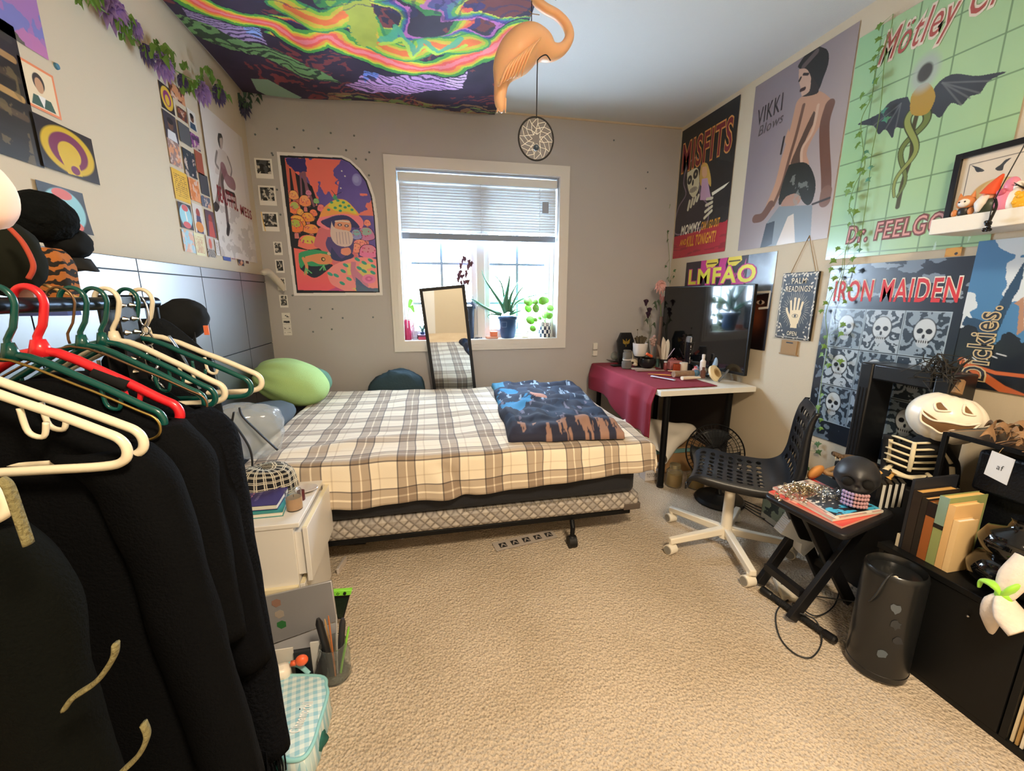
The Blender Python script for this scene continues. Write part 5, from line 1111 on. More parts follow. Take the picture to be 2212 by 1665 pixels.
# tall flowers behind: glass tube with pink blossom and dark roses
P = Vector((dy_(880, 750, 3.42).x, 3.42, ZD)); t = root('flower_vase', 'slim brown vase holding a big pink paper flower beside the television', 'vase', P)
build('vase', MB().lathe([(0, 0), (.03, 0), (.032, .12), (.02, .3), (.022, .42), (.018, .42), (.0, .3)], P, 20), M('taupe ceramic', '8a6f62', .5), t)
m = MB(); fc = at(1425, 622, 'y', 3.40)
for k in range(22): a_ = 2*PI*k/11+(.28 if k > 10 else 0); r_ = .062 if k < 11 else .04; leaf(m, fc, fc+Vector((math.cos(a_)*r_, -.02-(.02 if k > 10 else 0), math.sin(a_)*r_)), .034)
build('blossom', m, M('pale pink petal', 'eab9b6', .7, sub=.1), t, solid=.001); build('stem', MB().tube([P+Vector((0, 0, .35)), fc], .003, 6), M('stem green'), t)
m = MB(); fc2 = at(1428, 650, 'y', 3.40)
for k in range(14): a_ = rnd.uniform(0, 2*PI); r_ = rnd.uniform(.01, .035); c_ = fc2+Vector((math.cos(a_)*r_, -.01, math.sin(a_)*r_*1.3)); leaf(m, c_, c_+Vector((rnd.uniform(-.02, .02), -.01, rnd.uniform(-.02, .02))), .016)
build('small_blossoms', m, M('rose petal', 'c08a8e', .7), t)
P = Vector((dy_(740, 600, 3.36).x, 3.36, ZD)); t = root('dried_roses', 'three dark dried roses standing in a slim bottle behind the white pot', 'flowers', P)
build('bottle', MB().lathe([(0, 0), (.024, 0), (.026, .1), (.012, .17), (.012, .2), (0, .19)], P, 16), M('smoky glass'), t)
for (x, y) in ((710, 200), (750, 300), (735, 350)):
    c_ = dy_(x, y, 3.37); build('stem', MB().tube(smoothpath([P+Vector((0, 0, .18)), (P+c_)/2+Vector((.03, 0, .08)), c_], 5), .0018, 5), M('stem dark', '4a5a3c'), t); m = MB()
    for k in range(9): a_ = k*2.4; leaf(m, c_-Vector((0, 0, .02)), c_+Vector((math.cos(a_)*.022, math.sin(a_)*.02, .02-k*.002)), .024)
    build('rose', m, M('black rose', '3c2438', .8), t, solid=.001)
m = MB()
for x, y in ((790, 210), (830, 190), (690, 420), (780, 470), (800, 250)): c_ = dy_(x, y, 3.37); leaf(m, c_, c_+Vector((.04, 0, -.03)), .03)
build('leaf', m, M('grey green leaf', '4f5f4c', .7), t, solid=.001)
# bowl with white feathers/paper
P = Vector((dy_(935, 850, 3.12).x, 3.12, ZD)); t = root('feather_cup', 'dark cup holding tall cream feathers and a lilac straw', 'cup', P)
build('cup', MB().lathe([(0, 0), (.02, 0), (.026, .04), (.036, .08), (.034, .082), (0, .05)], P, 20), M('dark pewter', '3a3834', .4, .5), t)
for (dx, h, w_, c) in ((-.012, .27, .05, 'd8cfc0'), (.012, .25, .05, 'efeadf'), (-.04, .21, .03, '8f7f72')): m = MB(); leaf(m, P+Vector((dx*.4, 0, .05)), P+Vector((dx*2, .0, h)), w_, n=10); build('feather', m, M('feather '+c, c, .8), t, solid=.001)
build('straw', MB().tube([P+Vector((.01, 0, .06)), P+Vector((.09, 0, .17))], .003, 6), M('lilac plastic', 'c9b6d8', .4), t)
# black cauldron shaped bowl with orange lighter, moth decorations
P = Vector((dy_(735, 850, 3.14).x, 3.14, ZD)); t = root('black_bowl', 'glossy black bowl with a carved rim on the desk behind the skull', 'bowl', P)
build('bowl', MB().lathe([(0, 0), (.03, 0), (.062, .03), (.07, .06), (.062, .09), (.055, .09), (.06, .06), (0, .02)], P, 28, lambda a, z: 1+.03*math.sin(a*9)), M('black gloss'), t)
P = P+Vector((.0, .0, .1)); m = MB(); m.tube([P+Vector((-.02, -.01, .03)), P+Vector((.03, -.012, .005))], .012, 10); build('lighter', m, M('orange plastic', 'e8653a', .4), None, 'orange lighter resting on the glossy black bowl', 'lighter')
m = MB(); P = dy_(790, 660, 3.22)
for k in range(12): a_ = k*2.4; m.ball(P+Vector((math.cos(a_)*.022*(k/8), -.01, math.sin(a_)*.03*(k/8))), .013, 8, 6)
P2 = P; build('dried_posy', m.tube([P, Vector((P.x, 3.22, ZD+.09))], .004, 6), M('dusty pink dried flower', 'b5968e', .9), None, 'small posy of dusty pink dried flowers behind the orange lighter', 'flowers')
# animal skull with antlers
P = dq(560, 970); t = root('animal_skull', 'small cream animal skull with two thin horns on the desk cloth', 'skull', P)
m = MB(); m.ball(P+Vector((0, 0, .035)), (.042, .036, .032), 24, 16, lambda d: 1+.12*nz(d.x*3, d.y*3, d.z*3)); m.ball(P+Vector((-.004, -.03, .022)), (.02, .035, .017), 18, 12); build('cranium', m, M('old bone', 'cdb999', .7, bump=.5, bscale=90), t, smooth=180)
for s_ in (-1, 1): build('eye_socket', MB().ball(P+Vector((s_*.024, -.026, .036)), (.011, .008, .011), 12, 8), M('dark hollow', '2a1d18', .9), t)
for s_ in (-1, 1): build('horn', MB().tube(smoothpath([P+Vector((s_*.012, 0, .06)), P+Vector((s_*.02+.01, .01, .1)), P+Vector((s_*.05+.03, .02, .135))], 5), [.006, .001], 8), M('old bone'), t, smooth=180)
# crystals, figurines, bottles
def cluster(name, P, n, r, col, label, cat, sharp=False, spread=.03, metal=0):
    m = MB(); rnd = random.Random(int(P.x*1e4))
    for k in range(n):
        c_ = P+Vector((rnd.uniform(-1, 1)*spread, rnd.uniform(-1, 1)*spread*.6, r*.6))
        if sharp: m.tube([c_-Vector((0, 0, r*.5)), c_+Vector((rnd.uniform(-.5, .5), rnd.uniform(-.5, .5), 1))*r*1.6], [r*.5, r*.12], 6)
        else: m.ball(c_+Vector((0, 0, rnd.uniform(0, r))), r*rnd.uniform(.6, 1), 10, 8)
    return build(name, m, M('piece '+col, col, .35, metal), None, label, cat)
cluster('crystal_cluster', dq(450, 935), 9, .022, '7a3f48', 'dark red crystal cluster left of the animal skull', 'crystal', True)
cluster('ornament', dq(715, 945), 12, .016, 'b5793c', 'copper coloured knotted ornament right of the animal skull', 'ornament', False, .02, .5)
for x, y, h, c, lb in ((800, 985, .08, '9c9a6a', 'corked glass vial with a yellow label on the desk'), (850, 975, .085, '6a8f84', 'corked glass vial with a green label beside the pink box'), (945, 1010, .07, 'a85a5c', 'small glass vial of red beads in front of the pink box')):
    jar('vial', dq(x, y), .016, h*.85, M('vial '+c, c, .15, trans=.3), True, lb, 'vial', 'b8a68c' if y < 1000 else 'd8d8d8', .75)
P0, P1 = dq(990, 1010), dq(1180, 1010); P0.z = P1.z = ZD; w_ = (P1-P0).length
t = root('gift_box', 'pink gift box with a tied ribbon in the middle of the desk', 'box', (P0+P1)/2); c_ = (P0+P1)/2+Vector((0, .06, .0))
build('body', MB().box(c_+Vector((0, 0, .036)), (w_*1.0, .13, .07)), M('pink lace paper', 'c97f80', .7, var=.2, vscale=60), t, bevel=.003); build('bow', MB().tube(smoothpath([c_+Vector((-.03, 0, .075)), c_+Vector((-.01, 0, .09)), c_+Vector((0, 0, .073)), c_+Vector((.012, 0, .088)), c_+Vector((.03, 0, .075))], 4), .004, 6), M('rose ribbon', 'b5626a', .6), t)
jar('pill_bottle', dq(1082, 1035), .03, .065, M('amber plastic', 'a5401f', .25, trans=.2), False, 'squat amber red bottle in front of the pink box', 'bottle', neck=.95)
jar('candle', dq(1165, 1035), .032, .075, M('cream wax', 'e8dcc8', .5), False, 'short cream pillar candle beside the amber bottle', 'candle', neck=1)
P = dq(1275, 1035); P.y += .05; t = root('tumbler', 'tall black tumbler with silver lid and white lettering on the desk', 'tumbler', P)
build('cup', MB().lathe([(0, 0), (.032, 0), (.034, .01), (.036, .235), (0, .235)], P, 28), M('satin black steel', '17161c', .3, .4), t); build('lid', MB().lathe([(.037, .236), (.038, .275), (.03, .285), (0, .285)], P, 28), M('silver lid', 'a9b0bd', .2, .8), t)
textmesh('BLACK', .15, .028, Fr(P+Vector((-.022, -.0335, .21)), (0, 0, -1), (1, -.1, 0), .2, .03), 0, 0, M('white thread'), t, off=.001)
# cosmetics group in front of the tv
for x, y, r, h, c, lb, lidc in ((1310, 1080, .022, .06, 'd8a0a0', 'pink perfume bottle with a rosy ball lid', 'c9606a'), (1345, 1050, .018, .075, '9fb8cc', 'pale blue slim bottle in the cosmetics cluster', 'b8c4d0'), (1395, 1085, .021, .14, 'efe6e0', 'tall white lotion bottle with a pump lid', 'f2eeea'), (1455, 1065, .018, .13, 'b8a890', 'beige spray bottle behind the white lotion bottle', '77767a'), (1405, 1115, .018, .07, '6a4436', 'little brown bottle in front of the white lotion bottle', '6a4436')):
    jar('cosmetic_bottle', dq(x, y), r, h, M('bottle '+c, c, .3), True, lb, 'bottle', lidc, .5)
m = MB(); P = dq(1300, 1085)+Vector((-.005, -.03, .0)); m.ball(P+Vector((0, 0, .027)), .026, 20, 14); build('glass_ball', m, M('blue eye glass', '4f7690', .15, coat=.5), None, 'round blue glass ball in front of the cosmetics', 'ornament', smooth=180)
# black and white checked hand-shaped comb / palm figure
P = dq(1480, 1110); t = root('hair_brush', 'black and white checked hair brush standing upright before the television', 'brush', P)
build('bristle_pad', MB().tube(smoothpath([P+Vector((.0, 0, .02)), P+Vector((.04, .01, .07)), P+Vector((.07, .01, .16)), P+Vector((.075, .01, .215))], 6), [.012, .022, .02, .01], 12, flat=.6), M('checked handle', '8aa0b4', .4, var=.6, vscale=90), t, smooth=180)
build('back', MB().tube(smoothpath([P+Vector((.0, .03, .005)), P+Vector((.055, .035, .06)), P+Vector((.1, .035, .14)), P+Vector((.1, .035, .21))], 6), [.02, .035, .03, .012], 12, flat=.5), M('black gloss'), t, smooth=180)
# round cream hand mirror / brush leaning
P = dq(1560, 1150); t = root('compact', 'round cream wooden compact leaning near the front of the desk', 'compact', P)
m = MB(); m.setT(P+Vector((.015, .03, .05)), (math.radians(62), 0, math.radians(22))); m.lathe([(0, -.016), (.05, -.016), (.062, -.008), (.062, .008), (.05, .016), (0, .016)], (0, 0, 0), 36); m.T = Matrix.Identity(4); build('case', m, M('cream lacquer', 'ecd9ae', .45), t); m = MB(); m.setT(P+Vector((.015, .03, .05)), (math.radians(62), 0, math.radians(22))); m.lathe([(.025, .0165), (.032, .0175), (.034, .0165)], (0, 0, 0), 28); build('rim', m, M('tan rim', 'c9a874', .5), t)
# flat things lying in front
def bar(name, x0, y0, x1, y1, r, mat, label, cat, flat=.6, z=ZD, taper=None):
    a_ = dq(x0, y0); b_ = dq(x1, y1); a_.z = b_.z = z+r*flat
    m = MB(); X_ = smoothpath([a_, (a_+b_)/2, b_], 4); n = len(X_)
    d = (b_-a_).normalized(); s = d.cross(Vector((0, 0, 1))); rs = taper or [.8, 1, 1, .8]; vs = []
    for i, p_ in enumerate(X_):
        rr = float(np.interp(i/(n-1), np.linspace(0, 1, len(rs)), rs))*r
        for k in range(12): t = 2*PI*k/12; vs.append(p_+s*rr*math.cos(t)+Vector((0, 0, rr*flat*math.sin(t))))
    m.add(vs, [(i*12+k, i*12+(k+1) % 12, (i+1)*12+(k+1) % 12, (i+1)*12+k) for i in range(n-1) for k in range(12)]+[tuple(range(12)), tuple((n-1)*12+k for k in range(12))])
    return build(name, m, mat, None, label, cat, smooth=60)
bar('comb', 735, 1070, 1020, 1090, .016, M('orange comb plastic', 'e0964a', .4), 'orange plastic comb lying on the burgundy cloth', 'comb', .3, taper=[.4, .6, 1, .8])
bar('toothbrush_case', 780, 1100, 1060, 1150, .017, M('white bluish plastic', 'cdd3e4', .4), 'white flat case lying at the cloth edge', 'case', .35, taper=[1, .6, .6, .9])
bar('lip_balm_tube', 1045, 1105, 1320, 1090, .026, M('striped roll', '9c7f66', .5, var=.5, vscale=45), 'brown striped roll lying on the desk cloth', 'tube', .9, taper=[1, 1, 1, 1])
bar('cosmetic_tube', 1150, 1140, 1375, 1130, .02, M('ivory tube', 'ecdcc4', .45), 'ivory squeeze tube in front of the striped roll', 'tube', .7, taper=[1, 1, .8, .4])
bar('wooden_stick', 980, 1035, 1210, 1050, .012, M('pale wood', 'd9ac84', .6), 'pale wooden stick in front of the pink box', 'stick', .5)
def flatbook(x0, y0, x1, y1, dep, th, mat, label, cat, name, pages=None):
    a_ = dq(x0, y0); b_ = dq(x1, y1); a_.z = b_.z = ZD; d = b_-a_; s = Vector((-d.y, d.x, 0)).normalized()*dep
    m = MB(); m.add([a_, b_, b_+s, a_+s]+[q_+Vector((0, 0, th)) for q_ in (a_, b_, b_+s, a_+s)], [(0, 1, 2, 3), (4, 5, 6, 7), (0, 1, 5, 4), (1, 2, 6, 5), (2, 3, 7, 6), (3, 0, 4, 7)]); return build(name, m, mat, None, label, cat, bevel=.0005)
flatbook(540, 1010, 830, 1010, .06, .006, M('white card', 'd8d2d0', .5), 'white card lying on the desk cloth', 'card', 'card')
flatbook(600, 1033, 950, 1030, .05, .005, M('brown card', 'a08070', .6), 'thin brown notebook lying in front of the white card', 'notebook', 'notebook')
t = root('phone', 'black phone lying at the back edge of the cloth', 'phone', dq(350, 965)); a_ = dq(285, 960); b_ = dq(430, 965)
build('body', MB().box((a_+b_)/2+Vector((0, 0, .004)), ((b_-a_).length, .07, .008)), M('black gloss'), t, bevel=.002)
m = MB(); P = at(1283, 790, 'y', 3.56); m.bb((P.x-.012, 3.562, .83), (P.x+.03, 3.584, .89)); m.bb((P.x-.012, 3.562, .77), (P.x+.03, 3.584, .82)); build('wall_adapter', m, M('white plastic', 'e6e2d8', .4), None, 'white plug adapter on the wall at the far end of the desk', 'adapter', bevel=.003)
# ================================================================== under the desk
m = MB(); m.bb((2.19, 2.62, .003), (2.215, 3.46, .66)); build('dark_board', m, M('dark brown board', '2e2724', .6, var=.3, vscale=4), None, 'tall dark board leaning behind the desk legs', 'board')
# big curled sheet of paper
vs = []; NU, NV = 50, 24; Z0 = .5

for j in range(NV):
    for i in range(NU):
        u = i/(NU-1); v = j/(NV-1)
        if u < .75: ax_ = (u/.75)
        A0 = at(1325, 915, 'y', 2.75); A1 = at(1425, 976, 'y', 2.44); B0 = at(1400, 905, 'y', 2.9); B1 = at(1490, 915, 'y', 2.72)
        uu = min(u/.8, 1); P = (A0*(1-uu)+A1*uu)*(1-v)+(B0*(1-uu)+B1*uu)*v
        if u > .8: th = (u-.8)/.2*PI*1.1; P = P+Vector((.045*math.sin(th), -.03*math.sin(th), -.05*(1-math.cos(th))))
        P = P+Vector((0, 0, .02*nz(u*3, v*3)+.03*math.sin(v*PI)))
        vs.append(P)
m = MB(); m.add(vs, [(j*NU+i, j*NU+i+1, (j+1)*NU+i+1, (j+1)*NU+i) for j in range(NV-1) for i in range(NU-1)])
build('poster_roll', m, M('off white paper', 'd9d2c6', .8), None, 'large curled sheet of off-white paper leaning under the desk', 'paper', smooth=180, solid=.002)
t = root('cardboard_box', 'brown cardboard box with a teal flap under the desk', 'box', (1.83, 2.72, 0))
build('body', MB().bb((1.56, 2.62, .002), (2.05, 2.9, .20)), M('cardboard', 'a8835a', .85), t, bevel=.003); build('flap', MB().bb((1.58, 2.612, .16), (2.03, 2.618, .19)), M('teal tape', '6f9a98', .6), t)
a_ = at(1418, 1040, 'z', .03); t = root('small_box', 'small white printed carton beside the front desk leg', 'box', (1.55, 2.5, 0)); build('body', MB().bb((1.50, 2.52, .002), (1.62, 2.60, .075)), M('white card', 'd8d2d0'), t, bevel=.002)
textmesh('TOTOPER', .1, .03, Fr((1.508, 2.518, .06), (1, 0, 0), (0, 0, -1), .1, .03), 0, 0, ink('6a6460'), t)
for P, r, h, lb in ((Vector((1.665, 2.42, .001)), .055, .155, 'glass jar of yellow liquid beside the front desk leg'), (Vector((1.80, 2.37, .001)), .06, .11, 'low glass jar of yellow liquid half under the chair seat')):
    t = root('oil_jar', lb, 'jar', P); 
    build('glass', MB().lathe([(0, 0), (r*.95, 0), (r, .01), (r, h*.72), (r*.62, h*.86), (r*.62, h), (r*.56, h), (r*.56, h*.86), (r*.93, h*.7), (r*.93, .008), (0, .008)], P, 28), M('jar glass', 'e8e6d0', .05, trans=.9, ior=1.3), t)
    build('liquid', MB().lathe([(0, .01), (r*.9, .01), (r*.9, h*.6), (0, h*.6)], P, 24), M('yellow oil', 'd8a83a', .15, trans=.3), t)
    if h > .13: build('lid', MB().lathe([(r*.66, h*.88), (r*.66, h*1.04), (0, h*1.05)], P, 24), M('tin lid', 'b5a884', .3, .7), t)
# desk fan
P = Vector((1.83, 2.16, 0)); t = root('pedestal_fan', 'black round fan on a disc base standing behind the chair', 'fan', P)
build('base', MB().lathe([(0, .002), (.15, .002), (.152, .012), (.14, .03), (.04, .042), (.03, .05), (0, .05)], P, 40), M('black plastic', rough=.4), t)
hc = P+Vector((.03, .12, .285)); build('pole', MB().tube([P+Vector((0, .0, .04)), P+Vector((.01, .05, .15)), hc+Vector((0, .08, -.02))], .016, 12), BLACK(), t)
ax_ = Vector((-.3, -1, .35)).normalized(); XX, YY = frame_of(ax_)
build('motor', MB().tube([hc+ax_*-.10, hc+ax_*-.09, hc+ax_*-.02], [.03, .05, .055], 20), BLACK(), t)
RG = .19
for s_, off in ((1, .03), (-1, -.035)):
    m = MB()
    for rr, o2 in ((RG, .0), (RG*.82, .6), (RG*.55, .9), (RG*.3, 1)):
        cc2 = hc+ax_*(off*o2); m.tube([cc2+XX*rr*math.cos(2*PI*k/40)+YY*rr*math.sin(2*PI*k/40) for k in range(40)], .0022 if rr < RG else .005, 6, closed=True)
    for k in range(44):
        a_ = 2*PI*k/44; d = XX*math.cos(a_)+YY*math.sin(a_); m.tube([hc+d*RG, hc+d*RG*.82+ax_*off*.6, hc+d*RG*.55+ax_*off*.9, hc+d*RG*.2+ax_*off], .0013, 4, caps=False)
    build('front_grille' if s_ > 0 else 'rear_grille', m, M('black wire', '1c1c1e', .4, .4), t)
for k in range(3):
    a_ = 2*PI*k/3+.4; m = MB(); vs = []
    for i in range(8):
        for j in range(6):
            r_ = .03+.13*i/7; b_ = a_+(j/5-.5)*1.5*(.7+.3*i/7); vs.append(hc+(XX*math.cos(b_)+YY*math.sin(b_))*r_+ax_*((j/5-.5)*.03))
    m.add(vs, [(i*6+j, i*6+j+1, (i+1)*6+j+1, (i+1)*6+j) for i in range(7) for j in range(5)]); build('blade', m, M('dark blade', '222426', .4), t, solid=.002, smooth=180)
build('hub', MB().ball(hc+ax_*.02, (.03, .03, .03)), M('hub badge', '3a3b3d', .4), t, smooth=180)
# ================================================================== swivel chair
hub = Vector((1.513, 1.712, 0)); fd = Vector((-.766, .643, 0)); wd = Vector((.643, .766, 0))
ch = root('swivel_chair', 'black perforated plastic swivel chair on a white five-star base', 'chair', hub)
prof = smoothpath([(-.225, 0, .395), (-.215, 0, .418), (-.18, 0, .432), (-.06, 0, .422), (.08, 0, .420), (.15, 0, .436), (.195, 0, .475), (.215, 0, .54), (.222, 0, .62), (.228, 0, .70), (.24, 0, .77), (.258, 0, .81)], 14)
al = [0]
for i in range(1, len(prof)): al.append(al[-1]+(prof[i]-prof[i-1]).length)
NV = 230; NU = 150; Ltot = al[-1]; vs = []; keepf = []
holes = []
for r_ in range(7):
    for c_ in range(7): holes.append((.055+r_*.045, (c_-3)*.05, .013, .018))
for r_ in range(6):
    for c_ in range(6): holes.append((Ltot-.055-r_*.053, (c_-2.5)*.055+0, .017, .019))
hub_c = hub+Vector((.045, -.01, 0))
def shell(sv, w_):
    x = np.interp(sv, al, [p.x for p in prof]); z = np.interp(sv, al, [p.z for p in prof])
    nx = np.interp(sv+.01, al, [p.x for p in prof])-np.interp(sv-.01, al, [p.x for p in prof]); nz_ = np.interp(sv+.01, al, [p.z for p in prof])-np.interp(sv-.01, al, [p.z for p in prof])
    L_ = math.hypot(nx, nz_)+1e-9; nx /= L_; nz_ /= L_
    W2 = .215-.05*min(1, max(0, (sv-.42)/.35))
    e = abs(w_)**6; cup = .018*w_*w_+.0*e
    P = hub_c-fd*(x-nz_*cup)+Vector((0, 0, z+nx*cup))+wd*(w_*W2)
    return P, W2
for j in range(NV):
    for i in range(NU):
        sv = Ltot*j/(NV-1); w_ = -1+2*i/(NU-1); rr = 1
        if sv < .03: rr = .93+.07*math.sqrt(sv/.03)
        if sv > Ltot-.05: rr = 1-.22*((sv-Ltot+.05)/.05)**2
        P, W2 = shell(sv, w_); vs.append(hub_c+(P-hub_c)-wd*(w_*W2*(1-rr)))
fs = []
for j in range(NV-1):
    for i in range(NU-1):
        sv = Ltot*(j+.5)/(NV-1); wv = (-1+2*(i+.5)/(NU-1))*.205
        if any(((sv-a)/ra)**2+((wv-b)/rb)**2 < 1 for a, b, ra, rb in holes if abs(sv-a) < .02): continue
        fs.append((j*NU+i, j*NU+i+1, (j+1)*NU+i+1, (j+1)*NU+i))
m = MB(); m.add(vs, fs); build('seat_shell', m, M('satin black plastic', '15171c', .33, bump=.05, bscale=900), ch, smooth=180, solid=.005)
m = MB()
for s_ in (-1, 1):
    e0 = []; e1 = []
    for j in range(0, NV, 4):
        P, W2 = shell(Ltot*j/(NV-1), s_); d_ = .04*math.sin(min(1, j/30)*PI/2)*(1-.5*max(0, (j-150)/80)); x0 = np.interp(Ltot*j/(NV-1), al, [p.x for p in prof]); back = min(1, max(0, (Ltot*j/(NV-1)-.36)/.12))
        e0.append(P); e1.append(P+Vector((0, 0, -d_*(1-back)))-fd*(d_*back))
    k = len(e0); m.add(e0+e1, [(i, i+1, k+i+1, k+i) for i in range(k-1)])
P0 = [shell(0.0, w/6)[0] for w in range(-6, 7)]; k = len(P0); m.add(P0+[p-Vector((0, 0, .03)) for p in P0], [(i, i+1, k+i+1, k+i) for i in range(k-1)])
build('rim', m, M('satin black plastic'), ch, smooth=180, solid=.008)
build('gas_lift', MB().cyl(hub+Vector((0, 0, .28)), hub+Vector((0, 0, .40)), .017).cyl(hub+Vector((0, 0, .36)), hub+Vector((0, 0, .40)), .03), BLACK(), ch)
CW = M('white enamel', 'e9e2d2', .3)
build('column', MB().cyl(hub+Vector((0, 0, .07)), hub+Vector((0, 0, .345)), .028, .024, 24).cyl(hub+Vector((0, 0, .06)), hub+Vector((0, 0, .12)), .04, .03, 24), CW, ch)
build('seat_plate', MB().box(hub+Vector((.02, -.01, .398)), (.2, .2, .02), (0, 0, math.atan2(wd.y, wd.x))), BLACK(), ch, bevel=.004)
for cx, cy in ((1.368, 2.026), (1.185, 1.712), (1.41, 1.40), (1.79, 1.555), (1.755, 1.915)):
    d = Vector((cx, cy, 0))-hub; d.z = 0; d = d.normalized(); n_ = Vector((-d.y, d.x, 0)); e = hub+d*.33
    m = MB(); a_, b_ = hub+d*.02+Vector((0, 0, .098)), e+Vector((0, 0, .076)); m.add([a_-n_*.018-Vector((0, 0, .022)), a_+n_*.018-Vector((0, 0, .022)), a_+n_*.018+Vector((0, 0, .018)), a_-n_*.018+Vector((0, 0, .018)), b_-n_*.018-Vector((0, 0, .016)), b_+n_*.018-Vector((0, 0, .016)), b_+n_*.014+Vector((0, 0, .014)), b_-n_*.014+Vector((0, 0, .014))], [(0, 1, 2, 3), (4, 5, 6, 7), (0, 1, 5, 4), (1, 2, 6, 5), (2, 3, 7, 6), (3, 0, 4, 7)])
    lg = build('leg', m, CW, ch, bevel=.005)
    q = random.Random(int(cx*100)).uniform(-.7, .7); t_ = Vector((math.cos(q), math.sin(q), 0)); c_ = e-d*.02+Vector((0, 0, .028)); c_ -= t_*.01
    build('caster', MB().cyl(c_-t_*.024, c_+t_*.024, .026, seg=24).cyl(c_+Vector((0, 0, .02)), c_+Vector((0, 0, .04)), .012), CW, lg)
    build('caster_wheel', MB().cyl(c_-t_*.027, c_-t_*.0245, .021).cyl(c_+t_*.0245, c_+t_*.027, .021).cyl(c_-t_*.015+Vector((0, 0, -.006)), c_+t_*.015+Vector((0, 0, -.006)), .0215, seg=24), M('grey rubber', '8b8880', .6), lg)
# ================================================================== folding tray table and what lies on it
K4 = 5.947
def tq(x, y, z=.515): return at(1640+x/K4, 940+y/K4, 'z', z)
TZ = .5
tt = root('tray_table', 'black folding tray table with crossed legs at the right', 'table', (1.58, 1.25, 0))
cor = [at(1648, 1066, 'z', TZ), at(1826, 1160, 'z', TZ), at(1938, 1108, 'z', TZ), at(1775, 1020, 'z', TZ)]
pl_ = []
for i in range(4):
    a_, b_, c_ = cor[i-1], cor[i], cor[(i+1) % 4]
    for t in (0, .33, .66, 1):
        p = b_+(a_-b_).normalized()*.035; q = b_+(c_-b_).normalized()*.035; pl_.append(p*(1-t)**2+b_*2*t*(1-t)+q*t*t)
m = MB(); m.prism([(p.x, p.y) for p in pl_], (0, 0, TZ-.022), (1, 0, 0), (0, 1, 0), .022); build('table_top', m, M('dark stained wood', '17171a', .45, spec=.35, var=.2, vscale=30), tt, bevel=.006)
DW = M('dark stained wood')
for k, (x0, x1, y) in enumerate(((1.40, 1.74, 1.19), (1.76, 1.44, 1.225), (1.44, 1.74, 1.40), (1.77, 1.48, 1.365))):
    a_ = Vector((x0, y-.0, .0)); b_ = Vector((x1, y, TZ-.024)); d = (b_-a_).normalized(); n_ = d.cross(Vector((0, 1, 0))); m = MB()
    t_ = n_*.024; u_ = Vector((0, .011, 0)); a0 = a_+d*.02
    m.add([a0-t_-u_, a0+t_-u_, a0+t_+u_, a0-t_+u_, b_-t_-u_, b_+t_-u_, b_+t_+u_, b_-t_+u_], [(0, 1, 2, 3), (4, 5, 6, 7), (0, 1, 5, 4), (1, 2, 6, 5), (2, 3, 7, 6), (3, 0, 4, 7)]); build('leg', m, DW, tt, bevel=.003)
build('stretcher', MB().bb((1.45, 1.205, .10), (1.48, 1.388, .13)), DW, tt); build('stretcher', MB().bb((1.68, 1.24, .12), (1.71, 1.35, .15)), DW, tt)
def sheetquad(name, c4, z0, th, art, base, label, cat, parent=None, group=None):
    """bound sheets with 4 corners (tl,tr,br,bl) given on the table plane"""
    P = [Vector((p.x, p.y, 0)) for p in c4]; t = root(name, label, cat, Vector((sum(p.x for p in P)/4, sum(p.y for p in P)/4, z0)), group)
    m = MB(); m.add([p+Vector((0, 0, z0)) for p in P]+[p+Vector((0, 0, z0+th)) for p in P], [(0, 1, 2, 3), (4, 5, 6, 7), (0, 1, 5, 4), (1, 2, 6, 5), (2, 3, 7, 6), (3, 0, 4, 7)])
    build('pages', m, M('page '+base, base, .7), t)
    n = 70; vs = []; cs = []
    for j in range(n):
        for i in range(n):
            u, v = i/(n-1), j/(n-1); p = (P[0]*(1-u)+P[1]*u)*(1-v)+(P[3]*(1-u)+P[2]*u)*v; vs.append((p.x, p.y, z0+th+.0006)); cs.append((*art(u, v), 1))
    m = MB(); m.add(vs, [(j*n+i, j*n+i+1, (j+1)*n+i+1, (j+1)*n+i) for j in range(n-1) for i in range(n-1)]); build('cover', m, GLOSS, t, cols=cs, smooth=0); return t
L_ = {k: np.array(lin(k)) for k in ('d8463c', 'e8e2d8', '2a2a30', '3fa8d8', 'c98a80', '8a8078', 'f0a890', '151518', 'ffffff', '4ab8e0')}
def f1(u, v): return L_['d8463c'] if fbm(np.array(u*3.), np.array(v*3.), 2) > .35 else L_['f0a890']
def f2(u, v):
    n = fbm(np.array(u*8.), np.array(v*8.), 5); return L_['e8e2d8'] if n > .52 else (L_['8a8078'] if n > .42 else L_['c98a80'])
def f3(u, v):
    n = fbm(np.array(u*9.), np.array(v*14.), 7); return L_['4ab8e0'] if (v > .62 and n > .5) else (L_['e8e2d8'] if (n > .58) else L_['2a2a30'])
sheetquad('magazine', [tq(125, 700), tq(700, 540), tq(1580, 960), tq(1065, 1150)], .5002, .007, f1, 'e8a08c', 'red covered magazine at the bottom of the pile on the tray table', 'magazine')
sheetquad('magazine', [tq(175, 660, .52), tq(640, 560, .52), tq(1600, 960, .52), tq(945, 1075, .52)], .509, .009, f2, 'd8cfc0', 'pale patterned magazine in the middle of the pile on the tray table', 'magazine')
sheetquad('magazine', [tq(600, 800, .53), tq(1000, 660, .53), tq(1560, 930, .53), tq(980, 1020, .53)], .52, .006, f3, 'e0dcd4', 'topmost magazine with blue lettering under the black skull', 'magazine')
m = MB(); rnd = random.Random(12)
hp = tq(560, 690, .54)
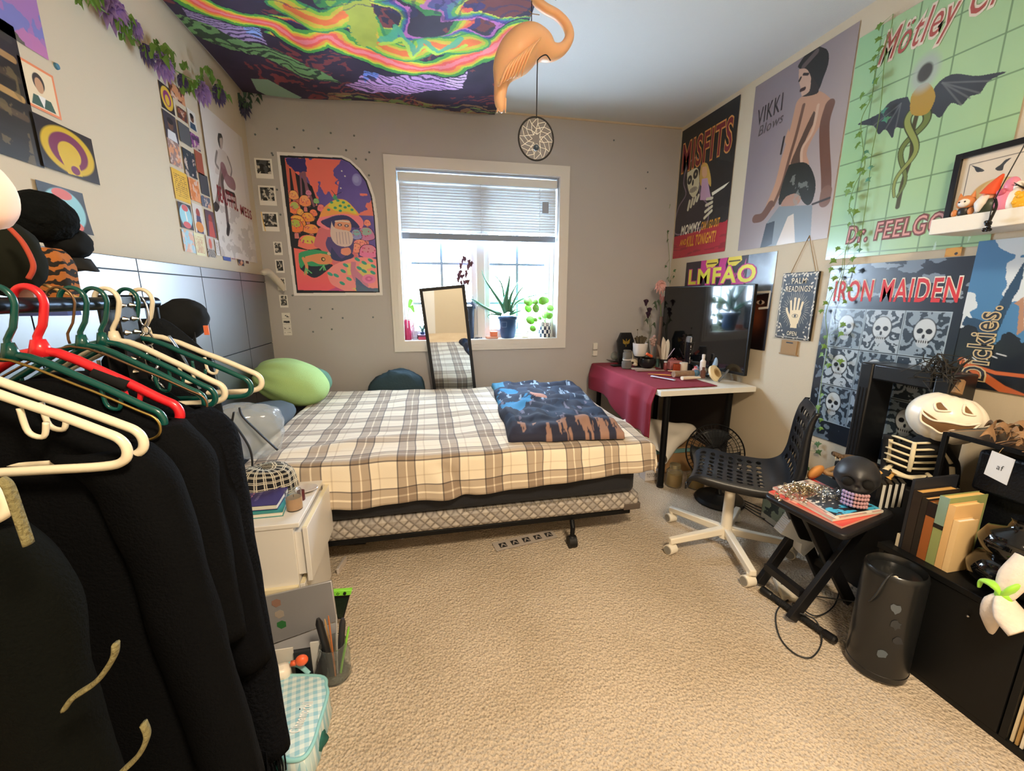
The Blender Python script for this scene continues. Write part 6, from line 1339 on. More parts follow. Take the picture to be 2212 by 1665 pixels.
for k in range(150):
    a_ = rnd.uniform(0, 2*PI); r_ = abs(rnd.gauss(0, .05)); c_ = hp+Vector((math.cos(a_)*r_*1.3, math.sin(a_)*r_*.7, max(0, .035-r_*.4)*rnd.random()-.012)); X_, Y_ = frame_of((rnd.uniform(-1, 1), rnd.uniform(-1, 1), rnd.uniform(-.3, 1)))
    m.tube([c_+X_*.008*math.cos(2*PI*q/8)+Y_*.006*math.sin(2*PI*q/8) for q in range(8)], .0018, 5, closed=True)
build('chain', m, M('silver gold chain', 'c9bda4', .25, 1), None, 'tangled heap of silver and gold chains on the magazines', 'chain', kind='stuff')
m = MB(); hp2 = tq(880, 750, .535)
for k in range(60):
    a_ = rnd.uniform(0, 2*PI); r_ = abs(rnd.gauss(0, .03)); c_ = hp2+Vector((math.cos(a_)*r_, math.sin(a_)*r_*.8, rnd.uniform(-.002, .012))); X_, Y_ = frame_of((rnd.uniform(-1, 1), rnd.uniform(-1, 1), rnd.uniform(-.3, 1)))
    m.tube([c_+X_*.006*math.cos(2*PI*q/8)+Y_*.005*math.sin(2*PI*q/8) for q in range(8)], .0014, 4, closed=True)
build('chain', m, M('bright silver', 'dfe6ea', .2, 1), None, 'small heap of bright silver chain beside the black skull', 'chain', kind='stuff')
# black skull with beaded teeth
sc_ = tq(1240, 900, .527); c_ = sc_+Vector((0.02, .03, .088)); face = Vector((-.72, -.64, -.05)).normalized(); sd = Vector((.66, -.75, 0)).normalized(); upv = Vector((0, 0, 1))
sk = root('black_skull', 'matte black skull with violet beaded teeth on top of the magazines', 'skull', sc_)
def loc_(f_, s_, u_): return c_+face*f_+sd*s_+upv*u_
R_ = Matrix(((face.x, sd.x, 0, c_.x), (face.y, sd.y, 0, c_.y), (0, 0, 1, c_.z), (0, 0, 0, 1)))
def dent(dv):
    q = 1.0
    for (f_, s_, u_, w_, dp) in ((.85, -.36, .06, .05, .30), (.85, .36, .06, .05, .30), (1, 0, -.22, .012, .2)):
        v = Vector((f_, s_, u_)).normalized(); q -= dp*math.exp(-((dv-v).length_squared)/w_)
    if dv.x > .2: q += .05*math.exp(-((dv.z-.28)**2)/.01)*max(0, dv.x)
    if dv.z < -.2: q *= 1-.25*(abs(dv.y)**2)*(-dv.z)
    return q
m = MB(); m.T = R_; m.ball((-.01, 0, .012), (.092, .072, .078), 64, 44, dent); m.ball((.03, 0, -.05), (.052, .045, .04), 32, 20)
build('cranium', m, M('matte black resin', '27282c', .45), sk, smooth=180)
for s_ in (-1, 1): m = MB(); m.T = R_; m.ball((.064, s_*.030, .012), (.014, .019, .017), 20, 12); build('eye_socket', m, M('deep black', '050506', .9), sk, smooth=180)
for rw, z in enumerate((-.028, -.042, -.058, -.072)):
    for k in range(9):
        t = (k-4)*.2; m = MB(); m.T = R_; m.ball((.03+.056*math.cos(t), .05*math.sin(t), z), (.006, .006, .007), 8, 6)
        if rw in (0, 3) or k % 8 == 0 or True: build('tooth', m, M('violet bead', '9a8ab8', .35) if k < 4 else M('rose bead', 'b08a90', .35), sk, smooth=180)
# crocodile head
cr0 = tq(960, 230, .62); t = root('crocodile_head', 'small dried crocodile head with open jaws behind the chains', 'animal head', tq(1150, 560))
A0 = at(1640+950/K4, 940+230/K4, 'y', 1.42); A1 = at(1640+1150/K4, 940+290/K4, 'y', 1.40); A2 = at(1640+1400/K4, 940+400/K4, 'y', 1.36)
CRM = M('dry crocodile hide', '6a5642', .6, bump=.9, bscale=120, var=.3, vscale=60)
m = MB(); pth = smoothpath([A0, (A0+A1)/2+Vector((0, 0, -.006)), A1, A2, A2+Vector((.04, -.02, -.03))], 6); m.tube(pth, [.012, .017, .014, .028, .038, .03], 14, flat=.75); build('upper_jaw', m, CRM, t, smooth=180)
B0 = at(1640+850/K4, 940+480/K4, 'y', 1.38); m = MB(); m.tube(smoothpath([A2+Vector((0, 0, -.02)), (A2+B0)/2+Vector((.02, .03, .0)), B0, (A2+B0)/2+Vector((.0, -.035, -.02)), A2+Vector((.02, -.03, -.03))], 6), .010, 10); build('lower_jaw', m, M('pale hide', 'a5835c', .6, bump=.6, bscale=100), t, smooth=180)
for k in range(9):
    p = A0*(1-k/8)+A2*(k/8)+Vector((0, -.014, -.012)); build('tooth', MB().cyl(p, p+Vector((0, 0, -.014)), .003, .0006, 6), M('ivory tooth', 'e6d8b4', .4), t)
build('jaw_prop', MB().bb((A2.x-.03, A2.y-.03, TZ+.001), (A2.x+.04, A2.y+.03, A2.z-.03)), CRM, t, bevel=.01)
P = tq(790, 590); m = MB(); m.setT(P+Vector((0, .03, .03)), (.5, .2, .4)); m.ball((0, 0, 0), (.045, .02, .04), 24, 14); build('orange_block', m, M('orange wood', 'd89450', .6), None, 'smooth orange wooden lump behind the silver chains', 'ornament', smooth=180)
# black and white striped cases standing behind the skull
for k in range(4):
    b_ = tq(1530+k*72, 935-k*8, .502); b_.z = TZ+.001; d = Vector((.66, .75, 0)); s_ = Vector((.75, -.66, 0))*.0165
    o_ = root('case', ('nearest to the skull', 'second from the skull', 'third from the skull', 'furthest right')[k]+' of the four black and white cases standing on the tray table', 'case', b_, 'striped cases on the tray table'); b_ = b_+s_*.5*k*.2
    m = MB(); m.prism([(0, 0), (.06, 0), (.06, .10), (0, .10)], b_, d, (0, 0, 1), .014); build('box', m, M('black gloss'), o_)
    m = MB(); q = b_-d*.001; m.prism([(0, 0), (.0008, 0), (.0008, .098), (0, .098)], q+Vector((0, 0, .001))-s_*.0, -d, (0, 0, 1), -.009); build('spine', m, M('pale spine', 'c9c8c0', .4), o_)
P = tq(1420, 470, .6); z_ = .62
m = MB(); A_ = at(1640+1290/K4, 940+390/K4, 'y', 1.24); B_ = at(1640+1545/K4, 940+495/K4, 'y', 1.18)
for s_ in (0, PI): m.tube([A_.lerp(B_, i/40)+Vector((0, math.cos(i*.7+s_)*.007, math.sin(i*.7+s_)*.007)) for i in range(41)], .006, 8)
t = build('twisted_cord', m, M('gold rope', 'd8a85c', .5), None, 'short twisted gold rope lying on the striped cases', 'rope', smooth=180)
A_ = at(1640+1700/K4, 940+520/K4, 'y', 1.2); m = MB(); m.setT(A_, (.2, .4, 0)); m.lathe([(0, -.014), (.012, -.014), (.006, -.008), (.006, .008), (.012, .014), (0, .014)], (0, 0, 0), 18); build('spool', m, M('gold rope'), None, 'tiny golden spool behind the striped cases', 'spool')
m = MB(); m.bb((1.785, 1.05, .56), (1.86, 1.25, .60))
# ================================================================== floor things at the right
a_ = at(1645, 1272, 'z', .018); b_ = at(1806, 1385, 'z', .018); d = (b_-a_).normalized(); t = root('speaker_rod', 'ribbed black rod with knobbed ends lying on the carpet', 'rod', (a_+b_)/2-Vector((0, 0, .018)))
m = MB(); m.cyl(a_+d*.03, b_-d*.03, .0125, seg=16)
for i in range(34): p = a_+d*(.05+i*((b_-a_).length-.1)/33); m.cyl(p, p+d*.003, .0142, seg=16)
build('shaft', m, M('black foam', '17181a', .7), t); build('end_cap', MB().tube([a_, a_+d*.006, a_+d*.045, a_+d*.05], [.013, .0175, .0165, .013], 18), BLACK(), t); build('end_cap', MB().tube([b_, b_-d*.006, b_-d*.045, b_-d*.05], [.013, .0175, .0165, .013], 18), BLACK(), t)
a_ = at(1705, 1283, 'z', .0); t = root('power_socket', 'cream plastic power bar on the carpet beside the tray table leg', 'power strip', a_)
m = MB(); m.box(a_+Vector((.0, .02, .013)), (.07, .14, .024), (0, 0, -.5)); build('body', m, M('cream plastic', 'e6ddc8', .4), t, bevel=.004)
build('slot', MB().box(a_+Vector((.0, .03, .0258)), (.03, .004, .001), (0, 0, -.5)), BLACK(), t)
bc = Vector((1.537, .955, 0)); cy_ = root('tower_speaker', 'black cylindrical tower with a rimmed top standing on the carpet', 'speaker', bc)
build('body', MB().lathe([(0, .002), (.078, .002), (.086, .012), (.087, .03), (.086, .39), (.083, .405), (.078, .41), (.072, .398), (.07, .385), (0, .383)], bc, 56), M('smoked black plastic', '17191b', .3, coat=.2), cy_)
build('base_ring', MB().lathe([(.0855, .03), (.0885, .034), (.0855, .038)], bc, 56), M('black gloss'), cy_)
for z, a0, c in ((.30, -2.35, '58616a'), (.245, -2.25, '2f3338'), (.12, -2.45, '55606a'), (.19, -2.1, '2a2d33')):
    p = bc+Vector((math.cos(a0)*.0872, math.sin(a0)*.0872, z)); n_ = Vector((math.cos(a0), math.sin(a0), 0)); X_, Y_ = frame_of(n_); rnd = random.Random(int(z*100))
    m = MB(); k = 12; rr = [.018*rnd.uniform(.6, 1.2) for _ in range(k)]; m.prism([(rr[q]*math.cos(2*PI*q/k)*.8, rr[q]*math.sin(2*PI*q/k)) for q in range(k)], p, X_, Y_, .0008); build('sticker', m, M('sticker '+c, c, .4), cy_)
build('top_light', MB().box(bc+Vector((-.03, -.02, .386)), (.02, .008, .004)), M('cream plastic'), cy_)
# cable from the tower to the floor
pts_ = [bc+Vector((-.06, -.03, .412)), bc+Vector((-.088, -.035, .40)), bc+Vector((-.098, -.01, .30)), at(1850, 1300, 'z', .12), at(1760, 1288, 'z', .01), at(1710, 1292, 'z', .006), at(1678, 1320, 'z', .006), at(1682, 1370, 'z', .006), at(1712, 1408, 'z', .006), at(1752, 1420, 'z', .006), at(1775, 1385, 'z', .006), at(1762, 1340, 'z', .040), at(1720, 1320, 'z', .046), at(1715, 1302, 'z', .006), at(1760, 1330, 'z', .02), at(1800, 1310, 'z', .006), at(1815, 1270, 'z', .006)]
build('power_cable', MB().tube(smoothpath(pts_, 8), .0028, 6), M('grey black cable', '2a2c2e', .5), None, 'thin dark cable looping over the carpet from the black tower', 'cable', smooth=180)
m = MB(); P0 = at(1610, 1100, 'z', .004); rnd = random.Random(4)
for k in range(4): m.tube(smoothpath([at(1600, 1078+k*4, 'z', .005+k*.004), at(1640, 1095+k*7, 'z', .008+k*.003), at(1665, 1105+k*5, 'z', .01), at(1690, 1095+k*3, 'z', .005)], 8), .0035, 6)
build('cable_bundle', m, M('grey black cable'), None, 'bundle of black cables on the carpet behind the chair base', 'cable', smooth=180)
# dark framed box and white pinked paper bag under the tray table
c0 = at(1642, 1118, 'z', .0); c1 = at(1700, 1160, 'z', .0); d = (c1-c0); d.z = 0; L0 = d.length; d.normalize(); n_ = Vector((-d.y, d.x, 0)); t = root('picture_box', 'black box with a faded picture on its side between chair and tray table', 'box', c0)
m = MB(); m.prism([(0, .001), (L0, .001), (L0, .17), (0, .17)], c0+n_*.1, d, (0, 0, 1), .1); build('body', m, M('black gloss'), t, bevel=.002)
a = Art(Fr(c0+d*.006+Vector((0, 0, .165)), d, (0, 0, -1), L0-.012, .155), 700, '2a3334'); a.fr.n = a.fr.n*(1 if a.fr.n.dot(n_) < 0 else -1); a.fn(lambda X, Y: fbm(X*22, Y*22, 4) > .52, '7f8a74', .9); a.poly([(0, .12), (.3, .12), (.3, .2), (0, .2)], 'a9a596')
a.fr.o = a.fr.o+a.fr.n*.002; a.sheet('picture', GLOSS, t)
c0 = at(1722, 1190, 'z', 0); c1 = at(1760, 1203, 'z', 0); t = root('paper_bag', 'white paper bag with a zigzag cut edge leaning below the tray table', 'bag', c0)
q0, q1, q2, q3 = [at(1640+x/K4, 940+y/K4, 'y', 1.36) for x, y in ((280, 1270), (470, 1010), (700, 1100), (780, 1370))]; q4 = at(1640+570/K4, 940+1560/K4, 'y', 1.32); q5 = at(1640+530/K4, 940+1500/K4, 'y', 1.34)
zz = [q0.lerp(q1, i/24)+Vector((-.003, 0, .002))*(i % 2) for i in range(25)]; out = zz+[q2, q3, q4, q5, q5+Vector((-.0, 0, .04))]
zmin = min(p.z for p in out); sh = Vector((0, 0, .003-zmin)) if zmin < .003 else Vector((0, 0, 0)); out = [p+sh for p in out]; k = len(out); bk = [p+Vector((.01, .05, 0)) for p in out]
m = MB(); m.add(out+bk, [tuple(range(k)), tuple(range(k, 2*k))]+[(i, (i+1) % k, k+(i+1) % k, k+i) for i in range(k)]); build('body', m, M('white craft paper', 'd5dbe2', .8, bump=.3, bscale=60), t)
m = MB(); m.bb((1.88, 1.12, .002), (2.05, 1.50, .545)); build('storage_box', m, M('black matte board', '141416', .7), None, 'plain black storage box behind the tray table under the skeleton doll', 'box', bevel=.006)
# ================================================================== low black cabinet
CX = 1.632; CZT = .41
cb = root('low_cabinet', 'low black cabinet with an open record compartment along the right wall', 'cabinet', (1.92, .7, 0))
KM = M('black wood grain', '0f1011', .5, spec=.3, var=.25, vscale=40)
build('top', MB().bb((CX-.006, .28, CZT-.022), (2.215, 1.085, CZT)), KM, cb, bevel=.002)
build('side_panel', MB().bb((CX, 1.062, .0), (2.21, 1.08, CZT-.0225)), KM, cb, bevel=.001); build('side_panel', MB().bb((CX, .28, 0), (2.21, .298, CZT-.0225)), KM, cb, bevel=.001)
build('divider', MB().bb((CX, .66, .021), (2.2, .676, CZT-.0225)), KM, cb, bevel=.001); build('bottom', MB().bb((CX, .2985, .0), (2.2, 1.0615, .0205)), KM, cb)
build('door', MB().bb((CX-.002, .68, .022), (CX+.014, 1.06, CZT-.024)), KM, cb, bevel=.001); build('back_panel', MB().bb((2.2005, .2985, .0), (2.21, 1.0615, CZT-.023)), KM, cb)
build('door_knob', MB().ball((CX-.008, .80, .33), .004, 10, 8), M('brushed nickel'), cb)
rnd = random.Random(21); y = .657
rec_l = ['cream record sleeve next to the cabinet door', 'ochre edged record sleeve', 'white record sleeve', 'tan record sleeve', 'grey record sleeve', 'ivory record sleeve', 'brown record sleeve', 'pale record sleeve']
for k in range(8):
    c = ('d8c9a8', 'b08f5a', 'e6dfd0', 'c0a078', 'a8a498', 'ddd2b8', '8a6a48', 'cfc8b8')[k]; w_ = .006
    pos = ('first', 'second', 'third', 'fourth', 'fifth', 'sixth', 'seventh', 'eighth')[k]
    m = MB(); m.bb((CX+.012, y-w_, .022), (CX+.322, y, .335-rnd.uniform(0, .004))); build('record', m, M('sleeve '+c, c, .6), None, rec_l[k].split(' record')[0]+' record sleeve, '+pos+' from the cabinet door in the open compartment' if k else rec_l[0], 'record', 'records in the cabinet'); y -= w_+.0045
# books
K3 = 4.382
def bq(x, y): return at(1900+x/K3, 1020+y/K3, 'x', 1.662)
books = [(140, 168, 170, 560, 'c9bfa8', 'c9bfa8', None, 'thin cream booklet at the left end of the row', .12),
 (170, 196, 310, 60, '23262e', 'c8a878', None, 'tall thin dark magazine standing at the left of the row', .2),
 (200, 278, 375, 185, '2c241f', 'd8a860', 'THE EXTENT OF DECENCY', 'dark book with white sideways lettering on its spine', .17),
 (284, 338, 430, 245, '241f1b', 'e0b070', 'GHOSTS', 'narrow black book with pale lettering', .17),
 (343, 424, 540, 305, '9a5a2c', 'dca060', 'CARRIE', 'brown book with a black top band', .15),
 (428, 510, 690, 262, '8f9a62', 'e8bc70', 'A NOVEL', 'green and yellow two-tone book', .17),
 (514, 580, 770, 345, 'd8b078', 'ecca8c', 'STORIES', 'peach cream book right of the two-tone book', .12),
 (584, 640, 790, 485, 'e0c08c', 'e0dcd0', None, 'thin cream book with a furry page edge at the right end', .08)]
for i, (xa, xb, tx, ty, c, pg, tl, lb, dep) in enumerate(books):
    f_ = lambda x: (700+(x-130)*(930-700)/470)
    ya = at(1900+xa/K3, 1020+f_(xa)/K3, 'z', CZT).y; yb_ = at(1900+xb/K3, 1020+f_(xb)/K3, 'z', CZT).y
    Y0 = bq(xa, f_(xa)).y; Y1 = bq(xb, f_(xb)).y; zt = at(1900+tx/K3, 1020+ty/K3, 'x', 1.662).z
    if i == 0: zt = CZT+.05
    zt = max(zt, CZT+.05); w_ = Y0-Y1
    t = root('book', lb+' on the black cabinet', 'book', (1.662+dep/2, (Y0+Y1)/2, CZT+.001), 'books on the black cabinet')
    build('pages', MB().bb((1.666, Y1+.003, CZT+.004), (1.662+dep-.004, Y0-.003, zt-.003)), M('page '+pg, pg, .8), t)
    cvm = MB(); cvm.bb((1.662, Y1, CZT+.001), (1.6655, Y0, zt)); cvm.bb((1.6656, Y1, CZT+.001), (1.662+dep, Y1+.0022, zt)); cvm.bb((1.6656, Y0-.0022, CZT+.001), (1.662+dep, Y0, zt)); build('cover', cvm, M('book '+c, c, .6), t)
    if tl: textmesh(tl, (zt-CZT)*.7, w_*.42, Fr((1.6615, Y1+w_*.28, CZT+.02), (0, 0, 1), (0, 1, 0), .1, .1), 0, 0, ink('d8d0c0' if i < 4 else '3a3428'), t, off=-.0012 if False else .0012)
    if i == 4: build('top_band', MB().bb((1.6612, Y1-.0004, zt-.05), (1.6656, Y0+.0004, zt+.0003)), M('black gloss'), t)
    if i == 5: build('upper_band', MB().bb((1.6612, Y1-.0004, zt-.10), (1.6656, Y0+.0004, zt+.0003)), M('sage card', '7f9a8c', .6), t); build('middle_band', MB().bb((1.6608, Y1-.0006, zt-.115), (1.6656, Y0+.0006, zt-.10)), M('black gloss'), t)
t0 = None
for k in range(5):
    m = MB(); y0 = bq(180, 725).y-.004-k*.006; m.bb((1.70, y0-.0045, CZT+.001), (1.93, y0, CZT+.27-.006*k)); 
# glossy black vases
for (x, y, rs, lb, h) in ((1.75, .792, .10, 'glossy black double-bellied vase at the front of the cabinet', 1), (1.97, .655, .085, 'second glossy black bellied vase behind the first', .98)):
    build('vase', MB().lathe([(0, 0), (rs*.6, 0), (rs*.95, .03*h), (rs, .06*h), (rs*.85, .095*h), (rs*.62, .108*h), (rs*.8, .125*h), (rs*.9, .155*h), (rs*.75, .19*h), (rs*.35, .205*h), (rs*.3, .23*h), (rs*.36, .24*h), (0, .235*h)], (x, y, CZT+.001), 44), M('black glazed ceramic', '08090a', .08, coat=.5), None, lb, 'vase', smooth=60)
# cloth with lime bow hanging over the cabinet edge
t = root('bow_cloth', 'crumpled cream cloth tied with a lime green bow, hanging at the right edge', 'cloth', (1.6, .56, .41))
c_ = at(2168, 1288, 'x', 1.60); LM = M('lime satin', '9ad83c', .5, sheen=.3); CM = M('cream printed cloth', 'dccfc0', .8, var=.12, vscale=50, bump=.3, bscale=80)
m = MB(); m.tube(smoothpath([c_, c_+Vector((0, .02, .02)), c_+Vector((0, .05, .015)), at(2115, 1268, 'x', 1.6)], 5), [.012, .02, .012, .006], 10, flat=.5); m.ball(c_, (.014, .02, .02), 14, 10); m.tube(smoothpath([c_, c_+Vector((.0, -.012, .03)), c_+Vector((.02, -.02, .05))], 5), [.012, .018, .012], 10, flat=.5); build('bow', m, LM, t, smooth=180)
e_ = at(2140, 1368, 'x', 1.60); m = MB(); m.tube(smoothpath([c_, (c_+e_)/2+Vector((-.008, .01, .01)), e_], 6), [.014, .026, .024, .005], 14, flat=.45); build('tail', m, CM, t, smooth=180)
m = MB(); m.tube(smoothpath([c_, at(2185, 1330, 'x', 1.59), at(2215, 1362, 'x', 1.59)], 6), [.02, .045, .05], 14, flat=.5); m.tube(smoothpath([c_, at(2190, 1250, 'x', 1.62), at(2230, 1215, 'x', 1.66)], 6), [.02, .035, .04], 14, flat=.5); build('gathered_cloth', m, CM, t, smooth=180)
# black wire stand with a black box and dried flowers
fx0, fx1, fy0, fy1, fz = 1.80, 2.17, .45, 1.06, .84
t = root('wire_stand', 'square black metal stand on the cabinet, topped with dried flowers', 'stand', ((fx0+fx1)/2, (fy0+fy1)/2, CZT+.001)); m = MB(); q = .007
for x in (fx0, fx1):
    for y in (fy0, fy1): m.bb((x-q, y-q, CZT+.001), (x+q, y+q, fz))
m.bb((fx0-q, fy0+q, fz-.014), (fx0+q, fy1-q, fz)); m.bb((fx1-q, fy0+q, fz-.014), (fx1+q, fy1-q, fz)); m.bb((fx0+q, fy0-q, fz-.014), (fx1-q, fy0+q, fz)); m.bb((fx0+q, fy1-q, fz-.014), (fx1-q, fy1+q, fz))
build('frame', m, M('black metal'), t, bevel=.001)
t2 = root('black_case', 'large black case inside the wire stand with a white tag', 'case', (2.0, .75, CZT+.251)); build('body', MB().bb((1.835, .48, .655), (2.14, .985, .80)), M('navy black leather', '0c0f15', .45, spec=.3, bump=.3, bscale=150), t2, bevel=.012)
build('lower_body', MB().bb((1.87, .84, CZT+.001), (2.14, .985, .654)), M('navy black leather'), t2, bevel=.01)
a_ = at(2135, 972, 'x', 1.79); tg = root('paper_tag', 'white square tag with a small monogram hanging from the wire stand', 'tag', at(2150, 1040, 'x', 1.785))
cs4 = [at(x, y, 'x', 1.786) for x, y in ((2143, 973), (2193, 993), (2174, 1048), (2125, 1023))]; m = MB(); m.add([p for p in cs4]+[p+Vector((.002, 0, 0)) for p in cs4], [(0, 1, 2, 3), (4, 5, 6, 7), (0, 1, 5, 4), (1, 2, 6, 5), (2, 3, 7, 6), (3, 0, 4, 7)]); build('card', m, M('blue white card', 'ccd4e0', .5), tg)
fr = Fr(cs4[0], cs4[1]-cs4[0], cs4[3]-cs4[0], .06, .06); textmesh('af', .016, .018, fr, (cs4[1]-cs4[0]).length*.42, (cs4[3]-cs4[0]).length*.4, ink('30343c'), tg, off=.0006 if fr.n.x < 0 else -.0006)
build('loop', MB().tube(smoothpath([cs4[0].lerp(cs4[1], .3), cs4[0].lerp(cs4[1], .4)+Vector((0, 0, .02)), Vector((1.79, cs4[0].lerp(cs4[1], .4).y, fz-.005))], 5), .0008, 4), M('twine'), tg)
m = MB(); rnd = random.Random(17)
for k in range(70):
    b_ = Vector((rnd.uniform(fx0-.02, fx1-.05), rnd.uniform(.66, 1.0), fz+rnd.uniform(0, .01))); leaf(m, b_, b_+Vector((rnd.uniform(-.06, .06), rnd.uniform(-.05, .07), rnd.uniform(0, .04))), rnd.uniform(.015, .03))
for k in range(26): b_ = Vector((rnd.uniform(fx0, fx1), rnd.uniform(.6, 1.0), fz)); m.tube(smoothpath([b_, b_+Vector((rnd.uniform(-.08, .08), rnd.uniform(-.08, .08), .03)), b_+Vector((rnd.uniform(-.12, .12), rnd.uniform(-.12, .12), .01))], 4), .0012, 4)
build('dried_flowers', m, M('dry rose brown', '8f6f50', .85, var=.3, vscale=30), None, 'bundle of dried brown flowers lying on top of the wire stand', 'flowers', kind='stuff')
build('stand_shelf', MB().bb((fx0-.004, .5, fz-.004+.0045), (fx1, 1.05, fz+.003)), M('black gloss'), t)
# skeleton doll with white pumpkin head
pc = at(2042, 903, 'x', 1.98); sd_ = root('skeleton_doll', 'seated black skeleton doll with a big white pumpkin head', 'doll', Vector((pc.x, pc.y+.08, .546)))
fn_ = Vector((-.80, -.58, .12)).normalized(); sn_ = Vector((0, 0, 1)).cross(fn_).normalized()*-1; un_ = sn_.cross(fn_)*1.0
if un_.z < 0: un_ = -un_
tilt = Matrix.Rotation(-.20, 3, fn_); sn_ = tilt @ sn_; un_ = tilt @ un_
RM = Matrix(((fn_.x, sn_.x, un_.x, pc.x), (fn_.y, sn_.y, un_.y, pc.y), (fn_.z, sn_.z, un_.z, pc.z), (0, 0, 0, 1)))
m = MB(); m.T = RM; RP = (.112, .118, .10); m.ball((0, 0, 0), RP, 96, 40, lambda d: (1+.03*abs(math.cos(math.atan2(d.y, d.x)*5))-.03)*(1-.12*(abs(d.z) > .9)*(abs(d.z)-.9)*10))
build('pumpkin_head', m, M('white glazed pumpkin', 'f2ead8', .35, coat=.2), sd_, smooth=180)
def facepatch(poly, off, mat, name, parent):
    poly = [(p[0]*.78, p[1]*.95) for p in poly]
    m = MB(); m.T = RM; cx_ = sum(p[0] for p in poly)/len(poly); cy_ = sum(p[1] for p in poly)/len(poly)
    def S_(a, b, k=1): r = math.sqrt(max(.01, 1-(a/RP[1])**2-(b/RP[2])**2)); return (RP[0]*r*1.005+off, a, b)
    P3 = smoothpath([(a, b, 0) for a, b in poly+[poly[0]]], 6)[:-1]; n = len(P3); rings = []
    vs = []
    for q in (1, .66, .33): vs += [S_(cx_+(p.x-cx_)*q, cy_+(p.y-cy_)*q) for p in P3]
    vs.append(S_(cx_, cy_)); fs = []
    for r_ in range(2): fs += [(r_*n+i, r_*n+(i+1) % n, (r_+1)*n+(i+1) % n, (r_+1)*n+i) for i in range(n)]
    fs += [(2*n+i, 2*n+(i+1) % n, 3*n) for i in range(n)]; m.add(vs, fs); build(name, m, mat, parent, smooth=180)
    m = MB(); m.T = RM; m.tube([S_(p.x, p.y) for p in P3], .004, 8, closed=True); build(name+'_rim', m, M('white glazed pumpkin'), parent, smooth=180)
HM_ = M('carved opening', '7a5a38', .8)
sgn = 1
facepatch([(-.105*sgn, .022), (-.06, .002), (0, -.005), (.05, -.014), (.09, .0), (.10, .012), (.085, -.03), (.04, -.045), (.0, -.055), (-.03, -.03), (-.07, -.035)], .001, HM_, 'mouth', sd_)
facepatch([(-.075, .045), (-.03, .075), (-.035, .045)], .001, HM_, 'eye', sd_)
facepatch([(.01, .038), (.05, .028), (.068, .05), (.05, .062), (.03, .05)], .001, HM_, 'eye', sd_)
build('stem', MB().tube(smoothpath([pc+un_*.10+fn_*-.05, pc+un_*.13+fn_*-.06, pc+un_*.15+fn_*-.08], 5), [.018, .014, .012], 8), M('pumpkin stem', '8a6a48', .8), sd_)
bcn = at(1958, 1020, 'x', 1.95); bcn.z = .655
m = MB(); top_ = pc-un_*.10; m.tube(smoothpath([Vector((bcn.x, bcn.y, .585)), Vector((bcn.x, bcn.y, .64)), (Vector((bcn.x, bcn.y, .66))+top_)/2, top_+un_*.03], 6), [.06, .078, .072, .06, .04, .035], 24, flat=.8); build('torso', m, M('black felt', '15171a', .85), sd_, smooth=180)
BN = M('bone cream felt', 'e9dcb8', .7)
def bone(pts, r, nm='rib'): m = MB(); m.tube(smoothpath(pts, 5), r, 10, flat=.7); return build(nm, m, BN, sd_, smooth=180)
fr2 = Vector((-.80, -.6, 0)).normalized(); rt2 = Vector((.6, -.8, 0))
base = Vector((bcn.x, bcn.y, 0))
bone([base+fr2*.085+Vector((0, 0, .62)), base+fr2*.09+Vector((0, 0, .67)), base+fr2*.07+Vector((0, 0, .74))], [.007, .009, .008], 'breastbone')
for k in range(5):
    z = .63+k*.026; rr = .080-.007*max(0, k-2)
    for s_ in (-1, 1): bone([base+(fr2*math.cos(a_)+rt2*math.sin(a_)*s_)*rr+Vector((0, 0, z+.008*math.sin(a_*2))) for a_ in (.08, .35, .65, .95, 1.25, 1.5)], [.006, .0065, .0065, .003])
bone([base+(fr2*math.cos(a_)+rt2*math.sin(a_))*.088+Vector((0, 0, .596+.01*abs(a_))) for a_ in (-.9, -.45, 0, .45, .9)], [.013, .017, .012, .017, .013], 'pelvis')
for s_, e1, e2 in ((-1, at(1918, 1000, 'x', 1.90), at(1912, 1038, 'x', 1.86)), (1, base+rt2*.12+Vector((0, 0, .66)), base+rt2*.13+fr2*.04+Vector((0, 0, .59)))):
    sh_ = base+rt2*s_*.07+Vector((0, 0, .735)); m = MB(); m.tube(smoothpath([sh_, e1, e2], 6), [.025, .024, .02], 14); build('arm', m, M('black felt'), sd_, smooth=180)
    of = fr2*.02; bone([sh_.lerp(e1, .1)+of, sh_.lerp(e1, .5)+of+Vector((0, 0, .002)), sh_.lerp(e1, .92)+of], [.010, .006, .010], 'arm_bone'); bone([e1.lerp(e2, .1)+of, e1.lerp(e2, .9)+of], [.009, .009], 'arm_bone')
    m = MB(); hc_ = e2+Vector((0, 0, -.018)); m.ball(hc_, (.024, .024, .024), 18, 12); hd = build('hand', m, M('black felt'), sd_, smooth=180)
    for k in range(4):
        a0 = -.8+k*.5; p = hc_+(fr2*math.cos(a0)+rt2*math.sin(a0))*.0245; build('finger_bone', MB().tube([p+Vector((0, 0, .012)), p+fr2*.004, p+Vector((0, 0, -.012))], [.004, .005, .003], 6), BN, hd, smooth=180)
for s_ in (-1, 1):
    h_ = base+rt2*s_*.05+fr2*.03+Vector((0, 0, .585)); kn = h_+fr2*.07+rt2*s_*.02; ft = kn+fr2*.05; m = MB(); m.tube([h_, kn, ft], [.032, .028, .026], 14); build('leg', m, M('black felt'), sd_, smooth=180); bone([h_+Vector((0, 0, .03)), kn+Vector((0, 0, .026))], [.008, .01], 'leg_bone')
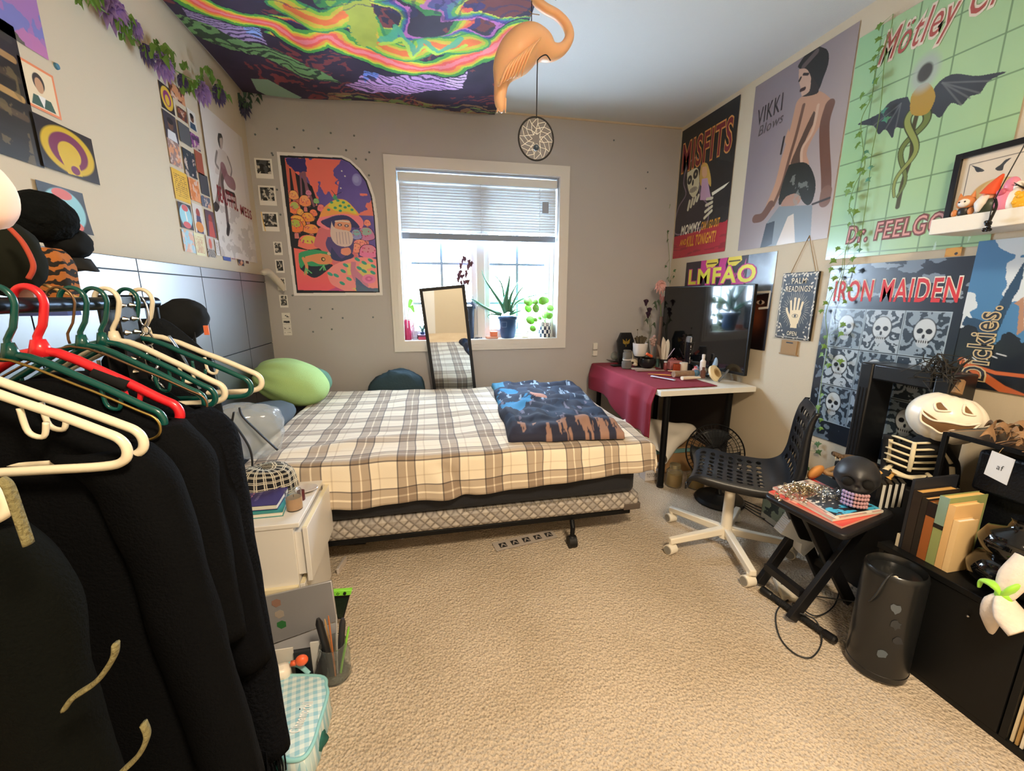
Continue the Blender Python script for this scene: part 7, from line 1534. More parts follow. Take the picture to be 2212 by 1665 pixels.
# tall deep black frame by the wall
m = MB(); x0, x1 = 2.06, 2.205; YA = at(1868, 800, 'x', 2.09)
ya = 1.60; zt = 1.0
t = root('open_black_frame', 'tall deep black open frame standing against the right wall behind the doll', 'frame', (2.13, 1.45, 0))
for nm, a_, b_ in (('post', (x0, ya-.06, 0), (x1, ya, zt)), ('top_rail', (x0, 1.30, zt-.075), (x1, ya-.061, zt)), ('post', (x0, 1.235, 0), (x1, 1.295, zt))):
    build(nm, MB().bb(a_, b_), M('black satin lacquer', '17181b', .35, coat=.2), t, bevel=.008)
m = MB()
for k in range(3): m.bb((x0-.002, ya-.05+k*.016, .1), (x0, ya-.046+k*.016, zt-.12))
build('groove', m, M('deep black'), t)
m = MB(); rnd = random.Random(31); hp = at(2030, 800, 'x', 2.05)
for k in range(46):
    s0 = hp+Vector((rnd.uniform(-.03, .03), rnd.uniform(-.05, .05), rnd.uniform(-.05, .03))); m.tube(smoothpath([s0, s0+Vector((rnd.uniform(-.05, .05), rnd.uniform(-.06, .06), rnd.uniform(-.02, .06))), s0+Vector((rnd.uniform(-.08, .06), rnd.uniform(-.08, .08), rnd.uniform(-.04, .07)))], 4), [.003, .0022, .001], 5)
m.tube([Vector((hp.x, hp.y, hp.z-.02)), Vector((2.1, 1.265, 1.0))], .006, 6)
build('dried_branches', m, M('charcoal twig', '2e2c28', .85, var=.4, vscale=60), None, 'tangle of dark dried twigs on top of the deep black open frame', 'branches', kind='stuff')
# ================================================================== wall shelf
sh_ = root('wall_shelf', 'thick white floating shelf high on the right wall', 'shelf', (2.13, .95, 1.555)); build('board', MB().bb((2.03, .55, 1.555), (RX-.001, 1.402, 1.614)), M('white laminate'), sh_, bevel=.003)
K5 = 6.405
def wq(x, y, xx): return at(2000+x/K5, 300+y/K5, 'x', xx)
p0 = wq(455, 225, 2.20); ya = p0.y; zt = p0.z; yb_ = ya-.30
pf = root('framed_picture', 'black framed picture of a jack-o-lantern with bat wings on the white shelf', 'picture', (2.2, (ya+yb_)/2, 1.615)); m = MB()
def rectx(mb, y0, y1, z0, z1, t, xa, xb): mb.bb((xa, y0, z0), (xb, y0+t, z1)); mb.bb((xa, y1-t, z0), (xb, y1, z1)); mb.bb((xa, y0+t, z0), (xb, y1-t, z0+t)); mb.bb((xa, y0+t, z1-t), (xb, y1-t, z1))
rectx(m, yb_, ya, 1.615, zt, .022, 2.185, 2.21); build('moulding', m, M('black gloss'), pf, bevel=.001)
a = Art(Fr((2.197, ya-.02, zt-.02), (0, -1, 0), (0, 0, -1), .26, zt-1.655+.02), 700, 'ece0cc').crop(2000, 300, K5); w_, h_ = a.fr.w, a.fr.h
a.line([(.028, .03), (w_-.028, .03), (w_-.028, h_-.01), (.028, h_-.01), (.028, .03)], .003, '6a625a')
a.spoly([(620, 360), (690, 380), (750, 400), (810, 440), (720, 460), (690, 440), (670, 400)], '3a3c42', pix=True); a.spoly([(1190, 255), (1100, 290), (1040, 350), (960, 410), (1000, 440), (1060, 430), (1080, 370), (1110, 330)], '3a3c42', pix=True)
a.ell(w_*.5, h_*.62, .075, .05, 'd8b06a'); a.ell(w_*.5, h_*.62, .05, .05, 'e6c482'); a.poly([(w_*.15, h_*.74), (w_*.85, h_*.70), (w_*.85, h_*.80), (w_*.15, h_*.84)], '20252c')
a.sheet('print', PAPER, pf); build('glass', MB().bb((2.1945, yb_+.02, 1.635), (2.195, ya-.02, zt-.02)), gm, pf)
def fig(name, px, py, lab, parts_, x=2.10):
    P = wq(px, py, x); P.z = 1.615; t = root(name, lab, 'figurine', P)
    for nm, c, r, mt_ in parts_: build(nm, MB().ball(P+Vector(c), r, 20, 14), mt_, t, smooth=180)
    return t, P
OR = M('tan vinyl', 'd88a52', .4); PK = M('pink vinyl', 'e58aa4', .4); WHV = M('white vinyl', 'ede6dc', .4); DKV = M('dark vinyl', '2a2a2c', .4)
t, P = fig('cat_figurine', 520, 1040, 'little tan cat-eared figurine at the left end of the white shelf', [('body', (0, 0, .022), (.018, .02, .024), DKV), ('head', (0, 0, .056), (.024, .03, .026), OR), ('face', (-.016, -.004, .053), (.012, .019, .016), WHV)])
for s_ in (-1, 1): build('ear', MB().cyl(P+Vector((0, s_*.018, .072)), P+Vector((0, s_*.023, .094)), .01, .001, 10), OR, t); build('arm', MB().ball(P+Vector((-.008, s_*.026, .02)), (.009, .01, .014)), OR, t, smooth=180); build('eye', MB().ball(P+Vector((-.0265, -.004+s_*.009, .056)), .003), DKV, t)
t, P = fig('gnome_figurine', 830, 1000, 'gnome figurine with a tall orange hat and white beard on the white shelf', [('body', (0, 0, .03), (.024, .03, .032), M('dark green vinyl', '3f4a3c', .4)), ('head', (0, 0, .066), (.02, .022, .02), M('skin vinyl', 'e6b090', .4)), ('nose', (-.02, 0, .064), (.006, .007, .006), M('skin vinyl'))])
m = MB(); m.tube(smoothpath([P+Vector((0, 0, .072)), P+Vector((0, -.008, .10)), P+Vector((0, -.028, .135))], 6), [.03, .018, .003], 18); build('hat', m, M('orange felt', 'e5592e', .6), t, smooth=180)
m = MB(); m.tube(smoothpath([P+Vector((-.012, .004, .066)), P+Vector((-.026, .008, .04)), P+Vector((-.024, .012, .01))], 5), [.016, .02, .006], 14, flat=.6); build('beard', m, WHV, t, smooth=180)
t, P = fig('pink_figurine', 1060, 960, 'plain pink rounded figurine beside the gnome', [('body', (0, 0, .04), (.022, .03, .04), PK), ('head', (0, -.012, .088), (.018, .022, .03), PK), ('face', (-.018, .004, .068), (.008, .014, .012), M('rose vinyl', 'c9607a', .4))])
t, P = fig('white_figurine', 1190, 940, 'white bird-like figurine near the right edge of the shelf', [('body', (0, 0, .036), (.02, .024, .038), WHV), ('head', (0, -.006, .08), (.015, .017, .02), WHV), ('eye', (-.014, -.006, .084), (.003, .003, .003), DKV)])
t, P = fig('yellow_figurine', 1320, 920, 'knobbly yellow figurine at the right edge of the picture', [('core', (0, 0, .03), (.024, .028, .032), M('yellow vinyl', 'f0b32c', .4))])
for k in range(14): a_ = k*2.4; q = 1-2*(k+.5)/14; build('knob', MB().ball(P+Vector((math.cos(a_)*.022*math.sqrt(1-q*q), math.sin(a_)*.026*math.sqrt(1-q*q), .034+q*.026)), .009, 10, 8), M('yellow vinyl'), t, smooth=180)
m = MB()
for k in range(20): a_ = rnd.uniform(0, 2*PI); b_ = P+Vector((0, -.0, .068)); m.tube([b_, b_+Vector((math.cos(a_)*.03, math.sin(a_)*.035, rnd.uniform(.01, .04)))], [.003, .0015], 5)
build('dark_spines', m, DKV, t)
t = root('hanging_charm', 'black beaded charm hanging from a cord in front of the white shelf', 'charm', wq(850, 1270, 2.0)); A_ = wq(1300, 200, 2.0); B_ = wq(960, 830, 2.0); C_ = wq(880, 1100, 2.0); D_ = wq(850, 1200, 2.0)
build('cord', MB().tube(smoothpath([A_+Vector((.1, -.02, .3)), A_, B_, C_, D_], 6), .0018, 6), BLACK(), t, smooth=180)
m = MB(); m.tube(smoothpath([B_, wq(970, 950, 2.0), D_], 5), .004, 6)
for k in range(16): m.ball(D_+Vector((rnd.uniform(-.01, .01), rnd.uniform(-.014, .014), rnd.uniform(-.018, .014))), .006, 8, 6)
build('tassel', m, M('black glass bead', '101114', .15), t)
# ================================================================== ivy
def ivyleaf(mb, c, r, rot, n=(-1, 0, 0)):
    n = Vector(n).normalized(); X_ = n.cross(Vector((0, 0, 1))).normalized(); Y_ = X_.cross(n)*-1
    if Y_.z < 0: Y_ = -Y_
    cr, sr = math.cos(rot), math.sin(rot); pts = [(0, -.35), (.35, -.55), (.5, -.2), (1, 0), (.5, .3), (.3, .45), (0, 1.15), (-.3, .45), (-.5, .3), (-1, 0), (-.5, -.2), (-.35, -.55)]
    vs = [c+n*.006]+[c+X_*(x*cr-y*sr)*r*.8+Y_*(x*sr+y*cr)*r*-.8+n*(-.004*abs(x)+.003) for x, y in pts]; k = len(pts)
    mb.add(vs, [(0, 1+i, 1+(i+1) % k) for i in range(k)])
IVY = M('ivy green', '6a8f3c', .5, var=.3, vscale=20); IVD = M('ivy dark', '4f6f45', .5, var=.3, vscale=20)
def vine(label, pts, k, x, strand, size=.026, mat=IVY, seed=1, ax='x', n=(-1, 0, 0)):
    t = None; P = [at(k[0]+a/k[2], k[1]+b/k[2], ax, x) for a, b in strand]; t = root('ivy_vine', label, 'ivy', P[-1]); rnd = random.Random(seed)
    build('stem', MB().tube(smoothpath(P, 6), .0016, 5), M('stem green'), t, smooth=180); m = MB()
    for a, b in pts:
        c_ = at(k[0]+a/k[2], k[1]+b/k[2], ax, x); nn_ = Vector(n)+Vector((rnd.uniform(-.3, .3), rnd.uniform(-.4, .4), rnd.uniform(-.2, .4))); ivyleaf(m, c_, size*rnd.uniform(.8, 1.15), rnd.uniform(-.8, .8), nn_)
        q = min(P, key=lambda p: (p-c_).length); m2 = (q+c_)/2; m.tube([q, c_], .0008, 4)
    build('leaves', m, mat, t)
KR2 = (1760, 0, 2.686); KR3 = (1660, 540, 3.469)
vine('longest ivy strand hanging down across the green tiled poster', [(375, 150), (370, 225), (380, 280), (345, 335), (340, 395), (355, 470), (275, 550), (325, 560), (280, 615), (255, 780), (250, 840), (285, 920), (265, 985), (285, 1000), (205, 1070), (190, 1110), (215, 1150), (205, 1220), (235, 1225), (200, 1300), (255, 1355), (135, 1440), (240, 1420), (110, 1510), (220, 1500), (215, 1565), (120, 1610), (95, 1560)], KR2, RX-.035, [(455, 80), (440, 180), (390, 300), (350, 420), (330, 560), (270, 700), (280, 850), (290, 960), (230, 1080), (200, 1200), (230, 1320), (180, 1450), (170, 1560), (150, 1650)], .028, IVY, 3)
vine('thin ivy strand over the green tiled poster, right of the long strand', [(405, 640), (415, 690), (325, 970), (310, 1040), (260, 1450), (300, 880), (345, 470)], KR2, RX-.028, [(420, 200), (400, 400), (380, 640), (330, 900), (310, 1100), (280, 1300), (260, 1450)], .022, M('ivy teal', '4f8f7a', .5), 5)
vine('ivy strand trailing down the left side of the skull grid poster', [(490, 210), (465, 285), (610, 290), (620, 150), (430, 395), (395, 455), (575, 385), (425, 650), (560, 555), (545, 625), (420, 720), (540, 830), (450, 860), (400, 1085), (370, 1175), (395, 1270), (305, 1340), (395, 1335), (400, 780)], KR3, RX-.04, [(560, 60), (540, 200), (480, 330), (430, 480), (440, 640), (430, 800), (400, 950), (390, 1100), (370, 1250), (330, 1340)], .026, IVY, 7)
vine('end of an ivy strand hanging against the plain wall by the chair back', [(225, 1480), (215, 1540), (370, 1450), (375, 1510), (295, 1630)], KR3, RX-.02, [(330, 1340), (300, 1420), (295, 1500), (270, 1570), (250, 1640)], .032, IVD, 9)
vine('short grey-green ivy strand hanging in the back right corner', [(55, 735), (50, 770), (60, 860), (60, 910), (50, 1060), (100, 1085), (95, 1120), (60, 1130), (30, 1070), (75, 1150)], (1420, 180, 2.685), RX-.06, [(75, 700), (55, 800), (60, 900), (70, 1020), (65, 1150)], .026, IVD, 11)
# ================================================================== flower garland along the left wall
ga = root('flower_garland', 'artificial garland of purple flowers and green leaves along the left ceiling edge', 'garland', at(245, 35, 'x', LX+.03))
def gp_(px, py, d=.04): return at(px, py, 'x', LX+d)
line_ = [gp_(165, -30), gp_(205, 8), gp_(245, 40), gp_(285, 78), gp_(330, 118), gp_(375, 150), gp_(420, 175), gp_(460, 198), gp_(495, 212)]
build('stem', MB().tube(smoothpath(line_, 6), .0025, 6), M('stem green'), ga, smooth=180)
rnd = random.Random(41)
def bloom(c, r, mat, nm='flower', n=(1, -.2, -.2)):
    m = MB(); n = Vector(n).normalized(); X_, Y_ = frame_of(n)
    for lay, (cnt, rr, up_) in enumerate(((11, 1, .1), (9, .75, .35), (7, .45, .6))):
        for k in range(cnt): a_ = 2*PI*k/cnt+lay*.3; d = X_*math.cos(a_)+Y_*math.sin(a_); leaf(m, c+d*r*.1, c+d*r*rr+n*r*up_, r*.45, n=4)
    m.ball(c+n*r*.2, r*.18, 8, 6); return build(nm, m, mat, ga, solid=.0006)
PU = M('lilac petal', 'a58ccc', .7, sub=.1); PU2 = M('dusk purple petal', '5f5684', .8)
for px, py, r, mt_ in ((243, 34, .055, PU), (292, 70, .03, PU), (352, 150, .05, PU), (318, 125, .032, PU2), (437, 205, .05, PU), (472, 210, .045, PU2), (395, 185, .03, PU2)): bloom(gp_(px, py), r*1.3, mt_)
m = MB()
for px, py, n_ in ((175, 5, 7), (200, 14, 5), (265, 60, 10), (275, 80, 8), (340, 118, 12), (360, 125, 10), (385, 150, 6), (400, 195, 10), (418, 185, 8), (440, 165, 8), (300, 95, 3), (465, 185, 5), (480, 205, 5)):
    for k in range(n_): c_ = gp_(px+rnd.uniform(-14, 14), py+rnd.uniform(-12, 12), rnd.uniform(.02, .07)); leaf(m, c_, c_+Vector((rnd.uniform(0, .03), rnd.uniform(-.05, .05), rnd.uniform(-.05, .03))), rnd.uniform(.018, .03), n=4)
build('leaves', m, M('garland leaf', '6f9a4a', .6, var=.35, vscale=15), ga)
g2 = root('flower_garland', 'dark end of the garland hanging in the back left corner on the back wall', 'garland', at(520, 235, 'y', BY-.05)); ga = g2
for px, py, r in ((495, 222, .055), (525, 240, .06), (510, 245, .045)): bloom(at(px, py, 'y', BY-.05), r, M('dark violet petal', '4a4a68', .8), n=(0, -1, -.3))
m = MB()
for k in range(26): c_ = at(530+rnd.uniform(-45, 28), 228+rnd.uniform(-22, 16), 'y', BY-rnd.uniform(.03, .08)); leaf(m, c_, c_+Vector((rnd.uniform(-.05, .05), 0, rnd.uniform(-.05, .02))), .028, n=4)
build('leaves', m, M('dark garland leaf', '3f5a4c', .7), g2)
# ================================================================== white nightstand
NX0, NX1, NY0, NY1, NZ = -.93, -.512, 1.50, 1.865, .5
ns = root('nightstand', 'white two-drawer nightstand with the top drawer slightly open beside the bed', 'nightstand', (-.72, 1.7, 0)); NM = M('white melamine', 'e2dfda', .4); OAK = M('pale wood edge', 'e2d6b4', .6)
build('top', MB().bb((NX0, NY0-.004, NZ-.018), (NX1+.022, NY1, NZ)), NM, ns, bevel=.002)
build('carcass', MB().bb((NX0+.002, NY0, .004), (NX1-.002, NY1-.002, NZ-.0185)), NM, ns, bevel=.001)
build('plinth_strip', MB().bb((NX0+.002, NY0-.016, .225), (NX1-.004, NY0-.0005, .245)), OAK, ns)
for z0, z1, o_ in ((.255, .478, .03), (.012, .248, .0)):
    d_ = build('drawer', MB().bb((NX1+o_, NY0-.002, z0), (NX1+o_+.018, NY1-.002, z1)), NM, ns, bevel=.002)
    build('drawer_edge', MB().bb((NX1+o_+.001, NY0-.001, z1+.0002), (NX1+o_+.017, NY1-.003, z1+.002)), OAK, d_)
build('drawer_box', MB().bb((NX1-.0015, NY0+.012, .28), (NX1+.0295, NY1-.012, .455)), NM, ns)
NT = NZ+.0008
def nq(x, y, z=NT): return at(460+x/2.0425, 850+y/2.0425, 'z', z)
def bookbox(name, c4, z0, th, cov, label, cat, pages='e8e2d4', title=None, tcol='c9607a'):
    P = [Vector((p.x, p.y, z0)) for p in c4]; t = root(name, label, cat, (P[0]+P[2])/2); up = Vector((0, 0, th)); cen = (P[0]+P[1]+P[2]+P[3])/4
    F6 = [(0, 1, 2, 3), (4, 5, 6, 7), (0, 1, 5, 4), (1, 2, 6, 5), (2, 3, 7, 6), (3, 0, 4, 7)]
    m = MB(); In = [cen+(p-cen)*.97 for p in P]; m.add([p+Vector((0, 0, .002)) for p in In]+[p+up-Vector((0, 0, .002)) for p in In], F6); build('pages', m, M('page '+pages, pages, .8), t)
    m = MB(); m.add(P+[p+Vector((0, 0, .0019)) for p in P], F6); m.add([p+up-Vector((0, 0, .0019)) for p in P]+[p+up for p in P], F6); build('cover', m, M('cover '+cov, cov, .4), t)
    return t, P
# WICCA book on teal book
t, P = bookbox('book', [nq(80, 562, NT), nq(310, 540, NT), nq(338, 462, NT), nq(110, 470, NT)], NT, .018, '2f8f8f', 'teal book at the bottom of the two on the nightstand', 'book')
t, P = bookbox('book', [nq(82, 526, .52), nq(285, 510, .52), nq(333, 432, .52), nq(150, 440, .52)], NT+.019, .020, '38306a', 'dark purple book lying on top of the teal book on the nightstand', 'book')
e1 = (P[1]-P[0]); e2 = (P[3]-P[0]); fr = Fr(P[3]+Vector((0, 0, .0205)), e1, -e2, e1.length, e2.length)
sgn = 1 if fr.n.z > 0 else -1
textmesh('WICCA', .10, .03, Fr(P[0]+Vector((0, 0, .0204))+e1*.12+e2*.85*.0+e2*.2, e2, e1, .1, .03), 0, 0, ink('c98aa0'), t, off=.0006 if Fr(P[0], e2, e1, 1, 1).n.z > 0 else -.0006)
textmesh('MODERN GUIDE', .08, .010, Fr(P[0]+Vector((0, 0, .0204))+e1*.42+e2*.25, e2, e1, .1, .03), 0, 0, ink('9a8fc0'), t, off=.0006 if Fr(P[0], e2, e1, 1, 1).n.z > 0 else -.0006)
P = nq(362, 508); t = root('candle_jar', 'small glass jar candle with peach wax at the nightstand edge', 'candle', P)
build('wax', MB().lathe([(0, .004), (.0265, .004), (.0265, .05), (0, .05)], P, 24), M('peach wax', 'dcae82', .5), t); build('glass', MB().lathe([(0, 0), (.028, 0), (.029, .004), (.029, .078), (.0275, .078), (.0275, .0505)], P, 24), M('jar clear', 'e6ecec', .04, trans=.95, ior=1.2), t); build('wick', MB().cyl(P+Vector((0, 0, .05)), P+Vector((0, 0, .06)), .001, seg=6), BLACK(), t)
P = nq(392, 468); jar('votive', P, .014, .04, M('dark red glass', '6a2c34', .1, trans=.3), False, 'tiny dark red glass votive behind the candle jar', 'candle', neck=1)
P = nq(412, 430); build('shell_dish', MB().lathe([(0, 0), (.02, 0), (.045, .014), (.043, .016), (.02, .004), (0, .003)], P, 30, lambda a, z: 1+.06*math.cos(a*3)), M('pearl shell', 'd8cfc8', .2, .3), None, 'oval pearly shell dish at the back of the nightstand', 'dish')
for x, y, r, c, lb in ((100, 468, .02, 'd8a070', 'round peach coloured stone behind the books'), (75, 482, .02, 'e8e0d8', 'round white stone left of the purple book'), (60, 500, .014, 'a8cfb0', 'small pale green stone at the left of the nightstand')):
    P = nq(x, y); P.x = max(P.x, NX0+.03); build('stone', MB().ball(P+Vector((0, 0, r*.7)), (r, r*.8, r*.7), 18, 12), M('stone '+c, c, .35, sub=.1), None, lb, 'stone', smooth=180)
# checked knit beanie
P = nq(290, 400); c_ = Vector((P.x-.03, 1.79, NZ))
vs = []; uv = []; n1_, n2_ = 80, 36
for j in range(n2_):
    for i in range(n1_):
        a_ = 2*PI*i/(n1_-1); v = j/(n2_-1); r = (.118*(1-.25*v) if v < .4 else .106*math.cos((v-.4)/.6*PI/2)**.7)*(1+.05*math.sin(a_*3+v*4)+.03*math.sin(a_*11))
        vs.append((c_.x+r*math.cos(a_)*1.05, c_.y+r*math.sin(a_)*.75, c_.z+.004+(.11*math.sin(min(1, v*1.15)*PI/2))*(1+.06*math.sin(a_*2)))); uv.append((a_*.11, v*.2))
m = MB(); m.add(vs, [(j*n1_+i, j*n1_+i+1, (j+1)*n1_+i+1, (j+1)*n1_+i) for j in range(n2_-1) for i in range(n1_-1)])
KN = plaid('black and cream checked knit', .036, [(0, 'ffffff'), (.16, '1a1a1e'), (.22, 'ffffff'), (.3, '1a1a1e')], [(0, '1b1b20'), (.5, '1b1b20')], 'ece6d2')
def grid_knit():
    m_ = KN; nt = m_.node_tree
    for n in nt.nodes:
        if n.type == 'MIX' and n.blend_type == 'MULTIPLY': n.blend_type = 'MULTIPLY'
build('beanie', m, plaid('checked knit', .034, [(0, '1b1b20'), (.05, '1b1b20')], [(0, '1b1b20'), (.05, '1b1b20')], 'ffffff') if False else M('tmpk', 'ffffff'), None, 'black knitted beanie with a cream grid pattern on the nightstand', 'hat', uv=uv, smooth=180)
bn = [o for o in bpy.data.objects if o.name.startswith('beanie')][0]
mk = bpy.data.materials.new('black knit with cream grid'); mk.use_nodes = True; nt = mk.node_tree; b_ = nt.nodes['Principled BSDF']; b_.inputs['Roughness'].default_value = .95
uvn = nt.nodes.new('ShaderNodeUVMap'); uvn.uv_map = 'UVMap'; sp = nt.nodes.new('ShaderNodeSeparateXYZ'); nt.links.new(uvn.outputs[0], sp.inputs[0]); g = []
for i in (0, 1):
    f_ = mth(nt, 'FRACT', mth(nt, 'DIVIDE', sp.outputs[i], .034)); g.append(mth(nt, 'MAXIMUM', mth(nt, 'MULTIPLY', mth(nt, 'LESS_THAN', f_, .14), 1.0), mth(nt, 'MULTIPLY', mth(nt, 'GREATER_THAN', f_, .24), mth(nt, 'LESS_THAN', f_, .36))))
kk = mth(nt, 'MULTIPLY', mth(nt, 'MAXIMUM', g[0], g[1]), mth(nt, 'GREATER_THAN', mth(nt, 'FRACT', mth(nt, 'MULTIPLY', mth(nt, 'ADD', sp.outputs[0], sp.outputs[1]), 190)), .3))
mx = nt.nodes.new('ShaderNodeMix'); mx.data_type = 'RGBA'; mx.inputs[6].default_value = (*lin('17181c'), 1); mx.inputs[7].default_value = (*lin('ece6d2'), 1); nt.links.new(kk, mx.inputs[0]); nt.links.new(mx.outputs[2], b_.inputs['Base Color']); bn.data.materials[0] = mk
m = MB(); e_ = nq(375, 385, NT); m.tube([e_+Vector((.012*math.cos(a_), .004, .014+.012*math.sin(a_))) for a_ in [2*PI*k/14 for k in range(14)]], .0012, 5, closed=True); build('hair_tie', m, BLACK(), None, 'thin black elastic loop beside the checked beanie', 'hair tie')
# clear vinyl bag with black straps
VN = M('clear vinyl', 'dbe6ee', .08, trans=0, alpha=.34, coat=.5)
t = root('clear_bag', 'crumpled clear vinyl bag with black straps behind the nightstand', 'bag', (-.78, 1.86, NZ))
def bulge(dv): return (abs(dv.x)**3+abs(dv.y)**3+abs(dv.z)**3)**(-1/3)*(1+.10*nz(dv.x*3, dv.y*3+2, dv.z*3))
m = MB(); m.setT((-.80, 1.95, .725), (.2, .15, .25)); m.ball((0, 0, 0), (.14, .085, .125), 44, 28, bulge); build('vinyl_body', m, VN, t, smooth=40)
for pts_ in ([(505, 890), (500, 920), (492, 960), (487, 1010)], [(497, 905), (520, 935), (540, 970), (545, 1005), (535, 1020), (520, 1010), (512, 985)], [(517, 880), (525, 900), (560, 935), (600, 972)]):
    m = MB(); m.tube(smoothpath([at(x, y, 'y', 1.84) for x, y in pts_], 6), .008, 8, flat=.4); build('strap', m, M('black webbing', '141417', .6), t, smooth=180)
m = MB(); m.box(at(475, 935, 'y', 1.97), (.07, .02, .09)); build('pouch', m, M('grey card pouch', '4a4a4c', .7), t, bevel=.004)
# ================================================================== clothes rack
RXX = -.68; RZ = 1.295
rk = root('clothes_rack', 'clothes rack with a dark metal rail at the left of the picture', 'clothes rack', (RXX, .6, 0))
build('rail', MB().cyl((RXX, -.25, RZ), (RXX, 1.24, RZ), .0135, seg=20), M('gunmetal', '3c4652', .3, .9), rk)
for y in (-.22, 1.225):
    build('upright', MB().cyl((RXX, y, .05), (RXX, y, RZ-.012), .013, seg=16), BLK, rk); build('foot_bar', MB().cyl((RXX-.25, y, .035), (RXX+.12, y, .035), .013, seg=12), BLK, rk)
build('base_rail', MB().cyl((RXX, -.2, .11), (RXX, 1.2, .11), .011, seg=12), BLK, rk)
def hanger(y, mat, r, label, yaw=0, hw=.215, drop=.13, wire=False, group='clothes hangers on the rail', notch=True):
    t = root('clothes_hanger', label, 'hanger', (RXX, y, RZ-.30), group); c, s = math.cos(yaw), math.sin(yaw)
    def L(x, z): return Vector((RXX+x*c, y+x*s, RZ+z))
    hk = [L(.022*math.cos(a_)+.0, .006+.026*math.sin(a_)) for a_ in np.linspace(PI*1.02, -.35, 12)]+[L(.012, -.035), L(0, -.055), L(0, -.075)]
    if wire: m = MB(); m.tube(smoothpath(hk, 2), r, 8); 
    else: m = MB(); m.tube(smoothpath(hk, 2), r*.85, 12, flat=.8)
    build('hook', m, mat, t, smooth=180)
    z0 = -.08; zb = z0-drop; e = hw
    loop = [L(0, z0), L(e*.5, z0-drop*.38), L(e-.03, z0-drop*.74), L(e-.006, z0-drop*.86), L(e, z0-drop*1.0), L(e-.008, z0-drop*1.12), L(e-.035, z0-drop*1.17), L(e*.5, z0-drop*1.17), L(0, z0-drop*1.17)]
    lp2 = [Vector(p) for p in loop]+[L(-x, z) for x, z in ((e*.5, z0-drop*1.17), (e-.035, z0-drop*1.17), (e-.008, z0-drop*1.12), (e, z0-drop), (e-.006, z0-drop*.86), (e-.03, z0-drop*.74), (e*.5, z0-drop*.38))]
    m = MB(); P = lp2; n = len(P); dense = []
    for i in range(n):
        p0, p1, p2, p3 = P[i-1], P[i], P[(i+1) % n], P[(i+2) % n]
        for k in range(4):
            u = k/4; dense.append(.5*((2*p1)+(p2-p0)*u+(2*p0-5*p1+4*p2-p3)*u*u+(3*p1-p0-3*p2+p3)*u**3))
    m.tube(dense, r, 10, closed=True); build('frame', m, mat, t, smooth=180)
    if notch and not wire:
        for sx_ in (-1, 1):
            m = MB(); m.tube(smoothpath([L(sx_*.115, z0-drop*.45), L(sx_*.118, z0-drop*.72), L(sx_*.135, z0-drop*.78), L(sx_*.142, z0-drop*.62)], 5), r*.55, 8); build('strap_hook', m, mat, t, smooth=180)
        m = MB(); m.tube([L(0, z0+.02), L(0, z0-.01)], [r*1.2, r*2.2], 10); build('neck', m, mat, t, smooth=180)
    return t
GRN = M('dark green plastic', '0f4a44', .25, coat=.3); WHT = M('ivory hanger plastic', 'ddd3bb', .3); RED = M('red plastic', 'd5232c', .3, coat=.3); GOLD = M('gold wire', 'a58a4c', .35, .9)
VEL = M('black velvet', '0c0d10', .95)
hs = [(1.19, WHT, .0068, 'empty ivory plastic hanger furthest from the camera', .02), (1.14, GRN, .0062, 'empty dark green plastic hanger, furthest of the green ones', -.06), (1.075, WHT, .0068, 'empty ivory hanger in the middle of the rail', .02), (1.04, GRN, .0062, 'dark green hanger directly in front of the middle ivory one', -.04),
 (.985, GRN, .0062, 'dark green hanger holding the fuzzy black cardigan', .0), (.89, RED, .0085, 'bright red plastic hanger wrapped with a black strap', .0), (.835, GRN, .0065, 'dark green hanger just in front of the red one', .02), (.72, WHT, .0068, 'ivory hanger, further of the near pair', .0), (.69, WHT, .0068, 'ivory hanger, nearer of the near pair', -.03)]
for y, mt_, r, lb, yw in hs: hanger(y, mt_, r, lb, yw, hw=.24 if y > 1.1 else (.2 if y > .8 else .235))
hanger(.53, WHT, .0068, 'ivory hanger at the left edge holding the nearest dark jacket', .0, hw=.21)
hanger(.80, GOLD, .0022, 'thin gold wire hanger between the red and green hangers', .0, wire=True); hanger(.955, M('bronze wire', '7a5f45', .4, .8), .0022, 'thin bronze wire hanger holding the dark blouse', .03, wire=True)
rs = MB(); rs.tube([Vector((RXX+.075, .89, RZ-.122)), Vector((RXX+.125, .89, RZ-.15))], .0125, 12); build('strap_wrap', rs, VEL, [o for o in bpy.data.objects if o.get('label', '').startswith('bright red plastic')][0], smooth=60)
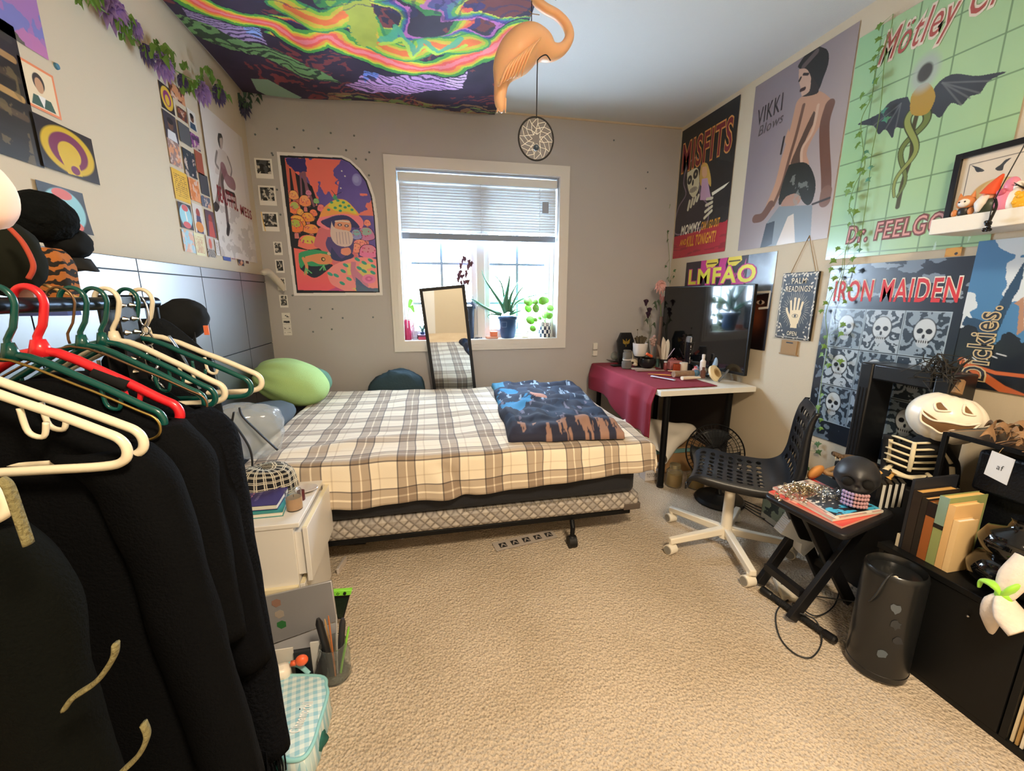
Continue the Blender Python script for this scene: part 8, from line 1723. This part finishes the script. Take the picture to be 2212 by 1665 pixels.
def garment(y, col, label, hw=.21, bw=.27, zt=1.17, zb=.25, dep=.055, slv=True, seed=0, fuzz=0, cat='jacket', name='jacket', xoff=0, slout=.10, slz=.45, rough=.9, nm='garment'):
    t = root(name, label, cat, (RXX+xoff, y, zb)); mat = M('cloth '+col+str(fuzz), col, rough, spec=.08, bump=.35 if not fuzz else 1., bscale=220 if not fuzz else 120)
    NA, NZ_ = 64, 70; vs = []; 
    for j in range(NZ_):
        v = j/(NZ_-1); z = zt-(zt-zb)*v; dz = zt-z
        w_ = hw*min(1, .22+.78*min(1, dz/.10)**.8) if dz < .10 else hw+(bw-hw)*((dz-.10)/(zt-zb-.10))
        d = dep*(.45+.55*min(1, dz/.2))*(1+.35*v)
        for i in range(NA):
            a_ = 2*PI*i/NA; fo = 1+(.05+.10*v)*math.sin(a_*7+seed+nz(v*3, seed)*3)+.07*nz(math.cos(a_)*3+seed, math.sin(a_)*3, z*5)
            vs.append((RXX+xoff+w_*math.copysign(abs(math.cos(a_))**.7, math.cos(a_))*(1+.25*(fo-1)), y+d*math.sin(a_)*fo, z))
    fs = [(j*NA+i, j*NA+(i+1) % NA, (j+1)*NA+(i+1) % NA, (j+1)*NA+i) for j in range(NZ_-1) for i in range(NA)]+[tuple(range(NA))]
    m = MB(); m.add(vs, fs); build('body', m, mat, t, smooth=180)
    if slv:
        for sx_ in (-1, 1):
            x0 = RXX+xoff+sx_*(hw-.02); pts_ = [Vector((x0-sx_*.03, y, zt-.085)), Vector((x0+sx_*.02, y-.005, zt-.16)), Vector((x0+sx_*(.02+slout*.45), y-.015, (zt+slz)/2)), Vector((x0+sx_*(.02+slout), y-.02, slz))]
            pp = smoothpath(pts_, 8); m = MB(); vs = []; n = len(pp)
            for i_, p in enumerate(pp):
                u = i_/(n-1); rr = (.062-.018*u)*(1 if u > .04 else .7)
                for k in range(20): a_ = 2*PI*k/20; fo = 1+.14*nz(math.cos(a_)*2+seed, math.sin(a_)*2+sx_, p.z*9); vs.append((p.x+rr*math.cos(a_)*fo, p.y+rr*.8*math.sin(a_)*fo, p.z))
            m.add(vs, [(i_*20+k, i_*20+(k+1) % 20, (i_+1)*20+(k+1) % 20, (i_+1)*20+k) for i_ in range(n-1) for k in range(20)]); build('sleeve', m, mat, t, smooth=180, solid=.004)
    return t
garment(1.105, '0f1719', 'dark teal top hanging behind the studded belt', .13, .14, 1.12, .62, .03, False, 1, cat='top', name='top')
g1 = garment(.945, '0c0e13', 'fuzzy black cardigan with long fringed sleeves, furthest jacket on the rail', .215, .25, 1.165, .16, .045, True, 2, 1, 'cardigan', 'cardigan', slout=.035, slz=.20)
m = MB(); rnd = random.Random(5)
for k in range(46): x = RXX+.225+rnd.uniform(-.03, .04); y = .925+rnd.uniform(-.04, .04); z = rnd.uniform(.2, .3); m.tube(smoothpath([Vector((x, y, z)), Vector((x+rnd.uniform(-.01, .01), y, z-.1)), Vector((x+rnd.uniform(-.02, .02), y+rnd.uniform(-.01, .01), z-rnd.uniform(.14, .2)))], 3), .0022, 5)
build('fringe', m, M('cloth 0c0e131'), g1)
m = MB(); L_t = lambda x, z, yy: Vector((x, yy, z))
g2_ = garment(.905, '090a0d', 'plain black jacket with a collar hanging behind the red hanger', .20, .23, 1.16, .30, .032, True, 4, 0, slout=.05, slz=.50)
g3 = garment(.855, '0b0c0e', 'black and white printed hoodie on the red hanger', .205, .26, 1.165, .02, .034, True, 6, 0, 'hoodie', 'hoodie', slout=.03, slz=.62)
# pale printed panel on the hoodie
fr = Fr((RXX+.06, .808, .50), (1, 0, 0), (0, 0, -1), .27, .46); a = Art(fr, 500, 'd0c8c4')
a.cut = ((a.X-.06-.30*a.Y) > -.01) & ((a.X) < .10+.42*a.Y) & (a.X < .26)
for k in range(16):
    rnd = random.Random(k); a.ell(rnd.uniform(.03, .25), rnd.uniform(.1, .33), .022, .026, '17171a'); 
for k in range(16):
    rnd = random.Random(k); x_, y_ = rnd.uniform(.03, .25), rnd.uniform(.1, .33); a.ell(x_, y_, .012, .015, 'd0c8c4'); a.ell(x_, y_, .006, .007, '17171a')
a.line([(.05, .30), (.14, .33), (.27, .30)], .02, '17171a', curve=True); a.line([(.14, .42), (.22, .46)], .02, '17171a')
a.sheet('print', MC('printed jersey', .9), g3, curl=lambda U, V: .008*np.sin(U*6)*np.sin(V*5))
g4 = garment(.74, '08090b', 'long black coat hanging on the near ivory hangers', .21, .27, 1.16, .05, .04, True, 8, 0, 'coat', 'coat', slout=.07, slz=.38)
g5 = garment(.53, '080a08', 'nearest black jacket with olive piping at the left edge', .19, .28, 1.135, .02, .05, True, 10, 0, slout=.03, slz=.55)
OL = M('olive gold piping', '6f6844', .8, bump=.5)
for pts_, r in (([(0, 1035), (18, 1050), (38, 1105), (62, 1175)], .006), ([(250, 1390), (245, 1420), (210, 1470), (160, 1505), (140, 1530)], .0055), ([(310, 1562), (318, 1590), (300, 1630), (265, 1665), (240, 1690)], .0055)):
    m = MB(); m.tube(smoothpath([at(x, y, 'y', .452) for x, y in pts_], 6), r, 8, flat=.5); build('piping', m, OL, g5, smooth=180)
# accessories on the rail: studded belt, chain, jewellery strap
sb = root('studded_belt', 'black studded belt hanging over the rail', 'belt', (RXX+.0, 1.045, .95)); bx0 = RXX+.018
build('strap', MB().bb((bx0-.004, 1.075, .96), (bx0+.0, 1.13, RZ+.018)).bb((RXX-.022, 1.075, 1.0), (RXX-.018, 1.13, RZ+.018)).bb((RXX-.022, 1.075, RZ+.0145), (bx0, 1.13, RZ+.018)), M('black leather', '121316', .5), sb)
for k in range(11):
    for yy in (1.087, 1.118):
        c_ = Vector((bx0+.0002, yy, RZ-.005-k*.030)); build('stud', MB().cyl(c_, c_+Vector((.009, 0, 0)), .0065, .0015, 8), M('nickel stud', 'b8b0a0', .25, 1), sb)
cn = root('belt_chain', 'silver ring chain hanging from the rail beside the studded belt', 'chain', (RXX+.03, 1.1, .95)); CH = M('chrome', 'c9ccd2', .15, 1); z = RZ-.02
m = MB(); m.tube([Vector((RXX+.02+.011*math.cos(a_), 1.15, RZ-.02+.034*math.sin(a_))) for a_ in [2*PI*k/24 for k in range(24)]], .0022, 6, closed=True); build('carabiner', m, CH, cn, smooth=180); z = RZ-.054
for k, rr in enumerate((.010, .016, .010, .022, .01, .01, .02, .01)):
    m = MB(); z -= rr; X_ = Vector((1, 0, 0)) if k % 2 == 0 else Vector((.5, .86, 0)); m.tube([Vector((RXX+.02, 1.15, z))+X_*rr*.72*math.cos(a_)+Vector((0, 0, rr*math.sin(a_))) for a_ in [2*PI*k_/20 for k_ in range(20)]], .0022 if rr < .02 else .0045, 6, closed=True); build('link', m, CH, cn, smooth=180); z -= rr-.003
# black cap and dark coat behind the end of the rail
t = root('baseball_cap', 'black and charcoal cap hung on the far end of the rack', 'cap', at(390, 700, 'y', 1.33))
c_ = at(395, 690, 'y', 1.34); m = MB(); m.setT(c_, (.3, .5, -.2)); m.ball((0, 0, 0), (.055, .07, .058), 36, 24, lambda d: 1+.06*nz(d.x*3, d.y*3, d.z*3)); build('crown', m, M('charcoal twill', '17191b', .9, spec=.15), t, smooth=180)
m = MB(); vs = []
for j in range(8):
    for i in range(14): a_ = PI*i/13; r_ = .35+.65*j/7; vs.append((c_.x+math.cos(a_)*.07*1.0-.01, c_.y-.06, c_.z-.03-math.sin(a_)*.12*r_+.0))
m.setT((0, 0, 0)); m.add([Vector((v[0]+.05*(c_.z-v[2]), v[1]-.02*abs(v[0]-c_.x)/.07, v[2])) for v in vs], [(j*14+i, j*14+i+1, (j+1)*14+i+1, (j+1)*14+i) for j in range(7) for i in range(13)]); build('brim', m, M('black twill', '101214', .8), t, solid=.004, smooth=180)
build('label_patch', MB().box(at(446, 713, 'y', 1.30), (.012, .004, .026)), M('orange label', 'd8704a', .6), t)
g6 = garment(1.21, '16191d', 'dark coat slung over the far end of the rail with a zip edge', .12, .15, 1.255, .55, .04, False, 14, 0, 'coat', 'coat', xoff=.0)
m = MB(); m.tube(smoothpath([at(365, 725, 'y', 1.16), at(395, 770, 'y', 1.155), at(432, 840, 'y', 1.15)], 6), .0045, 8, flat=.4); build('zip_edge', m, M('bright zip', '9aa8b8', .3, .7), g6, smooth=180)
# hats piled above the rail on a cord
HY = .98
def hat(name, label, c, r, mat, brim=None, rot=(0, 0, 0), warp=None):
    t = root(name, label, 'hat', Vector(c)-Vector((0, 0, r[2]))); m = MB(); m.setT(c, rot); m.ball((0, 0, 0), r, 36, 24, warp or (lambda d: 1+.08*nz(d.x*3, d.y*3+c[0]*9, d.z*3))); build('crown', m, mat, t, smooth=180)
    if brim:
        m = MB(); m.setT(c, rot); vs = []
        for j in range(6):
            for i in range(16): a_ = -PI/2+PI*i/15; q = 1+.75*j/5; vs.append((math.cos(a_)*r[0]*q, math.sin(a_)*r[1]*(1-.12*j/5), -r[2]*.55-.02*(j/5)-.014*math.sin(a_)**2))
        m.add(vs, [(j*16+i, j*16+i+1, (j+1)*16+i+1, (j+1)*16+i) for j in range(5) for i in range(15)]); build('brim', m, brim, t, solid=.004, smooth=180)
    return t
SUP = root('hat_rack', 'black wooden wall rack carrying the caps above the rail', 'rack', (-1.1, 1.2, 1.3))
build('board', MB().bb((LX+.002, .85, 1.36), (LX+.025, 1.75, 1.40)), BLACK(), SUP)
for y in (.95, 1.2, 1.45, 1.66): build('peg', MB().tube([(LX+.02, y, 1.385), (LX+.12, y, 1.40)], .007, 8), BLACK(), SUP)
K4L = (0, 400, 2.774)
def hq(x, y, yy): return at(x/2.774, 400+y/2.774, 'y', yy)
hat('bucket_hat', 'black ribbed knit hat at the upper left above the clothes', tuple(hq(235, 190, 1.25)), (.070, .065, .058), M('black rib knit', '0e1112', .95, spec=.1, bump=.9, bscale=60))
hat('baseball_cap', 'dark grey cap with a pointed brim above the tiger stripe bag', tuple(hq(415, 345, 1.3)), (.042, .05, .04), M('charcoal twill'), M('black twill'), (0, .45, .0))
hat('trapper_hat', 'olive black cap with a red edged brim at the far left', tuple(hq(40, 440, 1.0)), (.052, .05, .072), M('olive black twill', '171912', .9, spec=.15)); m = MB(); m.tube(smoothpath([hq(60, 260, .93), hq(140, 350, .93), hq(200, 480, .93), hq(170, 560, .93)], 6), .004, 8); build('red_trim', m, M('rust red trim', 'a5402c', .8), [o for o in bpy.data.objects if o.name.startswith('trapper_hat')][0], smooth=180)
c_ = hq(270, 560, 1.2); t = root('striped_bag', 'orange and black tiger striped cloth bag hanging behind the rail', 'bag', c_-Vector((0, 0, .12)))
ts = bpy.data.materials.new('tiger stripe cloth'); ts.use_nodes = True; nt = ts.node_tree; b_ = nt.nodes['Principled BSDF']; b_.inputs['Roughness'].default_value = .9; tc = nt.nodes.new('ShaderNodeTexCoord'); wv = nt.nodes.new('ShaderNodeTexWave'); wv.bands_direction = 'Z'; wv.inputs['Scale'].default_value = 14; wv.inputs['Distortion'].default_value = 6; wv.inputs['Detail Scale'].default_value = 3
nt.links.new(tc.outputs['Object'], wv.inputs['Vector']); rp = nt.nodes.new('ShaderNodeValToRGB'); e = rp.color_ramp.elements; e[0].position = .35; e[0].color = (*lin('1a1512'), 1); e[1].position = .5; e[1].color = (*lin('a8642c'), 1); nt.links.new(wv.outputs['Fac'], rp.inputs[0]); nt.links.new(rp.outputs[0], b_.inputs['Base Color'])
m = MB(); m.setT(c_, (0, 0, 0)); m.ball((0, 0, 0), (.055, .035, .07), 40, 24, lambda d: (abs(d.x)**4+abs(d.y)**4+abs(d.z)**4)**(-1/4)*(1+.04*nz(d.x*3, d.y*3, d.z*3))); build('body', m, ts, t, smooth=180)
build('hem', MB().box(c_+Vector((0, -.01, -.077)), (.10, .04, .016)), M('blue red trim', '4a5a9c', .8), t)
A_ = hq(-20, 490, 1.05); B_ = hq(470, 675, 1.05); build('string', MB().tube([A_+Vector((-.2, 0, .10)), A_, B_], .0028, 6), M('tan cord', 'b8955c', .7), None, 'tan cord stretched diagonally above the clothes rail', 'cord')
c_ = hq(130, 660, .62); t = root('glass_bauble', 'crackled pinkish disc hanging at the left behind the red hanger', 'ornament', hq(130, 700, .9)); build('disc', MB().cyl(hq(130, 665, .9), hq(130, 665, .9)+Vector((0, .01, 0)), .018, seg=24), M('crackled pink', 'cdb4ac', .3, var=.3, vscale=90), t)
# pink and white plush blurred at the left edge
m = MB(); c_ = at(-30, 420, 'y', .62); m.ball(c_, (.022, .03, .038), 30, 20, lambda d: 1+.03*nz(d.x*3, d.y*3, d.z*3)); build('plush_toy', m, M('pale pink plush', 'e8c8c0', .9, sheen=.5), None, 'pale pink and white plush at the very left edge', 'plush toy', smooth=180)
# ================================================================== floor things at the left
def gq(x, y, z=0.): return at(540+x/3.829, 1230+y/3.829, 'z', z)
# laptop standing open on end
L0 = at(570, 1300, 'z', .0)
lp = root('laptop', 'silver laptop with stickers standing tilted against the nightstand', 'laptop', gq(450, 560))
A_ = at(566, 1290, 'y', 1.47); B_ = at(716, 1254, 'y', 1.47); C_ = at(728, 1342, 'y', 1.43); D_ = at(588, 1392, 'y', 1.43); nrm = (B_-A_).cross(D_-A_).normalized()
if nrm.y > 0: nrm = -nrm
m = MB(); m.add([A_, B_, C_, D_]+[p-nrm*.012 for p in (A_, B_, C_, D_)], [(0, 1, 2, 3), (4, 5, 6, 7), (0, 1, 5, 4), (1, 2, 6, 5), (2, 3, 7, 6), (3, 0, 4, 7)]); build('lid', m, M('silver aluminium', 'b9b9bd', .35, .6), lp, bevel=.003)
D2 = D_+(D_-A_)*.0; E_ = C_+Vector((.0, -.10, -.05)); F_ = D_+Vector((0, -.09, -.05)); E_.z = F_.z = .014; m = MB(); m.add([D_, C_, E_, F_]+[p-Vector((0, 0, .012)) for p in (D_, C_, E_, F_)], [(0, 1, 2, 3), (4, 5, 6, 7), (0, 1, 5, 4), (1, 2, 6, 5), (2, 3, 7, 6), (3, 0, 4, 7)]); build('base', m, M('silver aluminium'), lp, bevel=.002)
for u, v, c in ((.12, .12, '8a6a5c'), (.13, .36, '9a8f84'), (.13, .58, '2f6a3a')):
    p = A_+(B_-A_)*u+(D_-A_)*v; X_ = (B_-A_).normalized(); Y_ = (D_-A_).normalized(); m = MB(); m.prism([(0, 0), (.018, -.004), (.03, .004), (.028, .022), (.01, .026), (-.002, .014)], p+nrm*.0018, X_, Y_, -.0006 if X_.cross(Y_).dot(nrm) < 0 else .0006); build('sticker', m, M('sticker '+c, c, .5), lp)
fr = Fr(A_+(B_-A_)*.86+(D_-A_)*.2, (D_-A_), -(B_-A_), .1, .02); textmesh('hp', .022, .01, fr, 0, 0, ink('5a5a5e'), lp, off=.0008 if fr.n.dot(nrm) > 0 else -.0008)
sup = root('storage_crate', 'grey felt crate on the carpet left of the laptop', 'crate', (-.60, 1.42, 0)); build('body', MB().bb((-.82, 1.36, .002), (-.665, 1.478, .16)), M('grey felt crate', '8f8a84', .9, bump=.4), sup, bevel=.01)
# green handheld console leaning upright
c4 = [at(540+x/3.829, 1230+y/3.829, 'y', 1.52) for x, y in ((690, 180), (838, 170), (775, 410), (700, 415))]
hc = root('game_console', 'handheld game console with a lime green end, leaning beside the laptop', 'game console', (c4[2]+c4[3])/2)
up4 = (c4[1]+c4[0])/2-(c4[2]+c4[3])/2; m = MB(); th = Vector((0, .014, 0)); m.add(c4+[p+th for p in c4], [(0, 1, 2, 3), (4, 5, 6, 7), (0, 1, 5, 4), (1, 2, 6, 5), (2, 3, 7, 6), (3, 0, 4, 7)]); build('body', m, M('black gloss'), hc, bevel=.002)
g4_ = [c4[0]+Vector((-.003, -.001, .001)), c4[1]+Vector((.003, -.001, .001)), c4[1].lerp(c4[2], .17)+Vector((.002, -.001, 0)), c4[0].lerp(c4[3], .17)+Vector((-.002, -.001, 0))]; m = MB(); m.add(g4_+[p+th*1.15 for p in g4_], [(0, 1, 2, 3), (4, 5, 6, 7), (0, 1, 5, 4), (1, 2, 6, 5), (2, 3, 7, 6), (3, 0, 4, 7)]); build('controller', m, M('lime green plastic', '8be04a', .4), hc, bevel=.002)
c_ = g4_[0].lerp(g4_[1], .65).lerp(g4_[3].lerp(g4_[2], .65), .5); build('thumb_stick', MB().cyl(c_, c_+Vector((0, -.005, 0)), .006), BLACK(), hc)
for dx, dz in ((0, .004), (0, -.004), (-.004, 0), (.004, 0)): q_ = g4_[0].lerp(g4_[1], .28).lerp(g4_[3].lerp(g4_[2], .28), .5)+Vector((dx, -.001, dz)); build('button', MB().cyl(q_, q_+Vector((0, -.002, 0)), .0016, seg=8), BLACK(), hc)
sc4 = [c4[0].lerp(c4[3], .25)+Vector((.004, -.0008, 0)), c4[1].lerp(c4[2], .25)+Vector((-.004, -.0008, 0)), c4[2]+Vector((-.003, -.0008, .008)), c4[3]+Vector((.003, -.0008, .008))]; m = MB(); m.add(sc4, [(0, 1, 2, 3)]); build('screen', m, M('dark green glass', '1f2c22', .12, coat=.4), hc, smooth=0)
# open black and white box with stationery
bx_ = root('stationery_box', 'low dark box of papers and gadgets in front of the laptop', 'box', gq(440, 760))
x0, y0 = -.60, 1.20; build('tray', MB().bb((-.60, 1.20, .002), (-.40, 1.345, .012)).bb((-.60, 1.20, .013), (-.592, 1.345, .10)).bb((-.408, 1.20, .013), (-.40, 1.345, .10)).bb((-.592, 1.337, .013), (-.408, 1.345, .10)).bb((-.592, 1.20, .013), (-.408, 1.208, .085)), M('black felt box', '1c1c1e', .8), bx_)
for x, y, dx, dy, h, c, lb in ((-.52, 1.30, .06, .004, .15, 'd8d4cc', 'white card standing in the stationery box'), (-.46, 1.29, .05, .01, .14, '22262c', 'dark blue case standing in the stationery box'), (-.425, 1.315, .03, .006, .145, 'c9c9c6', 'light grey card at the right of the stationery box')):
    build('card', MB().bb((x-dx/2, y-dy/2, .0125), (x+dx/2, y+dy/2, h)), M('card '+c, c, .6), None, lb, 'card')
m = MB(); m.box((-.52, 1.245, .10), (.07, .05, .07), (.2, 0, .2)); build('adapter', m, M('white charger plastic', 'e8dfd0', .35), None, 'rounded white charger block on top of the stationery box', 'charger', bevel=.018)
m = MB(); P = [Vector((-.55, 1.235, .11)), Vector((-.58, 1.21, .10)), Vector((-.60, 1.19, .11)), Vector((-.575, 1.175, .12)), Vector((-.545, 1.2, .125))]; m.tube(smoothpath(P, 6), .005, 8); build('charger_cable', m, M('white charger plastic'), None, 'looped white cable left of the charger block', 'cable', smooth=180)
m = MB(); m.setT((-.448, 1.245, .145), (0, 0, 0)); m.ball((0, 0, 0), (.02, .015, .018), 18, 12); m.box((-.026, 0, -.006), (.016, .012, .012)); build('orange_toy', m, M('orange plastic'), None, 'small orange rubber toy in the stationery box', 'toy', smooth=180)
m = MB(); m.ball((-.50, 1.17, .045), (.13, .06, .045), 36, 22, lambda d: 1+.12*nz(d.x*4, d.y*4, d.z*4)); build('black_pouch', m, M('black nylon', '17181a', .6, bump=.4, bscale=80), None, 'slumped black nylon pouch in front of the stationery box', 'pouch', smooth=180)
# glass jar of brushes
P = at(722, 1478, 'z', 0)+Vector((0, .035, .001)); t = root('brush_jar', 'large clear glass jar holding pens and brushes on the carpet', 'jar', P)
build('glass', MB().lathe([(0, 0), (.046, 0), (.052, .01), (.053, .09), (.044, .11), (.044, .135), (.041, .135), (.041, .11), (.049, .088), (.048, .012), (0, .008)], P, 30), M('jar clear'), t)
rnd = random.Random(9)
for k, (dx, dy, h, r, c, nm, lb) in enumerate(((-.02, 0, .24, .012, '1b1b1e', 'marker', 'thick black marker'), (.02, .01, .22, .011, '2a2a2e', 'marker', 'thin dark marker'), (0, -.01, .26, .003, 'b06a3c', 'paintbrush', 'copper paintbrush'), (.01, .0, .24, .003, 'a8a8a8', 'paintbrush', 'grey handled paintbrush'), (-.01, .015, .23, .003, 'c9a070', 'pencil', 'tan pencil'), (.03, 0, .19, .004, '8ad04a', 'highlighter', 'lime green highlighter'))):
    a_ = P+Vector((dx*.5, dy, .012)); b_ = P+Vector((dx*1.9, dy+rnd.uniform(-.01, .01), h)); build(nm, MB().tube([a_, b_-(b_-a_)*.08, b_], [r, r, r*.5], 10), M('pen '+c, c, .4), None, lb+' standing in the glass jar', nm)
# light blue checked lunch bag
fpts = [(165, 870), (580, 875), (632, 960), (640, 1040), (575, 1260), (520, 1440), (430, 1560), (270, 1560), (180, 1400), (150, 1000)]
z0 = .0; P = [gq(x, y, .10) for x, y in fpts]
c_ = sum(P, Vector())/len(P); lb_ = root('lunch_bag', 'pale blue gingham zip bag with white lettering lying on the carpet', 'bag', (c_.x, c_.y, 0))
sm_p = smoothpath([Vector((p.x, p.y, 0)) for p in P]+[Vector((P[0].x, P[0].y, 0))], 6)[:-1]; n = len(sm_p); cc = Vector((c_.x, c_.y, 0)); dx_ = Vector((.03, .05, 0))
gmx = bpy.data.materials.new('blue gingham'); gmx.use_nodes = True; nt = gmx.node_tree; b_ = nt.nodes['Principled BSDF']; b_.inputs['Roughness'].default_value = .5; tc = nt.nodes.new('ShaderNodeTexCoord'); mp = nt.nodes.new('ShaderNodeMapping'); mp.inputs['Rotation'].default_value = (0, 0, -.25); nt.links.new(tc.outputs['Object'], mp.inputs[0]); sp = nt.nodes.new('ShaderNodeSeparateXYZ'); nt.links.new(mp.outputs[0], sp.inputs[0])
s1 = mth(nt, 'GREATER_THAN', mth(nt, 'FRACT', mth(nt, 'MULTIPLY', sp.outputs[0], 42)), .5); s2 = mth(nt, 'GREATER_THAN', mth(nt, 'FRACT', mth(nt, 'MULTIPLY', sp.outputs[1], 42)), .5); ss = mth(nt, 'MULTIPLY', mth(nt, 'ADD', s1, s2), .5)
mx = nt.nodes.new('ShaderNodeMix'); mx.data_type = 'RGBA'; mx.inputs[6].default_value = (*lin('d8e6e4'), 1); mx.inputs[7].default_value = (*lin('8fc0d0'), 1); nt.links.new(ss, mx.inputs[0]); nt.links.new(mx.outputs[2], b_.inputs['Base Color'])
zs_ = [(.86, .0), (1.0, .015), (1.02, .05), (1.0, .088), (.93, .102), (.5, .108), (.02, .11)]; vs = []
for k_, z in zs_: vs += [cc+(p-cc)*k_+Vector((0, 0, z))+dx_*(0 if z > .05 else (.05-z)*4) for p in sm_p]
m = MB(); m.add(vs, [(j*n+i, j*n+(i+1) % n, (j+1)*n+(i+1) % n, (j+1)*n+i) for j in range(len(zs_)-1) for i in range(n)]+[tuple(range(n))]); build('body', m, gmx, lb_, smooth=40)
build('piping', MB().tube([cc+(p-cc)*.985+Vector((0, 0, .097)) for p in sm_p], .006, 8, closed=True), M('aqua piping', '8fc8cc', .5), lb_, smooth=180)
m = MB(); m.tube(smoothpath([gq(240, 860, .09), gq(300, 790, .10), gq(400, 790, .10), gq(490, 860, .09)], 6), [.007, .009, .007], 10, flat=.5); build('handle', m, M('aqua piping'), lb_, smooth=180)
A_ = gq(385, 1350, .112); B_ = gq(500, 1095, .112); ex_ = (B_-A_); fr = Fr(A_-Vector((0, 0, 0)), ex_, Vector((ex_.y, -ex_.x, 0)), .1, .1); fr.o = A_-Vector((fr.ey.x, fr.ey.y, 0))*.022
textmesh('Cinnamoroll', ex_.length, .03, fr, 0, 0, ink('f2efe8'), lb_, off=.001*(1 if fr.n.z > 0 else -1), bold=.02)
m = MB(); m.setT(gq(430, 1600, .0)+Vector((0, 0, .035)), (0, 0, .6)); m.ball((0, 0, 0), (.075, .04, .034), 30, 18, lambda d: 1+.12*nz(d.x*4, d.y*4, d.z*4)); build('slipper', m, M('green black pattern cloth', '1f5a50', .8, var=.6, vscale=40), None, 'dark green patterned slipper below the gingham bag', 'slipper', smooth=180)
m = MB(); a_ = at(737, 1232, 'z', .0); m.box(a_+Vector((-.0, .02, .016)), (.012, .10, .03), (0, 0, -.2)); build('phone_case', m, M('pearl shell'), None, 'thin white case on the carpet against the nightstand corner', 'case', bevel=.002)
